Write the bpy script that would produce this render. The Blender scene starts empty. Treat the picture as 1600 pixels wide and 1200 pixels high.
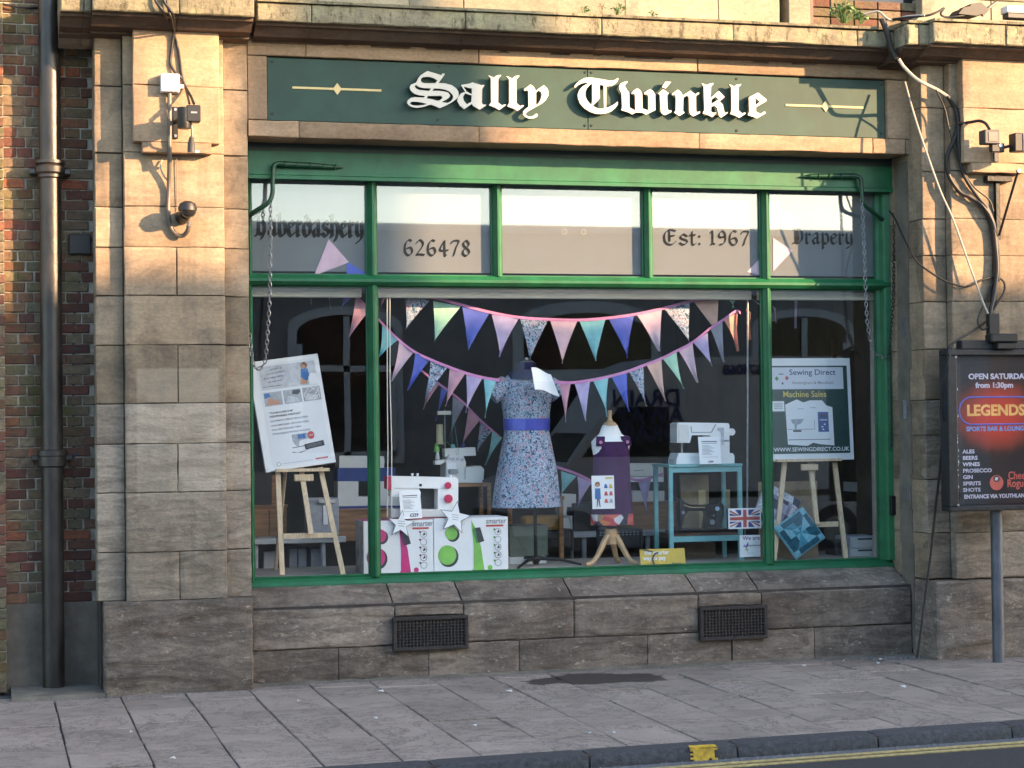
import bpy, math, random
from mathutils import Vector, Matrix, noise
random.seed(7)
R = math.radians
scene = bpy.context.scene
col = scene.collection

# ---------------------------------------------------------------- camera
YAW, PITCH, ROLL = R(15.2), R(1.1), 0.0115
f = Vector((math.sin(YAW)*math.cos(PITCH), math.cos(YAW)*math.cos(PITCH), math.sin(PITCH)))
r = Vector((math.cos(YAW), -math.sin(YAW), 0)); u = r.cross(f)
r2 = r*math.cos(ROLL) - u*math.sin(ROLL); u2 = u*math.cos(ROLL) + r*math.sin(ROLL)
cd = bpy.data.cameras.new('camera'); cam = bpy.data.objects.new('camera', cd); col.objects.link(cam)
cam.matrix_world = Matrix(((r2.x, u2.x, -f.x, 0.0), (r2.y, u2.y, -f.y, -14.0), (r2.z, u2.z, -f.z, 1.9), (0, 0, 0, 1)))
cd.sensor_width = 36; cd.lens = 3017/1600*36; cd.clip_end = 3000; cd.clip_start = 0.05
scene.camera = cam

# ---------------------------------------------------------------- sky, sun, exposure
SUN = Vector((1.20, -1.0, 0.425)).normalized()          # towards the sun
el = math.asin(SUN.z); az = math.atan2(SUN.x, SUN.y)
w = bpy.data.worlds.new('World'); scene.world = w; w.use_nodes = True
nt = w.node_tree; bg = nt.nodes['Background']
sky = nt.nodes.new('ShaderNodeTexSky'); sky.sky_type = 'NISHITA'; sky.sun_disc = False
sky.sun_elevation = el; sky.sun_rotation = az; sky.air_density = 1.0; sky.dust_density = 1.0; sky.ozone_density = 1.0
nt.links.new(sky.outputs[0], bg.inputs[0]); bg.inputs[1].default_value = 0.15
sd = bpy.data.lights.new('sun', 'SUN'); sd.energy = 3.9; sd.angle = R(0.53); sd.color = (1.0, 0.63, 0.34)
so = bpy.data.objects.new('sun', sd); col.objects.link(so); so.rotation_euler = SUN.to_track_quat('Z', 'Y').to_euler()
scene.view_settings.view_transform = 'Standard'; scene.view_settings.look = 'None'
scene.view_settings.exposure = 2.38; scene.view_settings.gamma = 1.0; scene.view_settings.use_curve_mapping = False

# ---------------------------------------------------------------- materials
MATS = {}
def nodes(name):
    m = bpy.data.materials.new(name); m.use_nodes = True
    t = m.node_tree; return m, t, t.nodes['Principled BSDF'], t.nodes, t.links
def c4(c): return (c[0], c[1], c[2], 1)
def mixc(N, L, fac, a, b, mode='MIX'):
    n = N.new('ShaderNodeMix'); n.data_type = 'RGBA'; n.blend_type = mode
    for s, v in ((0, fac), (6, a), (7, b)):
        if hasattr(v, 'is_linked') or hasattr(v, 'links'): L.new(v, n.inputs[s])
        else: n.inputs[s].default_value = v if s == 0 else c4(v)
    return n.outputs[2]
def ramp(N, L, src, stops, interp='LINEAR'):
    n = N.new('ShaderNodeValToRGB'); L.new(src, n.inputs[0]); e = n.color_ramp; e.interpolation = interp
    while len(e.elements) < len(stops): e.elements.new(0.5)
    for i, (p, c) in enumerate(stops):
        e.elements[i].position = p; e.elements[i].color = c4(c if hasattr(c, '__len__') else (c, c, c))
    return n.outputs[0]
def nz(N, L, co, scale, stretch=(1, 1, 1), detail=5, rough=.6, dist=0):
    m = N.new('ShaderNodeMapping'); m.inputs[3].default_value = stretch; L.new(co, m.inputs[0])
    n = N.new('ShaderNodeTexNoise'); n.inputs['Scale'].default_value = scale; n.inputs['Detail'].default_value = detail
    n.inputs['Roughness'].default_value = rough; n.inputs['Distortion'].default_value = dist
    L.new(m.outputs[0], n.inputs[0]); return n.outputs[0]
def bump(N, L, P, h, strength, dist=.01):
    b = N.new('ShaderNodeBump'); b.inputs['Strength'].default_value = strength; b.inputs['Distance'].default_value = dist
    L.new(h, b.inputs['Height']); L.new(b.outputs[0], P.inputs['Normal'])
def pos(N, obj=False):
    if obj: return N.new('ShaderNodeTexCoord').outputs['Object']
    return N.new('ShaderNodeNewGeometry').outputs['Position']
def rnd(N): return N.new('ShaderNodeObjectInfo').outputs['Random']

def M(name, c, rough=.6, metal=0, var=.12, scale=9, bmp=0, bscale=40, objvar=0, stretch=(1, 1, 1), spec=.5, dirt=0, obj=False, coat=0, chips=0):
    if name in MATS: return MATS[name]
    m, t, P, N, L = nodes(name); co = pos(N, obj)
    n = nz(N, L, co, scale, stretch)
    lo = tuple(x*(1-var*1.6) for x in c); hi = tuple(min(1, x*(1+var)) for x in c)
    o = ramp(N, L, n, [(.3, lo), (.7, hi)])
    if dirt:
        d = nz(N, L, co, scale*.35, (1, 1, .5), 8, .7)
        o = mixc(N, L, ramp(N, L, d, [(.48, 0), (.72, dirt)]), o, tuple(x*.35+.01 for x in c))
    if chips:
        o = mixc(N, L, ramp(N, L, nz(N, L, co, 26, (1, 1, 1), 6, .8), [(.70, 0), (.73, chips)]), o, (.16, .17, .13))
    if objvar:
        k = ramp(N, L, rnd(N), [(0, 1-objvar), (1, 1+objvar*.6)]); o = mixc(N, L, 1.0, o, k, 'MULTIPLY')
    L.new(o, P.inputs['Base Color']); P.inputs['Roughness'].default_value = rough; P.inputs['Metallic'].default_value = metal
    P.inputs['Specular IOR Level'].default_value = spec
    if coat: P.inputs['Coat Weight'].default_value = coat; P.inputs['Coat Roughness'].default_value = .1
    if bmp: bump(N, L, P, nz(N, L, co, bscale, stretch, 6), bmp)
    MATS[name] = m; return m

def stone_mat(name, a, b, soot, bed=.5, patch=None, lichen=0, bs=.5, pale=0, bz=5.0):
    m, t, P, N, L = nodes(name); co = pos(N)
    big = nz(N, L, co, 1.3, (1, 1, 1.2), 6, .65)
    o = ramp(N, L, big, [(.3, a), (.72, b)])
    beds = nz(N, L, co, 3.2, (.8, .8, bz), 9, .74, 1.1)
    o = mixc(N, L, ramp(N, L, beds, [(.40, .75*bed), (.56, 0)]), o, tuple(x*.33 for x in a))
    o = mixc(N, L, ramp(N, L, nz(N, L, co, 2.6, (.9, .9, bz*.8), 10, .78, 1.6), [(.60, 0), (.74, .55*bed)]), o, tuple(min(1, x*1.5+.03) for x in b))
    strk = nz(N, L, co, 5.5, (1.6, 1.6, .12), 5, .6)
    o = mixc(N, L, ramp(N, L, strk, [(.50, 0), (.75, soot*.8)]), o, (.07, .062, .055))
    st = nz(N, L, co, 2.3, (1, 1, 1.3), 10, .72, .5)
    o = mixc(N, L, ramp(N, L, st, [(.46, 0), (.66, soot)]), o, (.075, .066, .058))
    gr = nz(N, L, co, 34, (1, 1, 1.3), 6, .7)
    o = mixc(N, L, .8, o, ramp(N, L, gr, [(.3, .70), (.7, 1.14)]), 'MULTIPLY')
    if lichen:
        li = nz(N, L, co, 7.5, (1, 1, .8), 8, .8)
        o = mixc(N, L, ramp(N, L, li, [(.50, 0), (.62, lichen)]), o, (.30, .29, .17))
        li = nz(N, L, co, 14, (1.4, 1, .5), 8, .8)
        o = mixc(N, L, ramp(N, L, li, [(.53, 0), (.60, lichen)]), o, (.055, .05, .03))
    if pale:
        o = mixc(N, L, ramp(N, L, nz(N, L, co, 11, (1, 1, 2), 9, .8), [(.58, 0), (.66, pale)]), o, (.50, .44, .36))
    k = ramp(N, L, rnd(N), [(0, .72), (.5, 1.0), (1, 1.18)]); o = mixc(N, L, 1.0, o, k, 'MULTIPLY')
    if patch:
        s = N.new('ShaderNodeSeparateXYZ'); L.new(co, s.inputs[0]); fac = None
        for out, lo, hi in ((0, patch[0], patch[1]), (2, patch[2], patch[3])):
            for v, sg in ((lo, 1), (hi, -1)):
                q = N.new('ShaderNodeMath'); q.operation = 'MULTIPLY_ADD'; q.use_clamp = True
                L.new(s.outputs[out], q.inputs[0]); q.inputs[1].default_value = sg*60; q.inputs[2].default_value = -sg*60*v+.5
                if fac is None: fac = q.outputs[0]
                else:
                    z = N.new('ShaderNodeMath'); z.operation = 'MULTIPLY'; L.new(fac, z.inputs[0]); L.new(q.outputs[0], z.inputs[1]); fac = z.outputs[0]
        z = N.new('ShaderNodeMath'); z.operation = 'MULTIPLY'; L.new(fac, z.inputs[0]); z.inputs[1].default_value = .24
        o = mixc(N, L, z.outputs[0], o, (.46, .40, .31))
    L.new(o, P.inputs['Base Color']); P.inputs['Roughness'].default_value = .9; P.inputs['Specular IOR Level'].default_value = .2
    h = N.new('ShaderNodeMath'); h.operation = 'ADD'
    L.new(nz(N, L, co, 5, (1, 1, bz*.7), 8, .7, 1.0), h.inputs[0])
    g = N.new('ShaderNodeMath'); g.operation = 'MULTIPLY'; L.new(nz(N, L, co, 38, (1, 1, 1), 6), g.inputs[0]); g.inputs[1].default_value = .35
    L.new(g.outputs[0], h.inputs[1]); bump(N, L, P, h.outputs[0], bs, .02)
    MATS[name] = m; return m

SAND = stone_mat('sandstone', (.235, .172, .112), (.36, .275, .187), .60, .30, patch=(1.021,1.599,1.371,2.301), bs=.28)
WARM = stone_mat('clean_sandstone', (.29, .195, .125), (.385, .275, .18), .22, .25, bs=.25)
GRIME = stone_mat('weathered_plinth_stone', (.15, .117, .092), (.31, .25, .198), .5, .8, bs=.8, pale=.75, bz=3.6)
CORN = stone_mat('lichened_cornice_stone', (.21, .185, .125), (.32, .285, .195), .35, .2, lichen=.75, bs=.6)
PALE = stone_mat('eroded_pale_sandstone', (.265, .21, .155), (.42, .35, .27), .38, .7, patch=(1.021,1.599,1.371,2.301), bs=.6, pale=.45, bz=4)
DARKMOULD = stone_mat('dark_moulding_stone', (.075, .05, .038), (.16, .108, .078), .6, .4, bs=.3)  # darker stone tone for the moulding below the cornice
UPPER = stone_mat('upper_wall_stone', (.26, .225, .155), (.35, .305, .22), .25, .2, bs=.3)

def brick_mat():
    m, t, P, N, L = nodes('old_brick'); co = pos(N)
    o = ramp(N, L, rnd(N), [(0, (.10, .042, .034)), (.22, (.18, .065, .046)), (.42, (.17, .115, .075)), (.7, (.25, .19, .12)), (.88, (.14, .13, .08)), (1, (.33, .095, .05))])
    o = mixc(N, L, ramp(N, L, nz(N, L, co, 26, (1, 1, 1.4), 8, .75), [(.35, .75), (.65, 0)]), o, (.05, .042, .036))
    o = mixc(N, L, ramp(N, L, nz(N, L, co, 2.0, (1, 1, .8), 6, .7), [(.50, 0), (.66, .75)]), o, (.075, .085, .025))
    o = mixc(N, L, ramp(N, L, nz(N, L, co, 17, (1, 1, 1), 8, .75), [(.62, 0), (.72, .7)]), o, (.40, .33, .25))
    L.new(o, P.inputs['Base Color']); P.inputs['Roughness'].default_value = .92; P.inputs['Specular IOR Level'].default_value = .2
    bump(N, L, P, nz(N, L, co, 45, (1, 1, 1), 8, .7), .7, .012); MATS['old_brick'] = m; return m
BRICK = brick_mat()
MORTAR = M('lime_mortar', (0.336, 0.304, 0.248), .95, var=.3, scale=14, bmp=.5, bscale=80, dirt=.6)
JOINT = M('dark_joint', (.05, .04, .033), .95, var=.3, scale=10)
RENDERC = M('cement_render', (.15, .128, .10), .93, var=.25, scale=5, bmp=.4, bscale=50, dirt=.7)

def slab_mat():
    m, t, P, N, L = nodes('concrete_paving'); co = pos(N)
    o = ramp(N, L, nz(N, L, co, 2.2, (1, 1, 1), 8, .7), [(.3, (.235, .185, .152)), (.7, (.35, .28, .232))])
    o = mixc(N, L, .85, o, ramp(N, L, nz(N, L, co, 150, (1, 1, 1), 3, .7), [(.3, .6), (.7, 1.2)]), 'MULTIPLY')
    o = mixc(N, L, ramp(N, L, nz(N, L, co, 7, (1, 1, 1), 9, .8), [(.55, 0), (.75, .6)]), o, (.12, .11, .105))
    o = mixc(N, L, 1.0, o, ramp(N, L, rnd(N), [(0, .86), (1, 1.12)]), 'MULTIPLY')
    o = mixc(N, L, ramp(N, L, nz(N, L, co, 24, (1, 1, 1), 2, .5), [(.74, 0), (.76, .35)]), o, (.5, .48, .45))
    vo = N.new('ShaderNodeTexVoronoi'); vo.inputs['Scale'].default_value = 5.5; L.new(co, vo.inputs[0])
    sc = N.new('ShaderNodeSeparateColor'); L.new(vo.outputs['Color'], sc.inputs[0]); gm = N.new('ShaderNodeMath'); gm.operation = 'MULTIPLY'
    L.new(mk(N, L, vo.outputs['Distance'], .10, 40), gm.inputs[0]); L.new(ramp(N, L, sc.outputs[1], [(.55, 0), (.6, .6)]), gm.inputs[1])
    o = mixc(N, L, gm.outputs[0], o, (.07, .06, .055))                      # trodden gum
    cr = nz(N, L, co, 1.1, (1, 1, 1), 12, .75, 1.5)
    o = mixc(N, L, ramp(N, L, cr, [(.485, 0), (.498, .7), (.502, .7), (.515, 0)]), o, (.06, .05, .045))   # hairline cracks
    # damp dark spill with a ragged outline
    s = N.new('ShaderNodeVectorMath'); s.operation = 'MULTIPLY_ADD'; L.new(co, s.inputs[0])
    s.inputs[1].default_value = (1/.62, 1/.30, 0); s.inputs[2].default_value = (-4.30/.62, .42/.30, 0)
    ln = N.new('ShaderNodeVectorMath'); ln.operation = 'LENGTH'; L.new(s.outputs[0], ln.inputs[0])
    ad = N.new('ShaderNodeMath'); ad.operation = 'MULTIPLY_ADD'; L.new(nz(N, L, co, 4, (1, 1, 1), 6), ad.inputs[0]); ad.inputs[1].default_value = 1.1; L.new(ln.outputs[1], ad.inputs[2])
    o = mixc(N, L, mk(N, L, ad.outputs[0], 1.5), o, (.055, .042, .034))
    L.new(o, P.inputs['Base Color']); P.inputs['Roughness'].default_value = .8; P.inputs['Specular IOR Level'].default_value = .35
    bump(N, L, P, nz(N, L, co, 70, (1, 1, 1), 7, .7), .35, .008); MATS['concrete_paving'] = m; return m
def mk(N, L, v, thr, k=14):
    q = N.new('ShaderNodeMath'); q.operation = 'MULTIPLY_ADD'; q.use_clamp = True
    L.new(v, q.inputs[0]); q.inputs[1].default_value = -k; q.inputs[2].default_value = k*thr; return q.outputs[0]
SLAB = slab_mat()
KERB = M('granite_kerb', (.050, .050, .053), .75, var=.35, scale=30, bmp=.6, bscale=70, dirt=.3, objvar=.15)
ASPH = M('asphalt', (.035, .032, .032), .85, var=.4, scale=90, bmp=.8, bscale=160)
GUTTER = M('gutter_grit', (.12, .12, .125), .9, var=.4, scale=60, bmp=.8, bscale=110)
YLINE = M('yellow_road_paint', (0.440, 0.336, 0.128), .7, var=.3, scale=25, dirt=.5)
YMARK = M('yellow_kerb_paint', (0.527, 0.340, 0.025), .6, var=.3, scale=30, dirt=.8)

GREEN = M('green_gloss_paint', (.012, .112, .043), .42, var=.18, scale=6, bmp=.08, bscale=30, dirt=.45, spec=.4, chips=.6)
GREEND = M('green_iron_paint', (.006, .05, .022), .4, var=.2, scale=16, bmp=.15, bscale=60, dirt=.3)
SIGNG = M('dark_green_sign_board', (.010, .042, .030), .55, var=.16, scale=4, bmp=.04, bscale=20, dirt=.25, spec=.38)
CREAM = M('cream_lettering', (.52, .485, .42), .45, var=.05, scale=8)
BRONZE = M('brown_letter_edge', (.16, .11, .07), .5)
GOLD = M('gold_line_paint', (0.527, 0.408, 0.170), .45, var=.1)
IRON = M('black_cast_iron', (.012, .011, .011), .42, var=.35, scale=18, bmp=.25, bscale=35, dirt=.4, spec=.3)
PIPEM = M('weathered_downpipe_paint', (.026, .022, .019), .38, var=.4, scale=11, bmp=.3, bscale=24, dirt=.5, stretch=(1, 1, .4))
BLACK = M('black_plastic', (.007, .007, .007), .5, var=.2)
RUBBER = M('black_cable', (.008, .0075, .007), .55)
CABLEW = M('pale_cable', (.34, .31, .26), .6)
GREYC = M('grey_conduit', (.10, .08, .065), .5, var=.2)
WHITEP = M('white_plastic', (0.576, 0.576, 0.560), .4, var=.04)
STEEL = M('galvanised_steel', (.35, .36, .38), .4, .8, var=.2, scale=20)
CHROME = M('polished_steel', (.6, .6, .62), .18, 1.0, var=.05)
CHAINM = M('steel_chain', (.30, .30, .31), .4, .7, var=.3, scale=40)
VENT = M('iron_vent', (.026, .020, .018), .75, var=.35, scale=30, bmp=.4, bscale=60)
PINE = M('pale_pine', (.72, .54, .34), .55, var=.18, scale=16, stretch=(6, 6, .5))
OAK = M('brown_wood', (.36, .18, .075), .5, var=.3, scale=7, stretch=(.5, 3, 5))
DARKW = M('dark_wood', (.10, .05, .03), .5, var=.3, scale=7, stretch=(.5, 3, 5))
BEECH = M('beech_stand', (.52, .34, .18), .42, var=.15, scale=12)
CARD = M('brown_cardboard', (.33, .235, .145), .85, var=.12, scale=12)
PAPER = M('white_paper', (.88, .88, .88), .6, var=.02)
PRINTW = M('white_print', (.78, .79, .80), .5, var=.02)
INK = M('dark_ink', (.05, .05, .06), .6)
GREYINK = M('grey_ink', (.24, .25, .27), .6)
WHITEM = M('white_machine', (.88, .88, .87), .3, var=.02, coat=.3)
OFFW = M('offwhite_machine', (.76, .74, .69), .35, var=.04)
PINKK = M('pink_plastic', (.55, .03, .10), .3)
LIME = M('lime_print', (.22, .52, .10), .4)
LIMED = M('dark_green_print', (.06, .25, .05), .4)
MAG = M('magenta_print', (.60, .04, .20), .4)
REDP = M('red_print', (.50, .07, .06), .4)
BLUEP = M('blue_plastic', (.02, .05, .24), .35)
NAVY = M('navy_print', (.02, .035, .15), .5)
FLAGB = M('flag_blue', (.012, .03, .20), .5)
FLAGR = M('flag_red', (.42, .05, .04), .5)
TEAL = M('teal_painted_wood', (.18, .42, .43), .5, var=.12, scale=14, dirt=.15)
GREYT = M('grey_table', (.50, .52, .53), .5, var=.1)
GREYD = M('dark_grey_metal', (.035, .035, .038), .5, var=.2)
SAGE = M('sage_box', (.17, .20, .15), .7, var=.1)
YELL = M('yellow_card', (.60, .43, .06), .5, var=.05)
OCHRE = M('ochre_bag', (.42, .24, .05), .7, var=.25)
PURPLE = M('purple_cotton', (.055, .014, .075), .85, var=.2, scale=12, bmp=.15, bscale=300)
NAVYV = M('navy_velvet', (.008, .012, .06), .9, var=.3)
BELT = M('blue_satin', (.065, .085, .46), .45, var=.15, scale=8)
LINEN = M('calico_form', (.84, .84, .83), .85, var=.05, bmp=.1, bscale=300)
SKIN = M('printed_skin', (.45, .24, .15), .6)
HAIRP = M('printed_hair', (.22, .09, .04), .6)
BLUEPR = M('printed_blue', (.03, .15, .40), .6)
GREYPR = M('printed_grey', (.38, .40, .44), .6, var=.15, scale=30)
GREYPR2 = M('printed_pale_grey', (.52, .54, .58), .6, var=.12, scale=30)
DGREEN = M('poster_dark_green', (.022, .060, .055), .45, var=.15, scale=7)
YTXT = M('poster_yellow', (.62, .50, .12), .5)
BLINDM = M('white_blind', (.75, .72, .62), .5, var=.03)
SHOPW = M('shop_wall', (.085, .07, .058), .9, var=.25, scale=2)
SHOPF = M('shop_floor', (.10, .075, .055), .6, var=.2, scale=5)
DECK = M('window_deck', (.50, .46, .40), .6, var=.15, scale=8)
BREND = M('grey_painted_render', (.33, .325, .325), .85, var=.12, scale=2, dirt=.3)
BREND2 = M('buff_brick_far', (.30, .20, .14), .9, var=.2, scale=8)
WINW = M('grey_white_joinery', (.72, .73, .74), .5, var=.05)
DARKG = M('dark_window_glass', (.015, .017, .02), .08)
SLATE = M('slate', (.07, .07, .08), .7, var=.2)
LEAF = M('weed_leaf', (.10, .19, .05), .6, var=.3, scale=30, objvar=.2)
LEAFD = M('small_weed_leaf', (.06, .13, .03), .6, var=.3, scale=30)
VANW = M('white_van_paint', (.70, .70, .71), .3, var=.02, coat=.5)
TYRE = M('tyre_rubber', (.02, .02, .02), .8)
FLAGC = {k: M('bunting_'+k, c, .85, var=.08, scale=14, bmp=.2, bscale=260) for k, c in dict(
    mint=(.34, .60, .46), blue=(.085, .12, .50), lilac=(.42, .36, .58), pink=(.60, .42, .50), aqua=(.20, .48, .54),
    peach=(.62, .40, .33), rose=(.52, .28, .36), tape=(.56, .23, .46), orange=(.66, .27, .19), grey=(.28, .28, .34)).items()}  # warm sunlight is put into the orange of the right-hand flags
def floral():
    m, t, P, N, L = nodes('floral_cotton'); co = pos(N)
    a = nz(N, L, co, 30, (1, 1, 1), 2, .5, 2.2)
    o = ramp(N, L, a, [(0, (.02, .05, .10)), (.40, (.05, .15, .21)), (.46, (.40, .48, .60)), (.55, (.50, .54, .64)), (.585, (.07, .13, .24)), (.625, (.42, .47, .58)), (.68, (.48, .27, .31))], 'CONSTANT')
    b = nz(N, L, co, 23, (1, 1, 1), 2, .5, 1.5)
    o = mixc(N, L, ramp(N, L, b, [(.60, 0), (.605, .8)], 'CONSTANT'), o, (.50, .25, .29))
    o = mixc(N, L, ramp(N, L, nz(N, L, co, 41, (1, 1, 1), 1, .5, 2.5), [(.47, 0), (.475, .9), (.52, 0)], 'CONSTANT'), o, (.04, .09, .17))
    L.new(o, P.inputs['Base Color']); P.inputs['Roughness'].default_value = .85; MATS['floral'] = m; return m
FLORAL = floral(); FLAGC['floral'] = FLORAL
def hem():
    m, t, P, N, L = nodes('bright_print_hem'); co = pos(N)
    v = N.new('ShaderNodeTexVoronoi'); v.inputs['Scale'].default_value = 16; L.new(co, v.inputs[0])
    s = N.new('ShaderNodeSeparateColor'); L.new(v.outputs['Color'], s.inputs[0])
    o = ramp(N, L, s.outputs[0], [(0, (.45, .06, .07)), (.3, (.55, .12, .10)), (.5, (.35, .22, .12)), (.62, (.03, .03, .05)), (.78, (.55, .55, .58)), (.9, (.55, .18, .06))], 'CONSTANT')
    L.new(o, P.inputs['Base Color']); P.inputs['Roughness'].default_value = .8; return m
HEM = hem()

def glass_mat(name, ior, tint=(1, 1, 1), rough=.0, wav=0):
    m, t, P, N, L = nodes(name); N.remove(P); out = N['Material Output']
    tr = N.new('ShaderNodeBsdfTransparent'); tr.inputs[0].default_value = c4(tint)
    gl = N.new('ShaderNodeBsdfGlossy'); gl.inputs['Roughness'].default_value = rough
    lw_ = N.new('ShaderNodeLayerWeight'); pw = N.new('ShaderNodeMath'); pw.operation = 'POWER'; L.new(lw_.outputs['Facing'], pw.inputs[0]); pw.inputs[1].default_value = 5
    f0 = ((ior-1)/(ior+1))**2; fr = N.new('ShaderNodeMath'); fr.operation = 'MULTIPLY_ADD'; L.new(pw.outputs[0], fr.inputs[0]); fr.inputs[1].default_value = 1-f0; fr.inputs[2].default_value = f0   # Schlick, same from both sides
    mx = N.new('ShaderNodeMixShader'); L.new(fr.outputs[0], mx.inputs[0]); L.new(tr.outputs[0], mx.inputs[1]); L.new(gl.outputs[0], mx.inputs[2]); L.new(mx.outputs[0], out.inputs[0])
    if wav:
        b = N.new('ShaderNodeBump'); b.inputs['Strength'].default_value = wav; b.inputs['Distance'].default_value = .01
        L.new(nz(N, L, pos(N), 1.3, (1, 1, 1), 2), b.inputs['Height']); L.new(b.outputs[0], gl.inputs['Normal'])
    return m
GLASS = glass_mat('window_glass', 1.53, (.995, 1, .998), 0, .03)
FANGLASS = glass_mat('fanlight_glass', 1.8, (.99, 1, 1), .02)
def film():
    m, t, P, N, L = nodes('frosted_film'); out = N['Material Output']
    P.inputs['Base Color'].default_value = (.27, .29, .305, 1); P.inputs['Roughness'].default_value = .7
    tr = N.new('ShaderNodeBsdfTransparent'); mx = N.new('ShaderNodeMixShader'); mx.inputs[0].default_value = .62
    tl = N.new('ShaderNodeBsdfTranslucent'); tl.inputs[0].default_value = (.55, .55, .55, 1); m2 = N.new('ShaderNodeMixShader'); m2.inputs[0].default_value = .32
    L.new(P.outputs[0], m2.inputs[1]); L.new(tl.outputs[0], m2.inputs[2])
    L.new(tr.outputs[0], mx.inputs[1]); L.new(m2.outputs[0], mx.inputs[2]); L.new(mx.outputs[0], out.inputs[0]); return m
FILM = film()

# ---------------------------------------------------------------- geometry helpers
class B:
    def __init__(s): s.v = []; s.f = []; s.mi = []
    def add(s, vs, fs, mi=0):
        o = len(s.v); s.v += [tuple(p) for p in vs]; s.f += [tuple(i+o for i in q) for q in fs]; s.mi += [mi]*len(fs); return s
    def box(s, x0, x1, y0, y1, z0, z1, mi=0):
        return s.add([(x0,y0,z0),(x1,y0,z0),(x1,y1,z0),(x0,y1,z0),(x0,y0,z1),(x1,y0,z1),(x1,y1,z1),(x0,y1,z1)],
            [(0,1,5,4),(1,2,6,5),(2,3,7,6),(3,0,4,7),(4,5,6,7),(3,2,1,0)], mi)
    def cbox(s, x0, x1, y0, y1, z0, z1, c=.006, mi=0):        # box with chamfered edges
        xs, ys, zs = (x0, x1), (y0, y1), (z0, z1); V = []; idx = {}
        for i in (0, 1):
            for j in (0, 1):
                for k in (0, 1):
                    dx, dy, dz = (c if i == 0 else -c), (c if j == 0 else -c), (c if k == 0 else -c)
                    for a in range(3):
                        idx[i, j, k, a] = len(V)
                        V.append((xs[i]+(0 if a == 0 else dx), ys[j]+(0 if a == 1 else dy), zs[k]+(0 if a == 2 else dz)))
        F = []
        for i in (0, 1):
            q = [idx[i,0,0,0], idx[i,1,0,0], idx[i,1,1,0], idx[i,0,1,0]]; F.append(q if i == 0 else q[::-1]); F[-1] = F[-1][::-1]
            q = [idx[0,i,0,1], idx[1,i,0,1], idx[1,i,1,1], idx[0,i,1,1]]; F.append(q if i == 0 else q[::-1])
            q = [idx[0,0,i,2], idx[0,1,i,2], idx[1,1,i,2], idx[1,0,i,2]]; F.append(q if i == 0 else q[::-1])
        for i in (0, 1):
            for j in (0, 1):
                F.append((idx[i,j,0,0], idx[i,j,0,1], idx[i,j,1,1], idx[i,j,1,0]))
                F.append((idx[i,0,j,0], idx[i,0,j,2], idx[i,1,j,2], idx[i,1,j,0]))
                F.append((idx[0,i,j,1], idx[0,i,j,2], idx[1,i,j,2], idx[1,i,j,1]))
                for k in (0, 1): F.append((idx[i,j,k,0], idx[i,j,k,1], idx[i,j,k,2]))
        return s.add(V, F, mi)
    def prism(s, pts, y0, y1, mi=0):                          # outline in XZ, thickness in Y
        n = len(pts)
        return s.add([(x, y0, z) for x, z in pts]+[(x, y1, z) for x, z in pts],
            [tuple(range(n)), tuple(range(2*n-1, n-1, -1))]+[(i, i+n, (i+1) % n+n, (i+1) % n) for i in range(n)], mi)
    def xprism(s, pts, x0, x1, mi=0):                         # outline in YZ, length in X
        n = len(pts)
        return s.add([(x0, y, z) for y, z in pts]+[(x1, y, z) for y, z in pts],
            [tuple(range(n)), tuple(range(2*n-1, n-1, -1))]+[(i, i+n, (i+1) % n+n, (i+1) % n) for i in range(n)], mi)
    def zprism(s, pts, z0, z1, mi=0):
        n = len(pts)
        return s.add([(x, y, z0) for x, y in pts]+[(x, y, z1) for x, y in pts],
            [tuple(range(n)), tuple(range(2*n-1, n-1, -1))]+[(i, i+n, (i+1) % n+n, (i+1) % n) for i in range(n)], mi)
    def tube(s, pts, rad, n=8, mi=0, cap=True):
        P = [Vector(p) for p in pts]; rs = rad if hasattr(rad, '__len__') else [rad]*len(P); V = []; F = []; ref = None
        for i, p in enumerate(P):
            d = ((P[min(i+1, len(P)-1)]-P[max(i-1, 0)])).normalized()
            if ref is None: ref = d.orthogonal().normalized()
            ref = (ref-d*ref.dot(d)).normalized(); b = d.cross(ref)
            for k in range(n):
                a = 2*math.pi*k/n; V.append(p+(ref*math.cos(a)+b*math.sin(a))*rs[i])
        for i in range(len(P)-1):
            for k in range(n): F.append((i*n+k, i*n+(k+1) % n, (i+1)*n+(k+1) % n, (i+1)*n+k))
        if cap: F += [tuple(range(n-1, -1, -1)), tuple(range((len(P)-1)*n, len(P)*n))]
        return s.add(V, F, mi)
    def lathe(s, cx, cy, prof, n=16, sy=1.0, mi=0):           # prof = [(radius, z)]
        V = []; F = []
        for rr, z in prof:
            for k in range(n):
                a = 2*math.pi*k/n; V.append((cx+rr*math.cos(a), cy+rr*sy*math.sin(a), z))
        for i in range(len(prof)-1):
            for k in range(n): F.append((i*n+k, i*n+(k+1) % n, (i+1)*n+(k+1) % n, (i+1)*n+k))
        F += [tuple(range(n-1, -1, -1)), tuple(range((len(prof)-1)*n, len(prof)*n))]
        return s.add(V, F, mi)
    def disc(s, cx, cz, rad, y0, y1, n=20, mi=0, sz=1.0):
        return s.prism([(cx+rad*math.cos(2*math.pi*k/n), cz+rad*sz*math.sin(2*math.pi*k/n)) for k in range(n)], y0, y1, mi)
    def mesh(s, name, mats):
        me = bpy.data.meshes.new(name); me.from_pydata(s.v, [], s.f)
        for m in (mats if isinstance(mats, (list, tuple)) else [mats]): me.materials.append(m)
        if any(s.mi): me.polygons.foreach_set('material_index', s.mi)
        import bmesh
        bm = bmesh.new(); bm.from_mesh(me); bmesh.ops.recalc_face_normals(bm, faces=bm.faces); bm.to_mesh(me); bm.free()
        me.update(); return me
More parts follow.
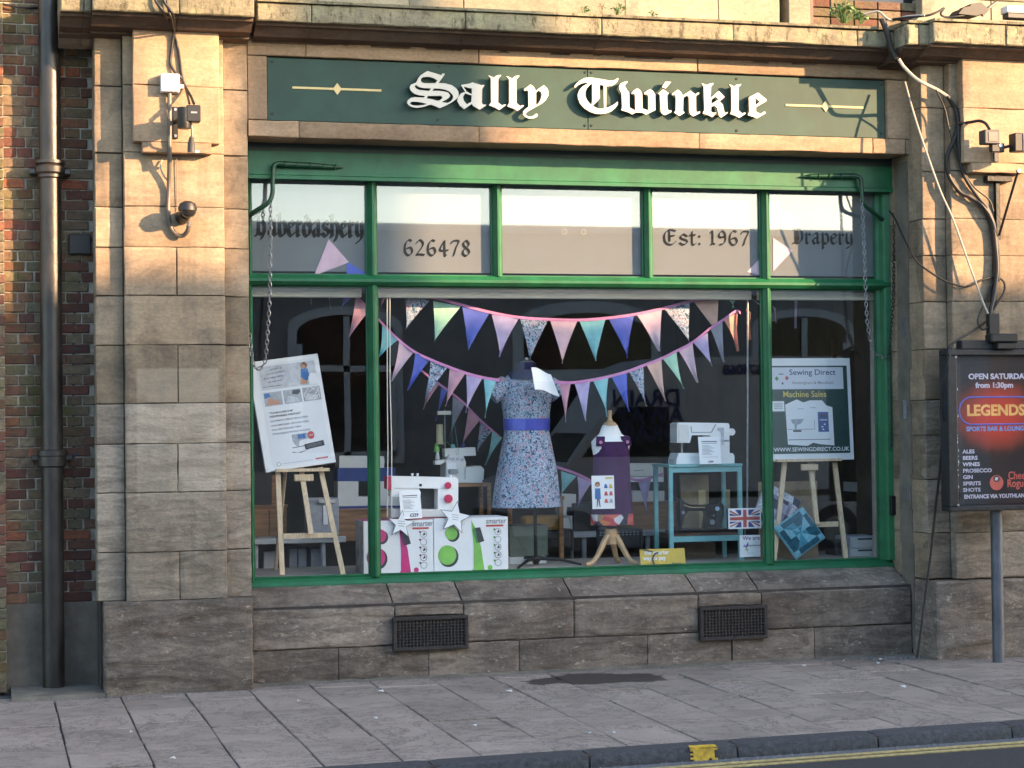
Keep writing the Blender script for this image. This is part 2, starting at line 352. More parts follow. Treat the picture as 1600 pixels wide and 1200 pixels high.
    def build(s, name, mats, parent=None, smooth=False, label=None):
        me = s.mesh(name, mats)
        if smooth:
            me.polygons.foreach_set('use_smooth', [True]*len(me.polygons)); me.set_sharp_from_angle(angle=R(38))
        return put(name, me, parent, label)
def put(name, me, parent=None, label=None, loc=None):
    o = bpy.data.objects.new(name, me); col.objects.link(o)
    if parent is not None: o.parent = parent
    if loc is not None: o.location = loc
    if label: o['label'] = label
    return o
def tag(o, label, cat, group=None):
    o['label'] = label; o['category'] = cat
    if group: o['group'] = group
    return o
def thing(name, label, cat, loc=(0, 0, 0), rot=(0, 0, 0), group=None):
    o = bpy.data.objects.new(name, None); col.objects.link(o); o.location = loc; o.rotation_euler = rot; o.empty_display_size = .1
    return tag(o, label, cat, group)
def struct(o): o['kind'] = 'structure'; return o
def smoothline(pts, sub=8):                                    # Catmull-Rom through 3D points
    P = [Vector(p) for p in pts]; P = [P[0]*2-P[1]]+P+[P[-1]*2-P[-2]]; out = []
    for i in range(1, len(P)-2):
        for k in range(sub):
            t = k/sub; a, b, c, d = P[i-1], P[i], P[i+1], P[i+2]
            out.append(.5*((2*b)+(c-a)*t+(2*a-5*b+4*c-d)*t*t+(3*b-a-3*c+d)*t**3))
    return out+[P[-2]]
def cable(name, label, pts, rad, mat, cat='cable', sub=8, parent=None):
    b = B(); b.tube(smoothline(pts, sub), rad, 8); o = b.build(name, mat, parent, True)
    if parent is None: tag(o, label, cat)
    return o
DG = None
def outline_mesh(loops, depth, name):                          # filled outline with holes -> extruded mesh, front at y=0
    cu = bpy.data.curves.new(name, 'CURVE'); cu.dimensions = '2D'; cu.fill_mode = 'BOTH'; cu.extrude = depth/2
    for lp in loops:
        sp = cu.splines.new('POLY'); sp.points.add(len(lp)-1); sp.use_cyclic_u = True
        for p, (x, z) in zip(sp.points, lp): p.co = (x, z, 0, 1)
    return flat_to_mesh(cu, depth)
def flat_to_mesh(cu, depth):
    o = bpy.data.objects.new('outline', cu); col.objects.link(o); bpy.context.view_layer.update()
    me = bpy.data.meshes.new_from_object(o.evaluated_get(bpy.context.evaluated_depsgraph_get()))
    bpy.data.objects.remove(o); bpy.data.curves.remove(cu)
    for v in me.vertices: x, y, z = v.co; v.co = (x, depth/2-z, y)
    me.update(); return me
TEXTS = {}
def text_mesh(s, size, depth=.001, bold=0, align='LEFT', sx=1.0, space=1.0):
    key = (s, round(size, 4), bold, align, sx, space)
    cu = bpy.data.curves.new('text', 'FONT'); cu.body = s; cu.size = size; cu.extrude = depth/2; cu.offset = bold
    cu.align_x = align; cu.resolution_u = 3; cu.space_character = space
    me = flat_to_mesh(cu, depth)
    if sx != 1.0:
        for v in me.vertices: v.co.x *= sx
    return me
def lettering(s, size, mat, parent, loc, bold=0, align='LEFT', sx=1.0, name='lettering', rot=None, space=1.0):
    me = text_mesh(s, size, .001, bold, align, sx, space); me.materials.append(mat)
    o = put(name, me, parent, None, loc)
    if rot: o.rotation_euler = rot
    return o
def copy_tree(o, parent=None):
    c = o.copy(); col.objects.link(c); c.parent = parent
    for ch in o.children: copy_tree(ch, c)
    return c

def stone(parent, x0, x1, y0, y1, z0, z1, mat, amp=.004, step=.09, gap=.003, bedk=9.0, edge=.0055, name='stone'):
    # dressed block: joint recessed, arrises worn, face gently uneven along the bedding
    x0 += gap; x1 -= gap; z0 += gap; z1 -= gap
    nx = max(2, int((x1-x0)/step)); nzz = max(2, int((z1-z0)/step)); V = []; F = []
    fx = [0, edge]+[edge+((x1-x0)-2*edge)*i/nx for i in range(1, nx)]+[x1-x0-edge, x1-x0]
    fz = [0, edge]+[edge+((z1-z0)-2*edge)*i/nzz for i in range(1, nzz)]+[z1-z0-edge, z1-z0]
    for j, dz in enumerate(fz):
        for i, dx in enumerate(fx):
            x, z = x0+dx, z0+dz; e = (i in (0, len(fx)-1)) or (j in (0, len(fz)-1))
            n = noise.fractal(Vector((x*1.7, 3.1+y0*5, z*bedk)), .8, 2.1, 5)
            n2 = noise.noise(Vector((x*6, 9.7, z*6)))
            w_ = noise.noise(Vector((x*11, 1.3, z*11)))
            jx = .0035*noise.noise(Vector((x*23, 5.5, z*23))) if e else 0; jz = .0035*noise.noise(Vector((x*23, 8.5, z*23))) if e else 0
            chip = max(0, noise.noise(Vector((x*4.1, 2.2+y0, z*4.1)))-.25)*.035 if e else 0
            V.append((x+jx, y0+(edge*(.9+.6*w_)+chip if e else 0)+amp*(n*.8+n2*.35), z+jz))
    W = len(fx); H = len(fz)
    for j in range(H-1):
        for i in range(W-1): F.append((j*W+i, j*W+i+1, (j+1)*W+i+1, (j+1)*W+i))
    o = len(V); ring = [i for i in range(W)]+[j*W+W-1 for j in range(1, H)]+[(H-1)*W+i for i in range(W-2, -1, -1)]+[j*W for j in range(H-2, 0, -1)]
    for k in ring: V.append((V[k][0], y1, V[k][2]))
    n = len(ring)
    for k in range(n): F.append((ring[k], o+k, o+(k+1) % n, ring[(k+1) % n]))
    F.append(tuple(range(o, o+n)))
    b = B(); b.add(V, F); return b.build(name, mat, parent, True)

# ================================================================ the setting
struct(B().box(-400, 400, -400, 400, -.6, -.30).build('ground', ASPH))
rd = B(); rd.box(-40, 60, -10.6, -3.2, -.25, -.085); road = struct(rd.build('road', ASPH))
def ky(x): return -3.5+.05*(x-2.5)                              # kerb line, slightly skew to the shop
def strip(b, d0, d1, z0, z1, xa, xb):
    b.add([(xa, ky(xa)-d0, z0), (xb, ky(xb)-d0, z0), (xb, ky(xb)-d1, z0), (xa, ky(xa)-d1, z0), (xa, ky(xa)-d0, z1), (xb, ky(xb)-d0, z1), (xb, ky(xb)-d1, z1), (xa, ky(xa)-d1, z1)],
          [(0,1,5,4),(1,2,6,5),(2,3,7,6),(3,0,4,7),(4,5,6,7),(3,2,1,0)])
b = B(); strip(b, .002, .11, -.1, -.081, -8, 16); b.build('gutter', GUTTER, road)
for d in (.115, .215):
    b = B(); strip(b, d, d+.055, -.09, -.080, -8, 16); b.build('yellow_line', YLINE, road)
kb = B(); strip(kb, -.16, -.012, -.3, -.012, -8, 16); kerb = struct(kb.build('kerb', JOINT))
x = 5.137-.92*9
k = 0
while x < 15:
    b = B(); x1 = x+.92; g = .006
    P = [(-.16, -.2), (-.0, -.2), (.012, -.09), (0, -.022), (-.016, -.004), (-.16, .001)]
    ns = 14; V = []; F = []
    for i in range(ns+1):
        xx = x+g+(x1-x-2*g)*i/ns
        for d, z_ in P:
            j = (.004 if z_ > -.15 and d > -.1 else 0); e = .006*(i in (0, ns) and z_ > -.1)
            V.append((xx, ky(xx)-d+e+j*noise.noise(Vector((xx*9, d*30, z_*40))), z_-e+.8*j*noise.noise(Vector((xx*9, d*30+5, z_*40)))))
    for i in range(ns):
        for k2 in range(6): F.append((i*6+k2, i*6+6+k2, i*6+6+(k2+1) % 6, i*6+(k2+1) % 6))
    F += [tuple(range(6)), tuple(ns*6+q for q in range(5, -1, -1))]
    b.add(V, F).build('kerb_stone', KERB, kerb, True); x = x1; k += 1
xm = 3.998
b = B()
for i in range(9):
    for j in range(7):
        if random.random() < 1.0 - .5*(i in (0, 8)) - .45*(j == 0):
            xa = xm-.085+i*.019; zc = -.082+j*.0115
            b.add([(xa, ky(xa)-.0135-.0002*j, zc), (xa+.019, ky(xa)-.0135-.0002*j, zc), (xa+.019, ky(xa)-.0135-.0002*(j+1), zc+.0115), (xa, ky(xa)-.0135-.0002*(j+1), zc+.0115)], [(0, 1, 2, 3)])
for v in range(len(b.v)):
    p = b.v[v]; t_ = (p[2]+.09)/.068; b.v[v] = (p[0], ky(p[0])-(.0195-.010*max(0, t_)), p[2])
b.add([(xm-.085, ky(xm)-.012, -.006), (xm+.085, ky(xm)-.012, -.006), (xm+.08, ky(xm)+.03, .003), (xm-.08, ky(xm)+.03, .003)], [(0, 1, 2, 3)])
b.build('paint_mark', YMARK, kerb, label='yellow paint mark on the kerb face')

pv = B(); pv.add([(-8, ky(-8)+.155, -.02), (16, ky(16)+.155, -.02), (16, .6, -.02), (-8, .6, -.02), (-8, ky(-8)+.155, -.2), (16, ky(16)+.155, -.2), (16, .6, -.2), (-8, .6, -.2)], [(0,1,5,4),(1,2,6,5),(2,3,7,6),(3,0,4,7),(4,5,6,7),(3,2,1,0)])
pavement = struct(pv.build('pavement', M('paving_joint', (.075, .07, .066), .95, var=.3, scale=20)))
rs = random.Random(5); sw = .4525; far = B()
for i in range(-18, 32):
    xa, xb = .434+i*sw, .434+(i+1)*sw; y = ky((xa+xb)/2)+.16; front = .02
    if 0 <= i < 1: front = -.22
    while y < front-.02:
        ln = rs.choice([.3, .45, .45, .6, .75, .9]); y1 = min(y+ln, front)
        if front-y1 < .14: y1 = front
        g = rs.uniform(.003, .0075); h = rs.uniform(-.006, .003); tx, ty = rs.uniform(-.004, .004), rs.uniform(-.003, .003)
        vis = -1 <= i < 16
        bb = B() if vis else far; o = len(bb.v)
        jit = lambda: rs.uniform(-.0035, .0035)
        bb.cbox(xa+g, xb-g, y+g, y1-g, -.06, h, .004)
        for q in range(o, len(bb.v)):
            p = bb.v[q]; bb.v[q] = (p[0]+(p[1]-y)*.003, p[1], p[2]+(tx*(p[0]-xa)/sw+ty*(p[1]-y)/ln if p[2] > -.03 else 0))
        if vis: bb.build('slab', SLAB, pavement)
        y = y1
fo = far.build('slab', SLAB, pavement); fo['kind'] = 'stuff'
# mortar fillet along the foot of the wall, cigarette ends and scraps
b = B(); rf = random.Random(2); V = []; F = []; n = 90
for i in range(n+1):
    xx = 1.84+5.26*i/n; wv = .03+.035*abs(noise.noise(Vector((xx*2.3, 0, 0))))+rf.uniform(0, .012); V += [(xx, .06, .012+rf.uniform(0, .012)), (xx, .05-wv, .003), (xx, .05-wv, -.02), (xx, .06, -.02)]
for i in range(n):
    for k in range(4): F.append((i*4+k, i*4+(k+1) % 4, i*4+4+(k+1) % 4, i*4+4+k))
b.add(V, F).build('mortar_fillet', RENDERC, pavement)
b = B()                                                         # grit swept against the walls and into the gutter
def pebble(x, y, z, s):
    q = [rf.uniform(.6, 1.2) for _ in range(6)]; b.add([(x-s*q[0], y, z), (x, y-s*q[1], z), (x+s*q[2], y, z), (x, y+s*q[3], z), (x, y, z+s*q[4])], [(0, 1, 4), (1, 2, 4), (2, 3, 4), (3, 0, 4)])
for k in range(1500):
    xx = rf.uniform(.1, 8.4); base = -.16 if xx < 1.84 else (.0 if xx < 7.02 else -.36); pebble(xx, base-abs(rf.gauss(0, .05)), .0, rf.uniform(.002, .007))
for k in range(500): pebble(rf.gauss(6.95, .14), rf.gauss(-.08, .06), 0, rf.uniform(.003, .012))
for k in range(1800):
    xx = rf.uniform(-1, 9); pebble(xx, ky(xx)-.01-abs(rf.gauss(0, .05)), -.082, rf.uniform(.002, .009))
for k in range(700):
    xx = rf.uniform(-.5, 9); pebble(xx, ky(xx)+.17+abs(rf.gauss(0, .12)), .001, rf.uniform(.002, .005))
go = b.build('grit', M('street_grit', (.20, .18, .165), .95, var=.5, scale=60)); go['kind'] = 'stuff'; go['label'] = 'grit swept against the wall foot, kerb and gutter'; go['category'] = 'grit'
b = B(); b.xprism([(.08, -.03), (-.19, -.02), (-.15, .026), (.5, .034)], 0.149, 0.784); b.build('threshold_slab', RENDERC, pavement)
rs = random.Random(11)
LIT = [(2.037,-0.862), (0.843,-1.842), (1.002,-2.871), (2.913,-2.306), (2.659,-0.593), (3.51,-0.9), (3.501,-2.796), (3.636,-2.844), (6.408,-0.147), (6.71,-0.175), (6.588,-0.382), (5.996,-0.327), (6.169,-1.625), (2.386,-1.792)]
LNAME = ['beside the left stone plinth', 'on the slabs below the downpipe', 'near the bottom left corner', 'largest on the slabs left of the damp stain', 'at the foot of the left vent', 'at the left tip of the damp stain',
         'second left of the yellow kerb mark', 'nearest left of the yellow kerb mark', 'under the right vent', 'upper one of the pair by the right jamb', 'lower one of the pair by the right jamb', 'on the joint right of the damp stain', 'on the slab before the right pilaster', 'left of the largest scrap on the slabs']
for (x, y), nm in zip(LIT, LNAME):
    a = rs.uniform(0, 3); l = rs.uniform(.010, .024); wd = rs.uniform(.004, .010); b = B()
    b.add([(x+math.cos(a)*s*l-math.sin(a)*t*wd, y+math.sin(a)*s*l+math.cos(a)*t*wd, .004+.010*(s*t > 0)+q) for q in (0, .004) for s, t in ((-1, -1), (1, -1), (1, 1), (-1, 1))],
          [(0, 1, 2, 3), (4, 5, 6, 7), (0, 1, 5, 4), (1, 2, 6, 5), (2, 3, 7, 6), (3, 0, 4, 7)])
    tag(b.build('litter_scrap', M('dull_paper', (.52, .51, .49), .8)), 'small pale litter scrap '+nm, 'litter', 'litter scraps on the pavement')

# ================================================================ brick wall at the left
wall = thing('brick_wall', 'mossy old red brick wall between the left edge pier and the stone pilaster', 'wall', (.4, .45, 0))
def inw(b, name, mat, par, **k):                                # build in world coordinates under a parent that is not at the origin
    o = b.build(name, mat, par, **k); o.location = tuple(-c for c in par.location); return o
inw(B().box(.02, .80, .412, .9, .0, 9), 'mortar', MORTAR, wall)
inw(B().box(.03, .795, .39, .9, -.02, 0.624), 'render_base', RENDERC, wall)
def brick_meshes(L, n=4):
    out = []
    for k in range(n):
        rr = random.Random(k*7+int(L*1000)); b = B(); b.cbox(-L/2, L/2, 0, .07, -.0335, .0335, .005)
        b.v = [(x+rr.uniform(-.003, .003), y+rr.uniform(-.0035, .0025), z+rr.uniform(-.003, .003)) for x, y, z in b.v]
        out.append(b.mesh('brick', BRICK))
    return out
STR, HEA = brick_meshes(.215), brick_meshes(.104)
rb = random.Random(3); z = 0.624+.0375; row = 0
while z < 5.1:
    xs = [(.1607+.1125*k, HEA) for k in range(6)] if row % 2 else [(.16+.225*k, STR) for k in range(3)]
    if row % 2 and rb.random() < .35: xs = [(.217, STR), (.386, HEA), (.4985, HEA), (.667, STR)]
    for x, mm in xs:
        o = put('brick', rb.choice(mm), wall); o.location = (x-.4+rb.uniform(-.004, .004), .40+rb.uniform(-.004, .004)-.45, z); o.rotation_euler = (0, rb.uniform(-.012, .012), rb.uniform(-.012, .012))
    z += .075; row += 1
inw(B().box(.02, .80, .40, .9, 5.12, 9.0), 'upper_brickwork', BREND2, wall)
pier = thing('brick_pier', 'dark red brick pier at the left edge of the picture', 'wall', (-.5, .4, 0))
inw(B().box(-4, 0.12, .295, .9, .0, 9), 'mortar', MORTAR, pier)
z = .0375; row = 0
while z < 5.1:
    for x, mm in ([(0.12-.052, HEA), (0.12-.22, STR)] if row % 2 else [(0.12-.107, STR)]):
        o = put('brick', rb.choice(mm), pier); o.location = (x+.5+rb.uniform(-.003, .003), .28+rb.uniform(-.004, .004)-.4, z)
    z += .075; row += 1

# ================================================================ sandstone shop building
bld = thing('stone_building', 'sandstone ground floor with pilasters, cornice and low wall round the shop window', 'building')
def pilaster(x, w1, w2, w3, side, ZJ, vj):
    # x left edge; strips w1, main w2, strip w3; ZJ course joints top to bottom; vj {course: x of vertical joint}
    core = B(); core.box(x+.02, x+w1+w2+w3-.02, .03, .9, .0, 4.75); core.box(x+w1+.02, x+w1+w2-.02, -.065, .1, .0, 4.75)
    p = core.build('pilaster', JOINT, bld)
    for i in range(len(ZJ)-1):
        z1, z0 = ZJ[i], ZJ[i+1]; low = z0 < 1.6
        am = .013 if low else .0035; st = .035 if low else .09; m = PALE if z0 < 1.95 else SAND
        stone(p, x, x+w1, 0, .3, z0, z1, m, am*.6, st)
        stone(p, x+w1+w2, x+w1+w2+w3, 0, .3, z0, z1, m, am*.6, st)
        cuts = [x+w1]+([vj[i]] if i in vj else [])+[x+w1+w2]
        for a, c in zip(cuts, cuts[1:]): stone(p, a, c, -.085, .05, z0, z1, m, am, st, gap=.0022)
    return p
XL = 0.743
ZL = [4.68]+[z for z in (4.322, 3.844, 3.459, 3.17, 2.823, 2.471, 2.055, 1.768, 1.421, 0.998, 0.652)]
pl = pilaster(XL, .198, .712, .185, -1, ZL, {4: 1.309, 6: 1.312, 8: 1.306, 10: 1.314})
XR = 7.113
ZR = [4.68]+[z for z in (4.336, 3.829, 3.454, 3.165, 2.801, 2.427, 2.027, 1.752, 1.402, 0.982, 0.623)]
pr = pilaster(XR, .205, .712, .2, 1, ZR, {4: 7.679, 6: 7.665, 8: 7.642}); pr.location.y = -.2
# projecting blocks carrying the cornice
def block(p, x0, x1, z0, z1, zm, nib):
    m = WARM
    stone(p, x0, x1, -.185, 0, zm, z1, m, .003, .09, .0015)
    stone(p, x0, x1, -.185, 0, z0+.075, zm, m, .003, .09, .0015)
    stone(p, x0+nib, x1-nib, -.184, 0, z0, z0+.075, m, .002, .06, .0005)
block(pl, 1.005, 1.613, 3.83, 4.735, 4.309, .06)
block(pr, 7.385, 7.385+.6, 3.81, 4.735, 4.313, .07)
# plinth blocks of the pilasters
for p, x0, x1, zt in ((pl, 0.78, 1.825, 0.654), (pr, 7.114, 8.30, 0.611)):
    stone(p, x0, x1, -.15, .3, -.03, zt, GRIME, .026, .022, 0, 6, .014, name='plinth_stone')
for x0, x1, yy in ((8.254, 8.9, -.1),): pass
# splayed jambs beside the window
def jamb(p, pts, zs, mat):
    for z1, z0 in zip(zs, zs[1:]): B().zprism(pts, z0+.003, z1-.003).build('jamb_stone', mat, p)
ZJ = [4.0]+ZR[3:]
jamb(pr, [(7.105, .62), (XR+.004, .004), (XR+.06, .05), (7.3, .62)], ZJ, SAND)
B().zprism([(7.03, .66), (7.112, .64), (XR+.02, .02), (XR+.05, .09), (7.3, .66)], -.02, 4.05).build('jamb_core', JOINT, pr)
jamb(pl, [(1.832, .004), (1.882, .42), (1.7, .42), (1.75, .05)], [4.0]+ZL[3:], SAND)
b = B(); t0, t1 = .30, .62                                      # cement repair strip down the right jamb
def jp(t, o): return (7.105+(XR-7.105)*t-o*.98, .62-.62*t-o*.05)
for k in range(14):
    za, zb = .05+k*.278, .05+(k+1)*.278; q = random.Random(k); e0, e1 = q.uniform(-.03, .03), q.uniform(-.03, .03)
    b.zprism([jp(t0+e0, .006), jp(t1+e1, .006), jp(t1+e1, -.02), jp(t0+e0, -.02)], za, zb)
b.build('cement_repair', RENDERC, pr)
for zc in (2.612, 1.956, 1.295, 0.316):
    q0, q1 = jp(.44, .011), jp(.53, .011); q2, q3 = jp(.53, .004), jp(.44, .004)
    B().zprism([q0, q1, q2, q3], zc-.075, zc+.075).build('fixing_plate', STEEL, pr)

# stone band round the sign, lintel
band = B().box(1.80, 7.25, .06, .42, 3.996, 4.80).build('sign_surround', JOINT, bld)
def row(p, xs, z0, z1, y0, y1, m, amp=.004, st=.07, nm='stone'):
    for a, c in zip(xs, xs[1:]): stone(p, a, c, y0, y1, z0, z1, m, amp, st, .002, name=nm)
ZS0, ZS1 = 4.118, 4.578
row(band, [1.836, 2.267, 3.574, 5.322, 7.20], ZS1+.008, 4.73, .0, .1, WARM, .006)
row(band, [1.836, 2.21, 3.567, 5.325, 6.79, 7.075], 3.99, ZS0-.006, -.012, .3, WARM, .004)
row(band, [1.836, 1.983-.003], ZS0-.004, ZS1+.006, .0, .1, WARM)
row(band, [6.918+.003, 7.20], ZS0-.004, ZS1+.006, .0, .1, WARM)
row(band, [7.08, 7.20], 3.99, ZS0-.006, .0, .1, SAND)
B().box(1.86, 7.12, .302, .9, 3.86, 3.995).build('lintel_soffit', M('dark_green_batten', (.012, .03, .025), .5), band)

# cornice: moulding below, lichened fascia above, broken forward over the pilasters
def cornice(xs, yf, zb, zt, nm='cornice_stone'):
    P = [(.1, 4.60), (.055, 4.63), (.03, 4.66), (yf+.30, 4.675), (yf+.30, 4.69), (yf+.18, 4.70), (yf+.10, zb-.025), (yf+.06, zb-.02), (yf+.055, zb+.004), (.1, zb+.004)]
    for a, c in zip(xs, xs[1:]): B().xprism(P, a+.001, c-.001).build('moulding_stone', DARKMOULD, cor)
    for a, c in zip(xs, xs[1:]):
        stone(cor, a, c, yf, .2, zb, zt, CORN, .006, .045, .0025, 5.0, .008, nm)
        n = max(2, int((c-a)/.07)); V = []; F = []
        rr = random.Random(int(a*100))
        for i in range(n+1):
            xx = a+.002+(c-a-.004)*i/n; j = rr.uniform(-.006, .006)
            for (yy, zz) in ((yf-.022+j, zt+.004), (yf-.026+j, zt+.022+j*.5), (.25, zt+.075), (.25, zt+.002)): V.append((xx, yy, zz))
        for i in range(n):
            for k in range(4): F.append((i*4+k, i*4+(k+1) % 4, (i+1)*4+(k+1) % 4, (i+1)*4+k))
        F += [(0, 1, 2, 3), tuple(n*4+k for k in (3, 2, 1, 0))]
        B().add(V, F).build('weathering', CORN, cor)
cor = B().box(.7, 8.5, .05, .6, 4.65, 4.95).build('cornice', JOINT, bld)
cornice([1.849+.02, 2.263, 3.399, 4.448, 5.503, 6.533, 6.849], -.30, 4.778, 4.908)
cornice([0.501, 0.631+.03], -.345, 4.775, 4.93)
cornice([0.631+.03, 0.715], -.348, 4.775, 4.93)
cornice([0.714, 1.31, 1.836], -.42, 4.775, 4.93)
cornice([6.842, 6.94, 7.044], -.53, 4.764, 4.922)
cornice([7.023, 7.641, 8.6, 9.6, 10.6], -.61, 4.77, 4.929)

# first-floor wall above the cornice, with windows set into it
up = B().box(-.2, 12, .47, .9, 4.95, 8.6).build('upper_wall', JOINT, bld)
def upper(xs, z0, z1): row(up, xs, z0, z1, .25, .5, UPPER, .006, .12)
xs0 = [.75, 1.5, 2.4, 3.1, 3.524, 4.822, 5.599, 6.121]
xw = 6.198; xw1 = 6.386
upper(xs0, 4.94, 5.32); upper([.75]+[x+.25 for x in xs0[1:-1]]+[xs0[-1]], 5.32, 5.72); upper(xs0, 5.72, 6.1)
upper([xw, xw1], 4.94, 6.1)
upper([7.372, 8.0, 8.9, 9.8], 4.94, 5.32); upper([7.372, 8.4, 9.3, 9.8], 5.32, 6.1)
upper([.75, 2.2, 3.6, 5, 6.4, 7.8, 9.8], 6.1, 8.4)
b = B(); b.box(6.121, xw, .42, .6, 5.0, 6.05); b.build('window', DARKG, bld)
b = B(); b.box(xw1, 7.372, .42, .6, 5.0, 6.05); wn = b.build('window', DARKG, bld)
for k in range(4):
    for j in range(5):
        q = B(); q.cbox(xw1+.02+j*.21, xw1+.22+j*.21, .36, .43, 5.0+k*.075, 5.065+k*.075, .004); q.build('brick', BRICK, wn)
for xb in (xw1+.02,): B().box(xb-.02, xb+.02, .28, .44, 5.0, 6.05).build('frame', DARKW, wn)
# sloped stone apron at the right of that window
B().prism([(7.076, 4.96), (7.348, 4.96), (7.349+.05, 5.12), (7.349-.1, 5.12)], .02, .3).build('apron_stone', UPPER, bld)

# low wall under the window
lw = B().box(1.86, 7.15, .075, .5, -.02, .56).build('plinth_wall', JOINT, bld)
def sillstone(a, c, z0, zc, nm='stone'):
    # face with a weathered slope up to the window sill
    stone(lw, a, c, .05, .3, z0, zc, GRIME, .018, .026, .004, 6, .009)
    n = max(3, int((c-a)/.03)); m_ = 7; V = []; F = []
    for i in range(n+1):
        for j in range(m_+1):
            t = j/m_; x = a+.005+(c-a-.01)*i/n; y = .055+.33*t; zz = zc+.001+(.695-zc)*t
            e = .006*(i in (0, n))
            V.append((x, y, zz-e+.009*noise.fractal(Vector((x*3, y*12, 4)), .8, 2, 5)*(0 < j < m_)-.012*(j == 0)))
    for i in range(n):
        for j in range(m_): F.append((i*(m_+1)+j, (i+1)*(m_+1)+j, (i+1)*(m_+1)+j+1, i*(m_+1)+j+1))
    B().add(V, F).build('weathered_slope', GRIME, lw, True)
zc = 0.542-.005; zj = 0.249
XS = [1.84, 2.898, 3.425, 4.289, 5.292, 5.812, 7.10]
VZ = [(2.879,3.448,0.211,0.458), (5.289,5.845,0.189,0.447)]
for i, (a, c) in enumerate(zip(XS, XS[1:])):
    sillstone(a, c, VZ[0][3] if i == 1 else VZ[1][3] if i == 4 else zj, zc)
row(lw, [1.84, 2.474, 3.152, 3.852, 4.87, 5.562, 6.256, 7.10], -.03, zj, .055, .3, GRIME, .010, .03)
for (x0, x1, z0, z1), nx, lab in ((VZ[0], 20, 'left'), (VZ[1], 19, 'right')):
    b = B(); fw = .024; b.cbox(x0, x1, .005, .2, z1-fw, z1, .003); b.cbox(x0, x1, .005, .2, z0, z0+fw, .003)
    b.cbox(x0, x0+fw, .008, .2, z0+fw, z1-fw, .003); b.cbox(x1-fw, x1, .008, .2, z0+fw, z1-fw, .003)
    v = b.build('vent_grille', VENT, bld)
    b = B(); pw = (x1-x0-2*fw)/nx; nzr = 9; ph = (z1-z0-2*fw)/nzr
    for k in range(nx+1): b.box(x0+fw+k*pw-.0042, x0+fw+k*pw+.0042, .014, .03, z0+fw, z1-fw)
    for k in range(nzr+1): b.box(x0+fw, x1-fw, .0135, .031, z0+fw+k*ph-.0042, z0+fw+k*ph+.0042)
    b.build('grille_mesh', VENT, v)
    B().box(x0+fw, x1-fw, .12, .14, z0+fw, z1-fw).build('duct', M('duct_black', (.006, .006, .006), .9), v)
# the building's far side
B().box(8.3, 14, .1, .9, -.02, 4.7).build('side_wall', SAND, bld)
B().box(8.36, 14, .05, .1, -.02, .62).build('side_plinth', GRIME, bld)

# ================================================================ shopfront joinery
sf = thing('shop_window', 'green painted timber shop window of five fanlights over three display panes', 'window', (4.5, .4, .69))
def sfb(b, name, mat, parent=None, **k):
    o = b.build(name, mat, parent or sf, **k)
    if parent is None: o.location = (-4.5, -.4, -.69)
    return o
FX0, FX1 = 1.875, 7.11
ZT0, ZT1 = 2.94, 3.017                                          # transom
ZF = 3.737                                             # underside of fascia board
b = B(); b.xprism([(.30, ZF), (.30, 3.93), (.34, 3.96), (.5, 3.96), (.5, ZF), (.325, ZF-.012)], FX0, FX1); sfb(b, 'fascia_board', GREEN)
b = B(); b.xprism([(.285, ZF-.014), (.285, ZF+.012), (.299, ZF+.02), (.299, ZF-.014)], FX0, FX1); sfb(b, 'fascia_bead', GREEN)
b = B(); b.xprism([(.36, .668), (.36, .692), (.375, .715), (.40, .735), (.43, .745), (.50, .745), (.50, .668)], FX0, FX1); sfb(b, 'sill', GREEN)
b = B(); b.xprism([(.375, ZT0), (.345, ZT0+.025), (.345, ZT0+.045), (.38, ZT1), (.47, ZT1), (.47, ZT0)], FX0, FX1); sfb(b, 'transom', GREEN)
def mull(xc, z0, z1, w_=.07):
    b = B(); b.zprism([(xc-w_/2, .47), (xc-w_/2, .40), (xc-w_*.22, .375), (xc-w_*.1, .36), (xc+w_*.1, .36), (xc+w_*.22, .375), (xc+w_/2, .40), (xc+w_/2, .47)], z0, z1); sfb(b, 'mullion', GREEN)
XM1, XM2 = 2.825, 6.038
mull(XM1, .735, ZT0, .072); mull(XM2, .735, ZT0, .068)
mull(XM1, ZT1, ZF, .066); mull(XM2, ZT1, ZF, .066)
XA, XB = 3.808, 5.04
mull(XA, ZT1, ZF, .066); mull(XB, ZT1, ZF, .062)
b = B(); b.zprism([(FX0, .47), (FX0, .39), (FX0+.02, .38), (FX0+.03, .40), (FX0+.03, .47)], .735, ZF); sfb(b, 'jamb_post', GREEN)
b = B(); b.zprism([(FX1-.10, .47), (FX1-.10, .42), (FX1-.075, .41), (FX1-.06, .37), (FX1-.045, .36), (FX1, .35), (FX1, .47)], .735, ZF); sfb(b, 'jamb_post', GREEN)
b = B(); b.tube([(FX1-.028, .35, z_) for z_ in (1.65, 2.0, 2.45)], .012, 8)
for k in range(26): b.tube([(FX1-.028+.012*math.cos(a+k*2.1), .35+.012*math.sin(a+k*2.1), 1.62+k*.032+a*.003) for a in (0, .7, 1.4, 2.1)], .006, 5)
sfb(b, 'awning_rope', GREEND)
b = B(); b.cbox(FX1-.045, FX1-.002, .32, .352, 1.102, 1.258, .004); sfb(b, 'cleat', IRON)
edges = [FX0+.03, XM1, XA, XB, XM2, FX1-.10]
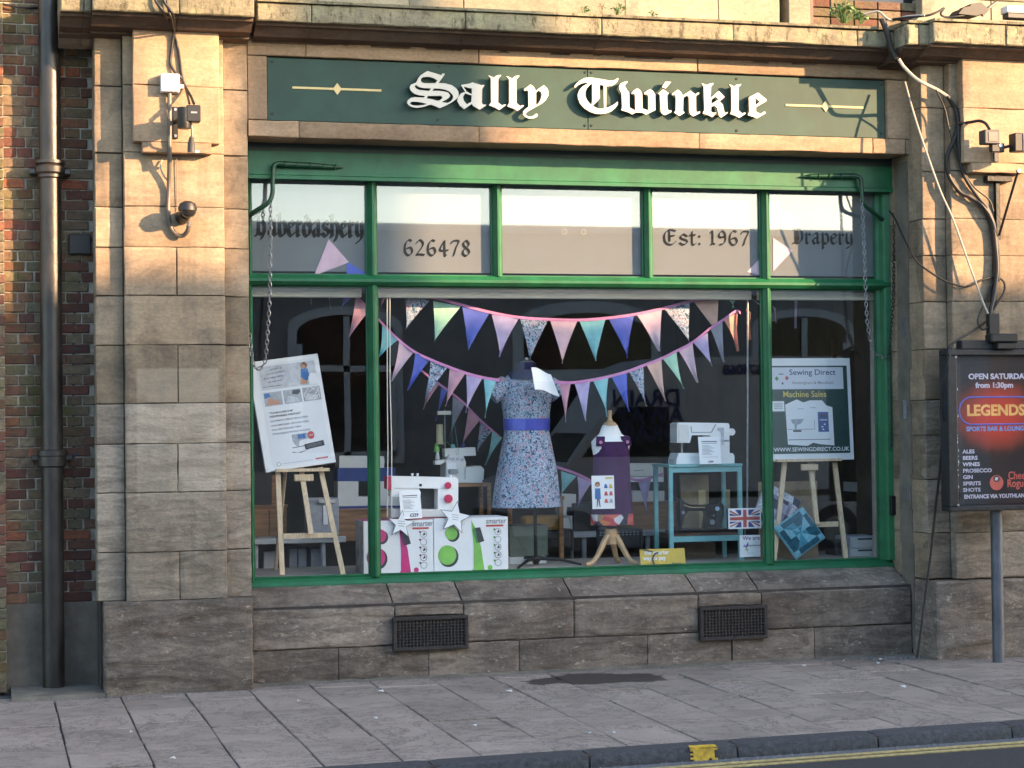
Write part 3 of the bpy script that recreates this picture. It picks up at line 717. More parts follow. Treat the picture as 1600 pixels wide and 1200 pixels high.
for i, (a, c) in enumerate(zip(edges, edges[1:])):
    a_ = a+(.033 if i else 0); c_ = c-(.033 if i < 4 else 0)
    p = sfb(B().box(a_, c_, .440, .446, ZT1, ZF-.002), 'fanlight_pane', FANGLASS)
    f = B().box(a_+.004, c_-.004, .4525, .4535, ZT1+.03, ZF-.005).build('frosted_film', FILM, p)
    # timber beads round the pane
    b = B(); b.box(a_, a_+.012, .42, .438, ZT1, ZF-.012); b.box(c_-.012, c_, .42, .438, ZT1, ZF-.012); b.box(a_+.012, c_-.012, .42, .438, ZT1, ZT1+.012)
    b.build('glazing_bead', GREEN, p)
for (a, c) in ((FX0+.03, XM1-.036), (XM1+.036, XM2-.034), (XM2+.034, FX1-.10)):
    p = sfb(B().box(a, c, .440, .446, .745, ZT0), 'display_pane', GLASS)
    b = B(); b.box(a, a+.012, .42, .438, .745, ZT0); b.box(c-.012, c, .42, .438, .745, ZT0); b.box(a+.012, c-.012, .42, .438, .745, .757); b.box(a+.012, c-.012, .42, .438, ZT0-.014, ZT0)
    b.build('glazing_bead', GREEN, p)
# three round pale marks on the middle fanlight
b = B()
for px in ((4.362,3.376), (4.441,3.438), (4.519,3.378)):
    n = 16
    for k in range(n):
        a0, a1 = 2*math.pi*k/n, 2*math.pi*(k+1)/n; X, Z = px
        b.add([(X+q*math.cos(a), .4385, Z+q*math.sin(a)) for q, a in ((.018, a0), (.018, a1), (.0205, a1), (.0205, a0))], [(0, 1, 2, 3)])
sfb(b, 'ring_marks', M('faint_ring', (.42, .40, .36), .6))

# broad-nib lettering on the fanlights
NIB = {
 'a': (.62, ['.08,.55 .28,.68 .42,.62 .42,.12 .50,.02 .60,.10', '.42,.42 .14,.30 .10,.12 .22,.0 .42,.14']),
 'b': (.60, ['.02,.95 .12,.90 .12,.12 .30,.0 .50,.14 .50,.48 .34,.64 .12,.50']),
 'd': (.60, ['.42,.48 .26,.66 .08,.50 .08,.14 .26,.0 .48,.14 .48,.60 .20,.92']),
 'e': (.52, ['.44,.12 .28,.0 .10,.14 .10,.50 .28,.66 .44,.50 .12,.32']),
 'f': (.4, ['.1,.0 .1,.9 .3,.98']),
 'h': (.62, ['.02,.95 .12,.90 .12,.08 .04,.0 .18,.02', '.12,.50 .34,.66 .50,.50 .50,.12 .32,-.20']),
 'i': (.30, ['.02,.60 .12,.64 .12,.10 .22,.02 .28,.08', '.10,.86 .18,.80']),
 'n': (.62, ['.02,.60 .12,.64 .12,.06 .20,.0', '.12,.50 .36,.66 .48,.52 .48,.08 .58,.04']),
 'p': (.60, ['.02,.62 .12,.64 .12,-.25 .18,-.28', '.12,.50 .32,.66 .50,.50 .50,.14 .30,.0 .12,.12']),
 'r': (.44, ['.02,.60 .12,.64 .12,.08 .22,.0', '.12,.48 .28,.64 .40,.54']),
 's': (.52, ['.46,.54 .26,.68 .10,.54 .14,.40 .42,.28 .44,.12 .24,.0 .04,.12']),
 't': (.40, ['.16,.86 .16,.10 .26,.0 .36,.08', '.02,.62 .34,.64']),
 'y': (.60, ['.02,.62 .12,.64 .12,.20 .28,.04 .48,.18', '.46,.66 .48,.10 .36,-.14 .10,-.26']),
 ':': (.26, ['.08,.10 .14,.03', '.08,.58 .14,.51']),
 'H': (.86, ['.02,.80 .16,.92 .26,.84 .22,.10 .06,.02', '.16,.92 .40,.98 .60,.86', '.24,.50 .46,.62 .64,.50 .64,.16 .46,-.14', '.06,.02 .26,.10 .46,.04']),
 'E': (.82, ['.70,.20 .48,.0 .22,.04 .08,.28 .08,.64 .24,.90 .48,.96', '.34,.90 .36,.20', '.36,.54 .62,.58', '.48,.96 .70,.88']),
 'D': (.84, ['.04,.84 .20,.94 .44,.94 .68,.74 .70,.28 .44,.02 .22,.06 .04,.0', '.22,.92 .26,.10', '.38,.86 .40,.14']),
 '6': (.60, ['.46,.88 .30,.94 .12,.70 .08,.28 .22,.04 .40,.06 .50,.26 .40,.48 .18,.42']),
 '2': (.60, ['.08,.74 .26,.94 .44,.80 .42,.56 .08,.06', '.08,.06 .30,.08 .52,.04']),
 '4': (.62, ['.36,.92 .10,.36 .56,.34', '.36,.92 .38,.04 .46,.04']),
 '7': (.58, ['.08,.76 .16,.90 .50,.90 .34,.50 .20,.02']),
 '8': (.58, ['.44,.78 .30,.94 .14,.82 .16,.62 .40,.40 .46,.20 .28,.02 .10,.16 .16,.40 .40,.60 .44,.78']),
 '1': (.36, ['.04,.78 .16,.90 .16,.12 .06,.04', '.16,.12 .28,.06']),
 '9': (.58, ['.14,.04 .36,.10 .48,.40 .44,.78 .28,.92 .12,.72 .16,.52 .44,.56']),
}
def nib_text(s, x, z, h, mat, parent, y, k=1.0, nibw=.155, name='lettering', space=.06):
    for ch in s:
        if ch == ' ': x += h*.45; continue
        wd, strokes = NIB[ch]; b = B(); lay = 0; nw = h*nibw/2; na = R(42)
        nv = (math.cos(na)*nw, math.sin(na)*nw); tv = (-math.sin(na)*nw*.22, math.cos(na)*nw*.22)
        for st in strokes:
            P = [tuple(float(t) for t in q.split(',')) for q in st.split()]
            P3 = smoothline([(p[0], 0, p[1]) for p in P], 5)
            for a, c in zip(P3, P3[1:]):
                ax, az_, cx, cz = x+a.x*h*k, z+a.z*h, x+c.x*h*k, z+c.z*h
                pts = [(px+sa*nv[0]+sb*tv[0], pz+sa*nv[1]+sb*tv[1]) for px, pz in ((ax, az_), (cx, cz)) for sa in (-1, 1) for sb in (-1, 1)]
                hull = convex(pts); yy = y-.00003*lay; lay += 1
                b.add([(q[0], yy, q[1]) for q in hull], [tuple(range(len(hull)))])
        b.build(name, mat, parent); x += (wd+space)*h*k
    return x
def convex(pts):
    pts = sorted(set(pts))
    def half(ps):
        o = []
        for p in ps:
            while len(o) > 1 and (o[-1][0]-o[-2][0])*(p[1]-o[-2][1])-(o[-1][1]-o[-2][1])*(p[0]-o[-2][0]) <= 0: o.pop()
            o.append(p)
        return o
    lo, hi = half(pts), half(pts[::-1]); return lo[:-1]+hi[:-1]
WINK = M('dark_window_vinyl', (.008, .008, .007), .7, spec=.1)
panes = [o for o in sf.children if o.name.startswith('fanlight_pane')]
def nibline(s, pane, x0, x1, z, h, **k):
    wsum = sum(.45 if c == ' ' else NIB[c][0]+.06 for c in s)-.06; nib_text(s, x0, z, h, WINK, pane, .4505, (x1-x0)/(wsum*h), **k)
nibline('Haberdashery', panes[0], 1.941, 2.769, 3.314, 3.483-3.314, nibw=.19)
nibline('626478', panes[1], 3.076, 3.611, 3.175, 3.303-3.175, nibw=.17)
nibline('Est: 1967', panes[3], 5.182, 5.934, 3.287, 3.41-3.287, nibw=.17)
nibline('Drapery', panes[4], 6.289, 6.825, 3.311, 3.436-3.311, nibw=.18)

# ================================================================ name board
x0, x1, z0, z1 = 1.983, 6.918, ZS0, ZS1
sg = thing('shop_sign', 'dark green name board with raised cream blackletter name above the shop window', 'sign', ((x0+x1)/2, .03, z0))
def sgb(b, name, mat, **k): return inw(b, name, mat, sg, **k)
xs_ = 4.436
sgb(B().cbox(x0, xs_-.0015, .028, .1, z0, z1, .003), 'board', SIGNG); sgb(B().cbox(xs_+.0015, x1, .028, .1, z0, z1, .003), 'board', SIGNG)
LET = [
 ('S', [[(3.172,4.51),(3.239,4.493),(3.276,4.482),(3.285,4.495),(3.303,4.496),(3.298,4.481),(3.255,4.424),(3.308,4.422),(3.356,4.411),(3.389,4.389),(3.407,4.363),(3.409,4.338),(3.395,4.312),(3.365,4.288),(3.314,4.259),(3.269,4.238),(3.255,4.237),(3.236,4.246),(3.196,4.26),(3.174,4.254),(3.138,4.241),(3.087,4.232),(3.054,4.236),(3.025,4.25),(3.014,4.271),(3.022,4.289),(3.044,4.306),(3.076,4.312),(3.142,4.311),(3.151,4.323),(3.106,4.326),(3.069,4.337),(3.044,4.358),(3.034,4.382),(3.045,4.404),(3.074,4.416),(3.087,4.423),(3.1,4.452),(3.118,4.475),(3.144,4.493)],[(3.166,4.467),(3.136,4.461),(3.122,4.45),(3.12,4.437),(3.129,4.423),(3.147,4.418),(3.231,4.421),(3.248,4.443),(3.224,4.455),(3.195,4.465)],[(3.083,4.405),(3.096,4.393),(3.117,4.385),(3.146,4.381),(3.196,4.381),(3.183,4.362),(3.143,4.364),(3.106,4.367),(3.084,4.377),(3.074,4.392)],[(3.22,4.381),(3.267,4.381),(3.308,4.375),(3.341,4.36),(3.362,4.336),(3.366,4.318),(3.351,4.292),(3.325,4.277),(3.303,4.278),(3.277,4.283),(3.314,4.302),(3.336,4.317),(3.342,4.335),(3.329,4.353),(3.296,4.362),(3.249,4.366),(3.207,4.363)],[(3.173,4.324),(3.27,4.328),(3.283,4.319),(3.281,4.308),(3.255,4.291),(3.241,4.291),(3.204,4.3),(3.164,4.306)],[(3.058,4.278),(3.094,4.277),(3.131,4.272),(3.167,4.264),(3.141,4.256),(3.094,4.249),(3.061,4.249),(3.039,4.259),(3.041,4.272)]]),
 ('a', [[(3.455,4.42),(3.49,4.427),(3.516,4.437),(3.549,4.428),(3.586,4.419),(3.609,4.422),(3.605,4.413),(3.59,4.39),(3.587,4.284),(3.596,4.273),(3.62,4.274),(3.616,4.265),(3.569,4.233),(3.547,4.245),(3.521,4.258),(3.51,4.276),(3.449,4.233),(3.414,4.262),(3.396,4.294),(3.402,4.319),(3.426,4.352),(3.46,4.364),(3.449,4.378),(3.427,4.414)],[(3.445,4.405),(3.469,4.368),(3.509,4.348),(3.51,4.391),(3.475,4.397)],[(3.458,4.354),(3.441,4.324),(3.448,4.296),(3.472,4.271),(3.505,4.292),(3.509,4.337)]]),
 ('l', [[(3.637,4.493),(3.654,4.492),(3.682,4.48),(3.699,4.494),(3.716,4.5),(3.739,4.502),(3.736,4.493),(3.717,4.471),(3.713,4.293),(3.739,4.274),(3.75,4.273),(3.756,4.279),(3.773,4.28),(3.769,4.271),(3.72,4.235),(3.688,4.253),(3.642,4.268),(3.645,4.275),(3.657,4.292),(3.657,4.469)]]),
 ('l', [[(3.777,4.492),(3.794,4.491),(3.824,4.478),(3.844,4.494),(3.859,4.5),(3.881,4.502),(3.878,4.493),(3.858,4.472),(3.856,4.293),(3.879,4.273),(3.892,4.273),(3.898,4.279),(3.913,4.278),(3.909,4.269),(3.862,4.233),(3.83,4.252),(3.784,4.265),(3.787,4.273),(3.798,4.293),(3.799,4.468)]]),
 ('y', [[(3.966,4.438),(3.988,4.424),(4.003,4.405),(4.007,4.39),(4.071,4.436),(4.096,4.415),(4.108,4.39),(4.106,4.357),(4.087,4.324),(4.052,4.293),(4.001,4.265),(3.954,4.239),(3.931,4.221),(3.927,4.206),(3.942,4.196),(3.968,4.195),(3.989,4.201),(4.001,4.214),(4.014,4.218),(4.023,4.209),(4.015,4.194),(3.991,4.182),(3.949,4.179),(3.92,4.191),(3.905,4.209),(3.907,4.231),(3.924,4.249),(3.949,4.268),(3.948,4.388),(3.937,4.393),(3.922,4.387),(3.914,4.396),(3.922,4.404),(3.945,4.421)],[(4.01,4.376),(4.031,4.395),(4.05,4.381),(4.055,4.359),(4.045,4.326),(4.03,4.3),(4.009,4.278)]]),
 ('T', [[(4.425,4.508),(4.459,4.506),(4.521,4.499),(4.59,4.49),(4.624,4.491),(4.646,4.501),(4.657,4.511),(4.667,4.507),(4.659,4.487),(4.639,4.464),(4.612,4.449),(4.568,4.443),(4.564,4.278),(4.599,4.292),(4.63,4.309),(4.657,4.331),(4.659,4.31),(4.637,4.28),(4.606,4.254),(4.567,4.238),(4.521,4.23),(4.479,4.231),(4.433,4.245),(4.391,4.269),(4.357,4.304),(4.341,4.344),(4.339,4.373),(4.351,4.407),(4.378,4.437),(4.428,4.466),(4.401,4.465),(4.371,4.459),(4.344,4.445),(4.325,4.428),(4.313,4.425),(4.313,4.438),(4.329,4.457),(4.356,4.48),(4.39,4.499)],[(4.454,4.46),(4.436,4.45),(4.412,4.423),(4.399,4.394),(4.398,4.364),(4.411,4.335),(4.438,4.302),(4.449,4.304),(4.453,4.329)],[(4.514,4.454),(4.515,4.354),(4.499,4.331),(4.457,4.293),(4.479,4.279),(4.51,4.271),(4.546,4.272),(4.545,4.45)]]),
 ('w', [[(4.723,4.487),(4.739,4.489),(4.735,4.474),(4.719,4.461),(4.717,4.45),(4.734,4.421),(4.751,4.405),(4.751,4.289),(4.759,4.284),(4.798,4.266),(4.797,4.386),(4.788,4.395),(4.77,4.391),(4.771,4.402),(4.792,4.423),(4.818,4.438),(4.841,4.423),(4.856,4.395),(4.857,4.283),(4.905,4.27),(4.905,4.382),(4.893,4.395),(4.875,4.391),(4.871,4.402),(4.893,4.419),(4.92,4.435),(4.944,4.421),(4.961,4.395),(4.961,4.273),(4.926,4.257),(4.883,4.236),(4.856,4.25),(4.825,4.251),(4.801,4.25),(4.774,4.235),(4.736,4.252),(4.684,4.266),(4.692,4.283),(4.689,4.394),(4.672,4.422),(4.669,4.448),(4.684,4.471)]]),
 ('i', [[(4.986,4.402),(5.002,4.417),(5.026,4.436),(5.049,4.424),(5.072,4.408),(5.058,4.391),(5.059,4.291),(5.07,4.275),(5.09,4.277),(5.092,4.263),(5.039,4.237),(5.015,4.247),(5.004,4.264),(4.998,4.393)],[(5.046,4.497),(5.093,4.496),(5.047,4.443),(5.016,4.453)]]),
 ('n', [[(5.147,4.439),(5.171,4.421),(5.186,4.395),(5.249,4.433),(5.273,4.419),(5.288,4.406),(5.308,4.421),(5.322,4.42),(5.32,4.411),(5.296,4.395),(5.294,4.384),(5.294,4.276),(5.306,4.269),(5.326,4.277),(5.325,4.262),(5.27,4.235),(5.247,4.249),(5.236,4.271),(5.235,4.382),(5.219,4.396),(5.19,4.377),(5.186,4.275),(5.2,4.262),(5.156,4.234),(5.113,4.261),(5.127,4.275),(5.129,4.384),(5.119,4.397),(5.101,4.393),(5.098,4.404),(5.12,4.421)]]),
 ('k', [[(5.34,4.49),(5.354,4.492),(5.386,4.482),(5.413,4.496),(5.439,4.5),(5.439,4.491),(5.419,4.47),(5.416,4.384),(5.476,4.435),(5.488,4.436),(5.531,4.394),(5.489,4.359),(5.514,4.335),(5.525,4.283),(5.537,4.269),(5.553,4.279),(5.553,4.269),(5.499,4.232),(5.485,4.241),(5.474,4.271),(5.468,4.304),(5.447,4.324),(5.419,4.316),(5.416,4.28),(5.428,4.269),(5.46,4.27),(5.454,4.259),(5.426,4.233),(5.394,4.248),(5.349,4.261),(5.351,4.271),(5.361,4.282),(5.358,4.468)],[(5.454,4.395),(5.42,4.368),(5.42,4.336),(5.481,4.373)]]),
 ('l', [[(5.568,4.492),(5.584,4.491),(5.61,4.479),(5.632,4.493),(5.668,4.5),(5.668,4.492),(5.648,4.474),(5.645,4.295),(5.671,4.273),(5.681,4.271),(5.689,4.278),(5.705,4.276),(5.701,4.268),(5.65,4.235),(5.617,4.251),(5.575,4.264),(5.579,4.276),(5.587,4.289),(5.585,4.472)]]),
 ('e', [[(5.731,4.398),(5.807,4.437),(5.817,4.433),(5.881,4.385),(5.879,4.373),(5.79,4.322),(5.791,4.288),(5.827,4.272),(5.858,4.291),(5.872,4.287),(5.867,4.275),(5.796,4.234),(5.768,4.246),(5.721,4.258),(5.725,4.271),(5.733,4.284)],[(5.785,4.396),(5.788,4.34),(5.824,4.366)]]),
]
for nm, loops in LET:
    me = outline_mesh(loops, .022, 'letter'); me.materials.append(CREAM); me.materials.append(BRONZE)
    for p in me.polygons:
        if abs(p.normal.y) < .5: p.material_index = 1
    o = put('letter', me, sg); o.location = (-sg.location.x, -.062, -sg.location.z)
    xs1 = [q[0] for q in loops[0]]; zs1 = [q[1] for q in loops[0]]
for a, c, d in (((2.169,4.365), (2.832,4.359), 2.501), ((6.064,4.357), (6.727,4.358), 6.402)):
    zc_ = (a[1]+c[1])/2; b = B(); b.box(a[0], c[0], .0215, .0275, zc_-.008, zc_+.008); b.prism([(d-.033, zc_), (d, zc_-.044), (d+.033, zc_), (d, zc_+.044)], .0195, .0215); sgb(b, 'gold_rule', GOLD)
for q in ((2.025,4.552), (2.022,4.172), (3.277,4.561), (3.263,4.162), (4.42,4.56), (4.471,4.561), (4.414,4.153), (4.466,4.154), (5.658,4.555), (5.652,4.149), (6.892,4.552), (6.885,4.159)):
    sgb(B().disc(q[0], q[1]-.004, .009, .021, .03, 10), 'screw', IRON)

# ================================================================ across the street (seen in the glass, and what keeps the low sun off the street)
far_pv = struct(B().box(-40, 60, -16.2, -10.6, -.28, .0).build('far_pavement', SLAB))
op = thing('rendered_building', 'low grey rendered building with arched casements reflected in the display panes', 'building', (9, -18, 0))
def opb(b, n, m, par=None):
    if par is not None: return b.build(n, m, par)
    return inw(b, n, m, op)
opb(B().box(-14, 16, -24, -16, -.05, 5.02), 'wall', BREND)
opb(B().box(-14.1, 16.1, -24.1, -15.85, 5.02, 5.14), 'parapet', BREND)
opb(B().box(-14, 16, -16.0, -15.94, 4.0, 4.18), 'string_course', WINW)
def arch(xc, w, z0, z1, n=12):
    rise = w*.18
    return [(xc-w/2, z0), (xc+w/2, z0)]+[(xc+w/2*math.cos(math.pi*k/n), z1-rise+rise*math.sin(math.pi*k/n)) for k in range(n+1)]
for xc, w, z0, z1 in ((5.6, 1.6, 1.35, 3.65), (1.6, 1.5, 1.35, 3.65), (-2.4, 1.5, 1.35, 3.65), (13.6, 1.6, 1.35, 3.65)):
    wn = opb(B().prism(arch(xc, w+.28, z0-.12, z1+.14), -15.93, -16.0), 'window', WINW)
    opb(B().prism(arch(xc, w, z0, z1), -15.92, -15.98), 'pane', DARKG, wn)
    zz = z0+(z1-z0)*.62
    for q in ((xc-.05, xc+.05, z0, z1-.03), (xc-w/2, xc+w/2, zz-.05, zz+.05), (xc-w/2, xc-w/2+.08, z0, zz+.4), (xc+w/2-.08, xc+w/2, z0, zz+.4), (xc-w/2, xc+w/2, z0, z0+.08)):
        opb(B().box(q[0], q[1], -15.915, -15.87, q[2], q[3]), 'glazing_bar', WINW, wn)
dw = opb(B().prism(arch(9.7, 2.6, 0, 3.9), -15.94, -16.0), 'doorway', WINW)
opb(B().prism(arch(9.7, 2.2, 0, 3.7), -15.93, -15.98), 'door', DARKG, dw)
opb(B().box(8.4, 11.0, -15.92, -15.8, 2.55, 2.75), 'door_head', WINW, dw)
tb = thing('brick_terrace', 'tall buff brick building with a broad chimney across the street, in shade', 'building', (24, -20, 0))
inw(B().prism([(17.3, -.05), (34, -.05), (34, 9.32), (26, 9.50), (25, 9.70), (21.5, 9.72), (20.5, 9.64), (17.3, 9.62)], -19.5, -16.0), 'wall', BREND2, tb)
inw(B().prism([(17.2, 9.623), (20.5, 9.643), (21.5, 9.723), (25, 9.703), (26, 9.503), (34.1, 9.323), (34.1, 9.403), (26, 9.583), (25, 9.783), (21.5, 9.803), (20.5, 9.723), (17.2, 9.703)], -19.6, -15.9), 'parapet', BREND, tb)
ch_ = inw(B().box(23.08, 24.32, -17.8, -17.2, 9.3, 15.2), 'chimney', BREND2, tb)
for k in range(3): B().lathe(23.34+k*.36, -17.5, [(.12, 15.2), (.15, 15.3), (.12, 15.8), (.14, 15.9)], 12).build('chimney_pot', BREND2, ch_)
for r_ in range(3):
    for k in range(6):
        x = 18.0+k*2.6; z = .9+r_*3.1
        wn = inw(B().box(x, x+1.1, -16.0, -15.96, z, z+1.8), 'window', WINW, tb); B().box(x+.06, x+1.04, -15.958, -15.95, z+.06, z+1.74).build('pane', DARKG, wn)
        B().box(x+.06, x+1.04, -15.948, -15.93, z+.88, z+.92).build('glazing_bar', WINW, wn)
# parked van reflected in the glass
van = thing('delivery_van', 'white panel van with navy drain company lettering, reflected in the glass', 'van', (9.5, -12, -.085))
P = [(7.05, .30), (7.0, .75), (7.15, 1.05), (7.85, 1.28), (8.5, 2.15), (8.85, 2.62), (9.3, 2.78), (12.6, 2.80), (12.8, 2.6), (12.85, .32)]
body = inw(B().prism(P, -13.0, -11.05), 'body', VANW, van)
inw(B().prism([(8.05, 1.38), (8.6, 2.08), (9.35, 2.08), (9.35, 1.38)], -11.05, -11.035), 'door_window', DARKG, van)
inw(B().add([(7.87, -11.2, 1.31), (7.87, -12.85, 1.31), (8.48, -12.75, 2.12), (8.48, -11.3, 2.12)], [(0, 1, 2, 3)]), 'windscreen', DARKG, van)
inw(B().box(6.95, 7.1, -12.98, -11.07, .28, .62), 'bumper', BLACK, van)
inw(B().box(9.5, 12.8, -11.05, -11.03, .78, .86), 'side_strip', BLACK, van)
for x in (7.95, 11.9):
    for y in (-11.03, -12.77):
        wl = inw(B().add(*(lambda n=20: ([(x+.36*math.cos(6.2832*k/n), yy, .275+.36*math.sin(6.2832*k/n)) for yy in (y, y-.22) for k in range(n)], [tuple(range(n)), tuple(range(2*n-1, n-1, -1))]+[(k, (k+1) % n, (k+1) % n+n, k+n) for k in range(n)]))()), 'wheel', TYRE, van)
        B().add([(x+.2*math.cos(6.2832*k/14), y+.004, .275+.2*math.sin(6.2832*k/14)) for k in range(14)], [tuple(range(14))]).build('rim', STEEL, wl)
for s, z, sz, xr in (('DRAIN', 2.093, .34, 8.512), ('AWAY', 1.839, .34, 8.546), ('DRAIN', 1.585, .34, 8.504), ('674068', 2.532, .2, 10.175)):
    me = text_mesh(s, sz, .002, .006); me.materials.append(NAVY)
    o = put('lettering', me, van); ex = max(v.co.x for v in me.vertices); o.rotation_euler = (0, 0, math.pi); o.location = (xr+ex-9.5, -11.028+12, z+.085)

# ================================================================ shop interior
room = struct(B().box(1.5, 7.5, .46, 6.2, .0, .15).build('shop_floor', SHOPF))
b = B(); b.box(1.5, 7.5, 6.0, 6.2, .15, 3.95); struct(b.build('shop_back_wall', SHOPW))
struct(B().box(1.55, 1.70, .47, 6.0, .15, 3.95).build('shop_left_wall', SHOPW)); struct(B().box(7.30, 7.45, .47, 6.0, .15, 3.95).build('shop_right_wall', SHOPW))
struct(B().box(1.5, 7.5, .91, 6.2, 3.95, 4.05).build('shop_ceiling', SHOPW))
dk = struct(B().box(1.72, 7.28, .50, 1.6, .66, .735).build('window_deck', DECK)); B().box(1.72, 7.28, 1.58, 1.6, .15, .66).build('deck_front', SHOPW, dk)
ZD = .735
bl = thing('window_blind', 'rolled white window blind under the green transom', 'blind', (4.5, .62, 2.9))
for a, c in ((1.92, XM1-.05), (XM1+.02, 5.983), (XM2+.02, 7.066)):
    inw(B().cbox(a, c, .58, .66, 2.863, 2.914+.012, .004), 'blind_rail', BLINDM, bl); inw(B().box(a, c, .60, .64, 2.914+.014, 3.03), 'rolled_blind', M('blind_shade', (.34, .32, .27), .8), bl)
inw(B().tube([(2.978,0.6,2.927),(2.971,0.6,2.197),(2.971,0.6,1.704),(2.96,0.6,1.173)], .004, 6), 'blind_cord', BLINDM, bl)
inw(B().tube([(2.999,0.6,2.927),(2.993,0.6,2.196),(3.001,0.6,1.703),(2.995,0.6,1.172)], .004, 6), 'blind_cord', BLINDM, bl)
tag(B().tube([(5.964,0.62,2.897),(5.95,0.62,1.971),(5.935,0.62,1.167)], .0085, 8).build('blind_wand', STEEL, None, True), 'thin grey blind wand hanging left of the right mullion', 'wand')

# ---------------------------------------------------------------- easels and posters
def easel(label, feet, top, bar, ledge, back, y0, y1):
    t = thing('easel', label, 'easel', (feet[0][0], y0, ZD), group='display easels')
    for (fx, fz), (tx, tz) in zip(feet, top):
        d = Vector((tx-fx, 0, tz-fz)); n = Vector((d.z, 0, -d.x)).normalized()*.019
        b = B(); pts = []
        for X, Z, Y in ((fx, fz, y0), (tx, tz, y1)):
            for sx in (-1, 1):
                for sy in (-.012, .012): pts.append((X+n.x*sx, Y+sy, Z+n.z*sx))
        b.add(pts, [(0, 1, 3, 2), (4, 5, 7, 6), (0, 2, 6, 4), (1, 3, 7, 5), (0, 1, 5, 4), (2, 3, 7, 6)]); inw(b, 'leg', PINE, t)
    inw(B().box(*bar), 'cross_bar', PINE, t)
    inw(B().box(*ledge), 'ledge', PINE, t)
    x0, x1, ya, yb, z0, z1 = ledge; xc = (x0+x1)/2+.01
    inw(B().cbox(xc-.075, xc+.075, ya+.02, ya+.05, z0-.075, z0-.022, .006), 'clamp', PINE, t)
    inw(B().tube(back, .016, 6), 'back_leg', PINE, t); return t
yl0, yl1 = .66, .92
easel('pale pine easel under the leaning white poster in the left pane', [(2.155,0.752), (2.623,0.742), (2.378,1.059)], [(2.151,1.605), (2.484,1.56), (2.334,1.562)],
      (2.168, 2.563, .70, .73, 1.021, 1.06), (2.13, 2.545, .76, .84, 1.53, 1.554),
      [(2.203, 1.35, ZD), (2.232, .95, 1.562)], .66, .84)
easel('pale pine easel under the dark green sewing poster in the right pane', [(6.171,0.691), (6.818,0.708), (6.562,1.027)], [(6.362,1.535), (6.81,1.527), (6.591,1.531)],
      (6.246, 6.782, .72, .75, 0.997, 1.039), (6.257, 6.834, .74, .83, 1.539, 1.56),
      [(6.806, 1.35, ZD), (6.674, .95, 1.512)], .66, .84)

def quad(par, x, z, w, h, mat, y=-.0012, name='print', rot=0):
    o = B().box(x, x+w, y-.0006, y, z, z+h).build(name, mat, par); return o
LPW, LPH = .555, .865
lp = thing('poster_board', 'white sewing machine poster on a thick board, tilted on the left easel', 'poster', (2.052, .775, 1.524+.004), (R(-9), R(-7.2), R(3)))
B().cbox(0, LPW, 0, .035, 0, LPH, .003).build('board', PRINTW, lp)
quad(lp, .06, .03, LPW-.09, LPH-.06, M('poster_paper', (.70, .72, .75), .45, var=.02), name='sheet')
Y2, Y3 = -.0025, -.0038
quad(lp, .075, LPH-.235, LPW-.115, .185, GREYPR2, Y2, 'photo')
for k in range(3): quad(lp, .08+k*.153, LPH-.362, .14, .107, GREYPR, Y2, 'photo')
def pshape(par, pts, mat, y=Y3, name='print'):
    return B().prism(pts, y-.0006, y).build(name, mat, par)
x_, z_ = .375, LPH-.235                                         # printed picture: seated figure at a chair
pshape(lp, [(x_, z_+.01), (x_+.03, z_+.09), (x_+.07, z_+.09), (x_+.06, z_+.01)], SKIN)
pshape(lp, [(x_+.015, z_+.07), (x_+.03, z_+.13), (x_+.08, z_+.13), (x_+.085, z_+.06), (x_+.06, z_+.03)], BLUEPR, -.0046)
B().disc(x_+.055, z_+.155, .026, -.0056, -.0048, 14).build('print', HAIRP, lp); B().disc(x_+.048, z_+.148, .017, -.0066, -.0058, 12).build('print', SKIN, lp)
pshape(lp, [(x_+.075, z_), (x_+.075, z_+.06), (x_+.10, z_+.09), (x_+.135, z_+.085), (x_+.15, z_+.04), (x_+.15, z_)], PRINTW, -.0066)
for k, c_ in ((0, SKIN), (1, GREYPR2), (2, GREYPR2)):
    pshape(lp, [(.09+k*.153, LPH-.355), (.115+k*.153, LPH-.30), (.19+k*.153, LPH-.325), (.20+k*.153, LPH-.355)], c_)
pshape(lp, [(.085, LPH-.262), (.085, LPH-.30), (.13, LPH-.29), (.125, LPH-.262)], BLUEPR, -.0046)
pshape(lp, [(.31, LPH-.262), (.30, LPH-.29), (.345, LPH-.30), (.37, LPH-.28), (.365, LPH-.262)], INK, -.0046)
for k in range(5):
    B().tube([(.39+.13*(.5+.5*math.sin(k*2+j)), -.0045, LPH-.355+.095*(.5+.5*math.cos(k*1.7+j*1.3))) for j in range(3)], .0025, 5).build('print', PRINTW, lp)
for s, x, z, sz in (('you want an', .16, LPH-.085, .024), ('essential promise for', .13, LPH-.118, .022), ('all my sewing, quilting', .10, LPH-.152, .022), ('and embroidery"', .13, LPH-.182, .022)):
    lettering(s, sz, INK, lp, (x, Y3-.001, z), -.0002, sx=.82, rot=(0, R(-3), 0))
B().box(.085, .24, Y3-.0006, Y3, LPH-.212, LPH-.209).build('print', INK, lp)
for s, z, sz, m_ in (('"THE MACHINE IS MY', LPH-.425, .021, INK), ('INDISPENSABLE ASSISTANT"', LPH-.452, .021, INK), ('AUTOMATIC THREAD REGULATION', LPH-.487, .019, GREYINK), ('LARGE EMBROIDERY, SEWS EVERYTHING', LPH-.522, .017, GREYINK), ('DUAL FEED FOR EVERY FABRIC', LPH-.555, .018, GREYINK), ('STITCH REGULATOR BUILT INCLUDED', LPH-.588, .018, GREYINK)):
    lettering(s, sz, m_, lp, (.10, Y2-.001, z), .0003, sx=.95)
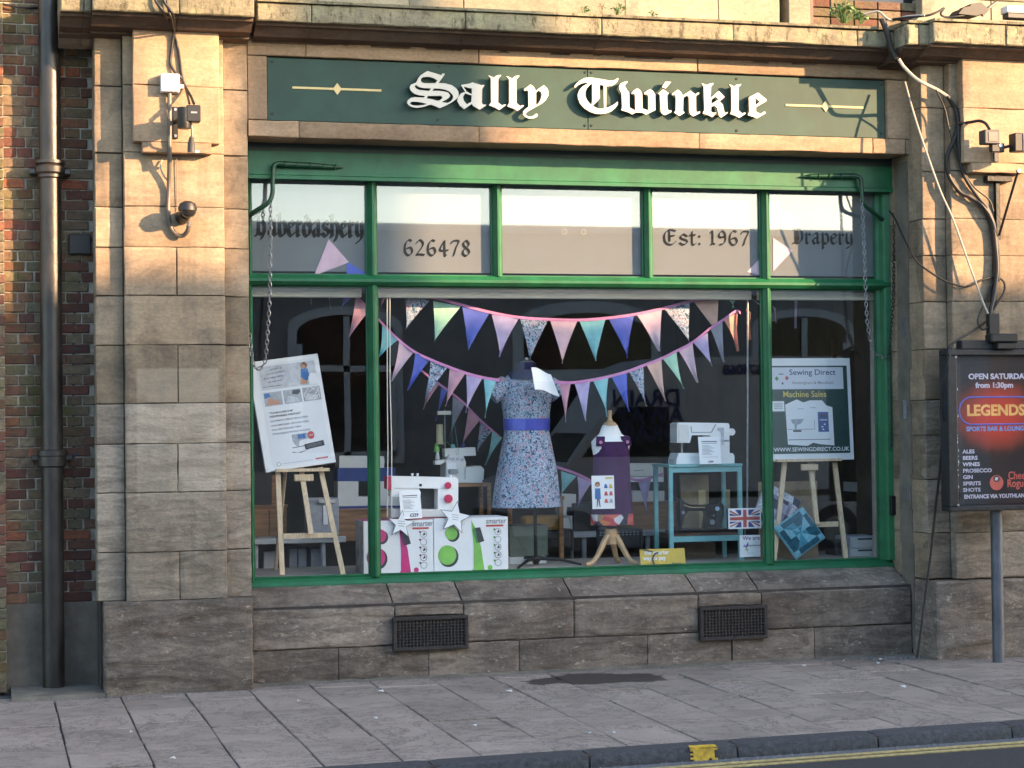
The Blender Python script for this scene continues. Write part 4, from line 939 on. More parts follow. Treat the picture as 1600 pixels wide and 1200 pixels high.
pshape(lp, [(.245, LPH-.655), (.245, LPH-.605), (.37, LPH-.605), (.37, LPH-.65), (.30, LPH-.66), (.29, LPH-.70), (.27, LPH-.70)], GREYPR, Y2)
pshape(lp, [(.29, LPH-.61), (.29, LPH-.645), (.35, LPH-.645), (.35, LPH-.61)], BLUEPR, Y3)
for q in ([(.235, .16), (.34, .165), (.34, .159), (.235, .155)], [(.225, .13), (.27, .117), (.34, .125), (.36, .135), (.36, .130), (.30, .112), (.235, .12)]): pshape(lp, q, INK, Y2)
B().disc(.395, LPH-.628, .027, Y3-.001, Y3, 18, sz=1.15).build('print', REDP, lp); lettering('new', .02, PRINTW, lp, (.38, Y3-.0025, LPH-.633))
o = quad(lp, .345, .10, .155, .043, INK, Y2, 'badge'); o.rotation_euler = (0, R(-5), 0)
for k in range(3):
    o = quad(lp, .36, .112+k*.009, .12, .003, GREYINK, Y3); o.rotation_euler = (0, R(-5), 0)
quad(lp, .40, .043, .10, .012, REDP, Y2, 'logo'); quad(lp, .14, .045, .24, .002, GREYINK, Y2); B().disc(.11, .047, .016, Y2-.0006, Y2, 12).build('logo', GREYINK, lp); B().disc(.11, .047, .012, Y3-.0006, Y3, 12).build('logo', PRINTW, lp)

rpx = 6.237; RPW, RPH = 6.973-6.244, 2.397-1.548
rp = thing('poster_board', 'dark green and white machine sales poster on the right easel', 'poster', (rpx, .79, 1.548), (R(-4), 0, 0))
k_ = RPW/.127/1000*1.0
B().cbox(0, RPW, 0, .02, 0, RPH, .002).build('board', PRINTW, rp)
def rq(a, b_, c, d): return (a*RPW, (1-d)*RPH, (c-a)*RPW, (d-b_)*RPH)   # fractions from top left
quad(rp, *rq(-.0+.01, .075, .955, .935), DGREEN, name='sheet')
quad(rp, *rq(.01, .09, .905, .305), M('poster_lilac_white', (.62, .64, .70), .5, var=.02), Y2, 'panel')
lettering('Sewing Direct', .066, NAVY, rp, (RPW*.24, Y3, RPH*.835), .0006, sx=(RPW*.64)/.42, name='lettering')
lettering('Nottingham & Mansfield', .034, GREYINK, rp, (RPW*.27, Y3, RPH*.745), .0003, sx=1.12)
for x, z, m_ in ((.085, .80, LIMED), (.21, .805, REDP)):
    cx, cz = x*RPW, z*RPH; pshape(rp, [(cx-.018, cz), (cx, cz-.02), (cx+.018, cz), (cx, cz+.02)], m_)
B().box(.115*RPW, .17*RPW, Y3-.0006, Y3, .84*RPH, .848*RPH).build('logo', NAVY, rp); B().disc(.155*RPW, .752*RPH, .009, Y3-.0006, Y3, 10).build('logo', INK, rp)
lettering('Machine Sales', .072, YTXT, rp, (RPW*.15, Y3, RPH*.618), .0008, sx=(RPW*.63)/.47)
quad(rp, *rq(.01, .42, .165, .52), PRINTW, Y2, 'price_label')
for k in range(3): quad(rp, *rq(.035, .445+k*.02, .145, .452+k*.02), GREYINK, Y3)
fr = [(.175, .455), (.32, .405), (.40, .435), (.48, .415), (.63, .415), (.68, .465), (.755, .485), (.76, .86), (.58, .845), (.50, .83), (.43, .86), (.19, .845)]
pshape(rp, [(a*RPW, (1-b_)*RPH) for a, b_ in fr], PRINTW, Y2, 'picture')
quad(rp, *rq(.57, .53, .70, .725), M('printed_panel_blue', (.03, .09, .30), .5), Y3, 'picture')
quad(rp, *rq(.60, .552, .67, .58), INK, -.005); quad(rp, *rq(.59, .605, .685, .612), PRINTW, -.005)
for a, b_ in ((.61, .67), (.64, .645), (.62, .695)): quad(rp, *rq(a, b_, a+.02, b_+.012), PRINTW, -.005)
pshape(rp, [(a*RPW, (1-b_)*RPH) for a, b_ in ((.235, .60), (.40, .595), (.36, .64), (.31, .655), (.30, .70), (.28, .70), (.28, .65), (.25, .635))], GREYPR, Y3)
quad(rp, *rq(.26, .705, .36, .722), INK, Y3)
for q in ((.19, .695, .53, .70), (.20, .795, .72, .80), (.33, .495, .40, .50), (.48, .485, .55, .49), (.19, .80, .70, .803), (.525, .61, .53, .70)): quad(rp, *rq(*q), GREYINK, Y3)
lettering('WWW.SEWINGDIRECT.CO.UK', .047, PRINTW, rp, (RPW*-.0+.012, Y3, RPH*.088), .0006, sx=(RPW*.935)/.66)

# ---------------------------------------------------------------- boxes, cards, stars
def carton(label, x0, x1, z0, z1, y0, y1, c1, c2):
    t = thing('machine_carton', label, 'box', (x0, y0, z0), group='sewing machine cartons'); w_, h = x1-x0, z1-z0
    B().cbox(0, w_, 0, y1-y0, 0, h, .003).build('carton', PRINTW, t); return t, w_, h
def dials(t, w_, h, c1, c2, f=None):
    F_ = lambda x, z: (x*w_, z*h)
    for (cx, cz, r_) in ((.235, .72, .052), (.175, .32, .078)):
        X, Z = F_(cx, cz); B().disc(X+.012, Z-.012, r_, Y2+.0006, Y2+.0012, 22, sz=1.05).build('print', INK, t); B().disc(X, Z, r_*.93, Y3, Y2, 22, sz=1.05).build('print', c1, t)
    pshape(t, [F_(.50, .0+.01), F_(.53, .06), F_(.535, .45), F_(.50, .96), F_(.56, .80), F_(.63, .45), F_(.675, .01)], c1, Y2)
    pshape(t, [F_(.515, .77), F_(.54, .82), F_(.60, .55), F_(.57, .52)], c2, Y3); pshape(t, [F_(.55, .81), F_(.62, .82), F_(.675, .56), F_(.595, .53)], INK, -.005)
    lettering('smarter', .058, GREYINK, t, (.70*w_, Y2, .885*h), .0008, sx=.88); quad(t, .70*w_, .825*h, .235*w_, .035*h, REDP, Y2, 'logo')
    for k in range(5):
        X, Z = F_(.86, .73-k*.145)
        b = B(); n = 14; rr = .027
        for q in range(n):
            a0, a1 = 6.2832*q/n, 6.2832*(q+1)/n; b.add([(X+s*math.cos(a), Y2, Z+s*math.sin(a)) for s, a in ((rr, a0), (rr, a1), (rr*.85, a1), (rr*.85, a0))], [(0, 1, 2, 3)])
        b.build('print', GREYINK if k != 3 else INK, t); B().disc(X-.028, Z+.018, .008, Y3, Y2, 10).build('print', c2, t)
        if k in (0, 2, 3): pshape(t, [(X-.008, Z-.012), (X+.016, Z-.004), (X+.004, Z+.018)], INK, Y3)
    X, Z = F_(.75, .065); B().disc(X, Z, .02, Y3, Y2, 16).build('print', c1, t)
ta, wa, ha = carton('white carton with green dials beside the dress form stand', 3.326,3.921,0.734,1.152, .60, .95, LIME, LIMED); dials(ta, wa, ha, LIME, LIMED)
tb_, wb, hb = carton('white carton with magenta prints behind the left mullion', 2.773,3.321,0.733,1.146, .60, .92, MAG, PINKK); dials(tb_, wb, hb, MAG, M('dark_magenta', (.16, .02, .10), .4))
B().box(-.002, -.0006, .002, .318, .003, hb-.003).build('side_print', M('carton_side_print', (.34, .32, .31), .6, var=.35, scale=14), tb_)
B().box(.002, wb-.002, .002, .318, hb+.0005, hb+.0015).build('lid_print', MAG, tb_)

def star(label, cx, cz, R_, rot, y, ry=0):
    t = thing('paper_star', label, 'star', (cx, y, cz), (R(-8), rot, ry), group='paper stars')
    def pts(r0): return [((r0 if k % 2 == 0 else r0*.42)*math.sin(math.pi*k/5), (r0 if k % 2 == 0 else r0*.42)*math.cos(math.pi*k/5)) for k in range(10)]
    B().prism(pts(R_), .0, .002).build('backing', INK, t); B().prism(pts(R_*.92), -.0015, -.0003).build('star', PRINTW, t)
    for k in range(3): quad(t, -.03+.005*k, .02-k*.018, .055-.01*(k == 2), .004, GREYINK, -.002)
star('white paper star on the green dial carton', 3.489,1.156, .135, R(12), .575)
star('white paper star on the magenta carton beside the left mullion', 3.064,1.117, .112, R(8), .575)
def card(name, label, q, y, mat, cat, lean=-8, lines=(), thick=.004, rz=0, ry=0, group=None):
    x0, x1, z0, z1 = q; t = thing(name, label, cat, (x0, y, z0), (R(lean), R(ry), R(rz)), group); w_, h = x1-x0, z1-z0
    B().box(0, w_, 0, thick, 0, h).build('card', mat, t)
    for a, b_, c, d, m_ in lines: quad(t, a*w_, (1-d)*h, (c-a)*w_, (d-b_)*h, m_)
    return t, w_, h
LN = [(.15, .16, .85, .19, INK), (.15, .23, .85, .25, GREYINK)]+[(.15, .32+k*.045, .5+.3*((k*7) % 3)/3, .335+k*.045, GREYINK) for k in range(8)]+[(.15, .74, .85, .75, GREYINK)]
t, w_, h = card('price_card', 'white price card leaning on the pink-dialled sewing machine', (3.065,3.231,1.155,1.371), .58, PAPER, 'card', -10, LN, ry=-2, group='price cards')
lettering('£229', .034, INK, t, (w_*.42, -.0015, h*.07), .001)
t, w_, h = card('price_card', 'white price card leaning on the sewing machine on the teal table', (5.599,5.788,1.531,1.756), .80, PAPER, 'card', -8, LN, group='price cards')
lettering('£399', .022, INK, t, (w_*.4, -.0015, h*.05), .0008)
# paper pinned on the dress
pn = B(); q = [(4.153,2.323), (4.177,2.146), (4.377,2.104), (4.316,2.277)]; n = 8
V = []; F = []
for j in range(n+1):
    for i in range(n+1):
        s, t_ = i/n, j/n
        X = (q[0][0]*(1-s)+q[3][0]*s)*(1-t_)+(q[1][0]*(1-s)+q[2][0]*s)*t_; Z = (q[0][1]*(1-s)+q[3][1]*s)*(1-t_)+(q[1][1]*(1-s)+q[2][1]*s)*t_
        V.append((X, .70+.025*math.sin(s*3)-.02*t_, Z+.012*math.sin(s*5)))
for j in range(n):
    for i in range(n): F.append((j*(n+1)+i, j*(n+1)+i+1, (j+1)*(n+1)+i+1, (j+1)*(n+1)+i))
nt_ = thing('paper_note', 'curling white paper note pinned to the shoulder of the floral dress', 'note', (q[1][0], .7, q[1][1])); inw(B().add(V, F), 'sheet', PAPER, nt_, smooth=True)

# ---------------------------------------------------------------- bunting
def triflag(par, tl, tr, tip, y, mat, k, flat=1.0):
    n = 8; V = []; F = []; rr = random.Random(k*13+5); ph = rr.uniform(0, 6); am = rr.uniform(.010, .024)*flat
    for j in range(n+1):
        t = j/n
        for i in range(5):
            s = i/4; a = (tl[0]*(1-s)+tr[0]*s, tl[1]*(1-s)+tr[1]*s)
            x = a[0]*(1-t)+tip[0]*t+(.5-s)*.012*math.sin(math.pi*t)*flat; z = a[1]*(1-t)+tip[1]*t
            V.append((x, y+am*math.sin(ph+s*4+t*3)*(.3+t), z))
    for j in range(n):
        for i in range(4): F.append((j*5+i, j*5+i+1, (j+1)*5+i+1, (j+1)*5+i))
    m = len(V); V += [(x, y_+.0025*max(flat, .3), z) for x, y_, z in V]; F += [tuple(i+m for i in f_[::-1]) for f_ in F]
    B().add(V, F).build('flag', FLAGC[mat], par, True)
def bunting(label, tape, flags, y, flat=1.0):
    t = thing('bunting', label, 'bunting', group='bunting strings')
    if tape:
        for seg in tape:
            P = smoothline([(x, y-.002, z) for x, z in seg], 4); b = B(); V = []
            for p in P: V += [(p.x, p.y-.003, p.z+.011), (p.x, p.y-.003, p.z-.011), (p.x, p.y+.004, p.z-.011), (p.x, p.y+.004, p.z+.011)]
            F = [(i*4+k, i*4+(k+1) % 4, i*4+4+(k+1) % 4, i*4+4+k) for i in range(len(P)-1) for k in range(4)]
            b.add(V, F).build('tape', FLAGC['tape'], t)
    for k, (m, pts) in enumerate(flags): triflag(t, *pts, y+.003*(k % 2)*flat, m, k+int(y*100), flat)
bunting('upper bunting string sagging across the middle pane', [[(2.978,2.935),(3.14,2.901),(3.364,2.873),(3.549,2.829),(3.828,2.759),(4.069,2.719),(4.306,2.705),(4.551,2.7),(4.792,2.716),(5.036,2.748),(5.266,2.795),(5.503,2.854),(5.747,2.891)]],
 [('floral', [(3.145,2.896),(3.338,2.848),(3.147,2.622)]), ('mint', [(3.369,2.848),(3.59,2.804),(3.376,2.532)]), ('blue', [(3.6,2.804),(3.823,2.754),(3.648,2.462)]), ('lilac', [(3.839,2.754),(4.063,2.714),(3.902,2.406)]), ('floral', [(4.074,2.709),(4.3,2.695),(4.149,2.385)]),
  ('pink', [(4.322,2.695),(4.545,2.69),(4.418,2.353)]), ('aqua', [(4.561,2.695),(4.781,2.711),(4.696,2.373)]), ('blue', [(4.808,2.717),(5.025,2.743),(4.966,2.393)]), ('pink', [(5.047,2.743),(5.26,2.785),(5.234,2.449)]), ('floral', [(5.288,2.79),(5.503,2.843),(5.498,2.516)]), ('peach', [(5.541,2.849),(5.747,2.871),(5.748,2.584)])], .72)
bunting('front bunting string draped behind the dress form from mullion to mullion', [[(2.913,2.703),(3.072,2.544),(3.203,2.445),(3.33,2.385),(3.467,2.33),(3.611,2.279),(3.75,2.243),(3.879,2.222)], [(4.34,2.205),(4.473,2.199),(4.632,2.218),(4.793,2.248),(4.945,2.288),(5.091,2.339),(5.233,2.39),(5.365,2.452),(5.498,2.519),(5.643,2.627)]],
 [('aqua', [(2.947,2.653),(3.072,2.539),(2.92,2.406)]), ('pink', [(3.082,2.535),(3.198,2.445),(3.018,2.217)]), ('blue', [(3.208,2.44),(3.325,2.385),(3.144,2.147)]), ('floral', [(3.33,2.38),(3.467,2.33),(3.286,2.086)]), ('rose', [(3.483,2.325),(3.606,2.279),(3.443,2.02)]), ('lilac', [(3.616,2.279),(3.745,2.243),(3.607,1.969)]), ('aqua', [(3.755,2.243),(3.858,2.228),(3.762,1.927)]),
  ('rose', [(4.372,2.199),(4.467,2.199),(4.421,1.885)]), ('lilac', [(4.494,2.204),(4.627,2.213),(4.586,1.893)]), ('aqua', [(4.654,2.218),(4.783,2.243),(4.768,1.922)]), ('blue', [(4.804,2.248),(4.934,2.283),(4.951,1.966)]), ('floral', [(4.955,2.288),(5.08,2.334),(5.098,2.005)]), ('peach', [(5.102,2.339),(5.228,2.385),(5.261,2.045)]), ('mint', [(5.244,2.39),(5.36,2.446),(5.421,2.142)]), ('pink', [(5.376,2.452),(5.498,2.513),(5.537,2.193)]), ('lilac', [(5.503,2.524),(5.631,2.596),(5.666,2.327)])], .66)
bunting('bunting string running back into the shop behind the dress form', [[(3.418,2.363),(3.552,2.257),(3.687,2.161),(3.823,2.053),(3.959,1.913),(4.122,1.773)], [(4.593,1.519),(4.789,1.451),(4.93,1.383)], [(5.261,1.398),(5.376,1.385),(5.573,1.436)]],
 [('blue', [(3.633,2.198),(3.682,2.166),(3.581,1.907)]), ('grey', [(3.731,2.112),(3.828,2.043),(3.7,1.773)]), ('rose', [(3.861,2),(3.959,1.913),(3.797,1.697)]), ('floral', [(3.959,1.913),(4.062,1.827),(3.934,1.653)]), ('aqua', [(4.062,1.816),(4.15,1.762),(3.998,1.534)]), ('aqua', [(4.66,1.474),(4.795,1.429),(4.652,1.259)]), ('lilac', [(4.8,1.429),(4.93,1.372),(4.803,1.175)]), ('lilac', [(5.341,1.391),(5.457,1.4),(5.412,1.09)]), ('rose', [(3.536,2.278),(3.612,2.214),(3.474,2.003)])], 1.6)
bunting('bunting ends hanging in the left pane beside the mullion', [[(2.679,2.92),(2.759,2.885),(2.869,2.772)]],
 [('rose', [(2.759,2.885),(2.869,2.777),(2.7,2.558)]), ('blue', [(2.659,2.9),(2.749,2.885),(2.643,2.786)]), ('aqua', [(2.534,2.904),(2.559,2.904),(2.562,2.775)]), ('rose', [(2.394,2.903),(2.414,2.903),(2.413,2.809)]), ('pink', [(2.837,2.672),(2.863,2.672),(2.84,2.449)]), ('rose', [(2.967,2.947),(3.043,2.937),(2.944,2.767)])], .74)
bunting('orange lit bunting end by the right mullion', [[(5.65,2.628),(5.779,2.707),(5.886,2.775),(5.924,2.759)]],
 [('orange', [(5.779,2.702),(5.902,2.764),(5.898,2.446)]), ('grey', [(5.661,2.634),(5.767,2.686),(5.774,2.358)]), ('orange', [(5.975,2.796),(6.014,2.765),(6.005,2.54)]), ('mint', [(5.831,2.868),(5.881,2.858),(5.864,2.801)]), ('grey', [(6.021,2.88),(6.132,2.807),(6.126,2.776)])], .68)
bunting('bunting pressed against the leftmost fanlight', None,
 [('pink', [(2.5,3.293),(2.655,3.12),(2.385,3.015)]), ('blue', [(2.636,3.125),(2.803,3.029),(2.635,3.022)])], .4485, .05)
bunting('pale bunting pressed against the rightmost fanlights', None, [('pink', [(5.891,3.076),(6.048,3.228),(6.046,3.042)]), ('pink', [(6.122,3.353),(6.288,3.251),(6.118,3.084)])], .4485, .05)
bunting('bunting scrap hanging at the top of the right pane', None, [('lilac', [(6.446,2.933),(6.486,2.927),(6.459,2.641)]), ('grey', [(6.262,2.826),(6.29,2.805),(6.288,2.683)])], .8)

# ---------------------------------------------------------------- dress forms
def loft(rings, n=40):
    # rings: (z, cx, cy, rx, ry, ripple, phase)
    V = []; F = []
    for z, cx, cy, rx, ry, rip, ph in rings:
        for k in range(n):
            a = 2*math.pi*k/n; q = 1+rip*math.sin(9*a+ph)+rip*.6*math.sin(5*a+1); V.append((cx+rx*q*math.cos(a), cy+ry*q*math.sin(a), z))
    for i in range(len(rings)-1):
        for k in range(n): F.append((i*n+k, i*n+(k+1) % n, (i+1)*n+(k+1) % n, (i+1)*n+k))
    return V, F
def ringsfrom(spec, y, depth):
    out = []
    for (xa, za), (xb, zb), dp, rip in spec: out.append(((za+zb)/2, (xa+xb)/2, y, (xb-xa)/2, (xb-xa)/2*dp, rip, 0))
    return out
ym = .97
df = thing('dress_form', 'dress form in a floral cotton dress with a blue belt', 'mannequin', (4.231, ym, ZD))
SK = [((3.902,1.21), (4.468,1.207), .70, .035), ((3.914,1.328), (4.453,1.327), .70, .032), ((3.942,1.506), (4.434,1.497), .68, .024), ((3.97,1.66), (4.404,1.653), .66, .014), ((3.993,1.762), (4.383,1.757), .64, .006), ((3.999,1.834), (4.368,1.834), .62, .0)]
V, F = loft(ringsfrom(SK, ym, 1)); inw(B().add(V, F), 'skirt', FLORAL, df, smooth=True)
BT = [((3.995,1.823), (4.376,1.829), .64, 0), ((3.992,1.916), (4.381,1.922), .64, 0)]
V, F = loft(ringsfrom(BT, ym, 1)); inw(B().add(V, F), 'belt', BELT, df, smooth=True)
BO = [((3.995,1.911), (4.374,1.912), .62, .0), ((3.985,1.993), (4.381,1.994), .66, .0), ((3.975,2.07), (4.398,2.082), .68, .0), ((3.987,2.137), (4.399,2.144), .62, 0), ((3.977,2.198), (4.41,2.196), .52, 0), ((4.004,2.25), (4.379,2.248), .42, 0), ((4.047,2.28), (4.336,2.279), .36, 0)]
V, F = loft(ringsfrom(BO, ym, 1)); bd = inw(B().add(V, F), 'bodice', FLORAL, df, smooth=True)
for s, pts in ((-1, [(4.025,2.239), (3.956,2.193), (3.891,2.143)]), (1, [(4.362,2.237), (4.421,2.191), (4.458,2.144)])):
    b = B(); n = 14; V = []; F = []
    for i, (x, z) in enumerate(pts):
        rr = (.075, .085, .088)[i]; dx = pts[-1][0]-pts[0][0]; dz = pts[-1][1]-pts[0][1]; d = Vector((dx, 0, dz)).normalized(); e = Vector((-d.z, 0, d.x))
        for k in range(n):
            a = 2*math.pi*k/n; p = Vector((x, ym, z))+e*(rr*math.cos(a))*(.95)+Vector((0, 1, 0))*rr*math.sin(a)*.85-Vector((0, 0, .035)); V.append(p)
    for i in range(2):
        for k in range(n): F.append((i*n+k, i*n+(k+1) % n, (i+1)*n+(k+1) % n, (i+1)*n+k))
    inw(b.add(V, F), 'sleeve', FLORAL, df, smooth=True)
cx = 4.191
inw(B().lathe(cx-.005, ym, [(.165, 2.238), (.15, 2.28), (.10, 2.311), (.082, 2.347), (.075, 2.372)], 24, .75), 'form_body', NAVYV, df, smooth=True)
inw(B().lathe(cx, ym, [(.05, 2.372), (.052, 2.383), (.02, 2.393), (.02, 2.409)], 16), 'neck_cap', STEEL, df, smooth=True)
px_ = 4.249; zh = 0.796
inw(B().tube([(px_, ym, zh), (px_, ym, 1.243)], .0145, 10), 'pole', BLACK, df, smooth=True)
hub = inw(B().lathe(px_, ym, [(.05, zh+.012), (.055, zh+.0), (.03, zh-.03), (.02, zh-.05)], 14), 'hub', BLACK, df, smooth=True)
for fx, fy in ((4.013, .66), (4.597, .85), (px_-.05, 1.4)):
    inw(B().tube([(px_, ym, zh), ((px_+fx)/2, (ym+fy)/2, (zh+ZD)/2+.02), (fx, fy, ZD+.008)], [.018, .013, .009], 8), 'leg', BLACK, df, smooth=True)

yc = .80
cf = thing('child_dress_form', 'child size white dress form in a purple pinafore on a beech tripod', 'mannequin', (4.83, yc, ZD))
CH = [((4.704,1.445), (4.975,1.44), .6, 0), ((4.696,1.599), (4.983,1.595), .6, 0), ((4.68,1.677), (4.994,1.672), .52, 0), ((4.676,1.728), (5.001,1.723), .45, 0), ((4.703,1.758), (4.974,1.755), .4, 0), ((4.741,1.789), (4.931,1.786), .42, 0), ((4.763,1.84), (4.904,1.838), .6, 0), ((4.772,1.86), (4.896,1.859), .7, 0)]
V, F = loft(ringsfrom(CH, yc, 1), 28); inw(B().add(V, F), 'form_body', LINEN, cf, smooth=True)
inw(B().lathe(4.834, yc, [(.056, 1.855), (.05, 1.875), (.025, 1.891), (.017, 1.911), (.014, 1.932), (.019, 1.952), (.016, 1.978)], 16), 'finial', BEECH, cf, smooth=True)
PD = [((4.667,1.061), (5.024,1.052), .62, .018), ((4.668,1.148), (5.02,1.14), .62, .016)]
V, F = loft(ringsfrom(PD, yc, 1)); inw(B().add(V, F), 'hem_band', HEM, cf, smooth=True)
PD = [((4.67,1.146), (5.018,1.137), .625, .016), ((4.676,1.317), (5.006,1.31), .62, .012), ((4.689,1.497), (4.997,1.491), .62, .004), ((4.69,1.615), (4.994,1.61), .64, 0), ((4.699,1.661), (4.989,1.656), .66, 0), ((4.702,1.697), (4.987,1.693), .64, 0), ((4.708,1.728), (4.984,1.724), .60, 0)]
V, F = loft(ringsfrom(PD, yc, 1)); inw(B().add(V, F), 'pinafore', PURPLE, cf, smooth=True)
for a, c in ((927, 941), (967, 982)):
    xa, xb = (4.692, 4.762) if a == 927 else (4.914, 4.99)
    b = B(); z0, z1 = 1.71, 1.767; xo = .02 if a == 927 else -.02
    b.add([(xa, .735, z0-.02), (xb, .718, z0-.02), (xb+xo*.4, .735, z1), (xa+xo*.4, .745, z1), (xb+xo*.6, .83, z1+.006), (xa+xo*.6, .83, z1+.006)], [(0, 1, 2, 3), (3, 2, 4, 5)]); st_ = inw(b, 'strap', PURPLE, cf)
    B().disc((xa+xb)/2, z0+.012, .013, .706, .714, 12).build('button', M('pink_button', (.55, .22, .34), .3), st_)
hx = 4.844; zt_ = 1.036; zb_ = 0.907
inw(B().tube([(hx-.01, yc, zt_-.02), (hx-.012, yc, 1.159)], .012, 8), 'pole', DARKW, cf)
inw(B().lathe(hx-.01, yc, [(.03, zt_+.005), (.042, zt_+.0), (.035, zt_-.02)], 14), 'collar', DARKW, cf, smooth=True)
inw(B().lathe(hx-.01, yc, [(.052, zt_-.012), (.052, zb_+.0), (.045, zb_-.008)], 18), 'hub', BEECH, cf, smooth=True)
for (x1, y1), sgn in (((4.584, .70), -1), ((5.025, .70), 1), ((4.972, 1.02), .3)):
    P = []
    for k in range(9):
        t = k/8; bulge = .055*math.sin(math.pi*t)*(1 if t < .5 else .2); z = zt_-.05+(ZD+.016-zt_+.05)*(t**1.0)+.035*math.sin(2*math.pi*t)*(1 if t < .5 else 1)
        P.append((hx-.01+(x1-hx+.01)*(t**1.25), yc+(y1-yc)*t, max(ZD+.016, z)))
    inw(B().tube(P, [.027, .027, .026, .025, .023, .021, .020, .020, .018], 8), 'leg', BEECH, cf, smooth=True)
t, w_, h = card('pattern_envelope', 'sewing pattern envelope with a figure, leaning on the purple pinafore', (4.633,4.82,1.193,1.458), .655, PRINTW, 'envelope', -4)
X = .25*w_; pshape(t, [(X-.012, .06*h), (X-.006, .35*h), (X+.012, .35*h), (X+.02, .06*h), (X+.012, .06*h), (X+.004, .3*h), (X-.006, .06*h)], INK, Y2)
pshape(t, [(X-.024, .30*h), (X-.022, .62*h), (X+.022, .62*h), (X+.024, .30*h)], BLUEPR, Y3); B().disc(X, .74*h, .021, -.005, Y3, 14).build('print', HAIRP, t); B().disc(X, .71*h, .013, -.006, -.005, 12).build('print', SKIN, t)
for k, m_ in enumerate((BLUEPR, YELL, REDP, REDP, REDP, GREYPR)):
    X = w_*(.62+.22*(k % 2)); Z = h*(.62-.22*(k//2)); pshape(t, [(X-.016, Z), (X-.008, Z+.032), (X+.008, Z+.032), (X+.016, Z)], m_, Y2)
quad(t, .62*w_, .90*h, .3*w_, .05*h, YELL, Y2)

# ---------------------------------------------------------------- sewing machines
def machine(name, label, parts, y, cat='sewing machine', group='sewing machines'):
    x0 = min(p[0] for n, m, pts, a, c in parts for p in (pts if isinstance(pts, list) else [(pts[0], pts[2])])); z0 = min(p[1] for n, m, pts, a, c in parts for p in (pts if isinstance(pts, list) else [(pts[0], pts[2])]))
    t = thing(name, label, cat, (x0, y, z0), group=group)
    for n, m, pts, a, c in parts:
        if isinstance(pts, list): inw(B().prism(pts, y+a, y+c), n, m, t)
        else: inw(B().cbox(*pts[:2], y+a, y+c, *pts[2:], .006), n, m, t)
    return t
def knob(t, p, r_, y, mat, name='dial', dp=.02): inw(B().disc(p[0], p[1], r_, y-dp, y, 18), name, mat, t)
ym1 = .66
t = machine('sewing_machine', 'white sewing machine with two pink dials standing on the cartons', [
  ('arm', WHITEM, [(3.006,1.485),(3.529,1.465),(3.54,1.445),(3.539,1.375),(3.005,1.396)], 0, .16), ('column', WHITEM, [(3.375,1.379),(3.539,1.375),(3.537,1.196),(3.373,1.22)], .0, .16),
  ('head', WHITEM, [(3.005,1.396),(3.227,1.387),(3.242,1.352),(3.225,1.203),(3.175,1.204),(3.15,1.314),(3.004,1.327)], .01, .15), ('bed', OFFW, [(3.013,1.233),(3.373,1.22),(3.537,1.206),(3.536,1.146),(3.012,1.149)], -.01, .17),
  ('base_stripe', M('red_green_stripe', (.30, .08, .07), .4), [(3.013,1.166),(3.454,1.163),(3.454,1.151),(3.012,1.151)], -.0125, -.011), ('side_panel', PINKK, [(2.981,1.481),(3.006,1.485),(3.005,1.376),(2.98,1.387)], .0, .15),
  ('black_inset', BLACK, [(3.228,1.421),(3.248,1.421),(3.248,1.401),(3.228,1.402)], -.004, .0), ('throat_back', M('dark_throat', (.05, .045, .04), .6), [(3.237,1.377),(3.375,1.374),(3.373,1.225),(3.236,1.228)], .12, .13)], ym1)  # small black plate set on the front of the arm
knob(t, (3.454,1.405), .026, ym1, PINKK); knob(t, (3.456,1.302), .033, ym1, PINKK)
for q in ((3.191,1.491), (3.232,1.49), (3.498,1.475)): inw(B().lathe(q[0], ym1+.08, [(.008, q[1]-.012), (.008, q[1]), (.012, q[1]+.004), (.012, q[1]+.01)], 10), 'spool_pin', WHITEM, t)
yt = .92
t = machine('sewing_machine', 'white sewing machine standing on the teal table', [
  ('arm', WHITEM, [(5.452,1.863),(5.474,1.873),(5.9,1.863),(5.911,1.847),(5.909,1.71),(5.808,1.711),(5.73,1.765),(5.579,1.767),(5.561,1.704),(5.45,1.706)], 0, .17),
  ('column', WHITEM, [(5.786,1.722),(5.91,1.721),(5.908,1.594),(5.784,1.596)], .0, .17), ('bed', WHITEM, [(5.46,1.622),(5.931,1.615),(5.947,1.593),(5.946,1.525),(5.436,1.533),(5.442,1.58)], -.01, .19),
  ('face_plate', OFFW, [(5.463,1.858),(5.547,1.852),(5.551,1.767),(5.539,1.705),(5.461,1.706)], -.006, .0), ('needle_bar', STEEL, [(5.508,1.705),(5.522,1.705),(5.521,1.621),(5.507,1.621)], .06, .075),
  ('panel_line', GREYINK, [(5.569,1.841),(5.574,1.788),(5.753,1.786),(5.793,1.854),(5.785,1.854),(5.747,1.791),(5.579,1.793),(5.574,1.841)], -.003, .001), ('cam_panel', GREYPR2, [(5.804,1.827),(5.86,1.827),(5.858,1.684),(5.841,1.685),(5.832,1.79),(5.798,1.806)], -.003, .001)], yt)
knob(t, (5.951,1.789), .03, yt+.1, WHITEM, 'hand_wheel', .05)
inw(B().tube([(5.424, yt+.05, 1.565), (5.396, yt+.05, 1.56)], .006, 6), 'lever', STEEL, t)
yo = 1.35
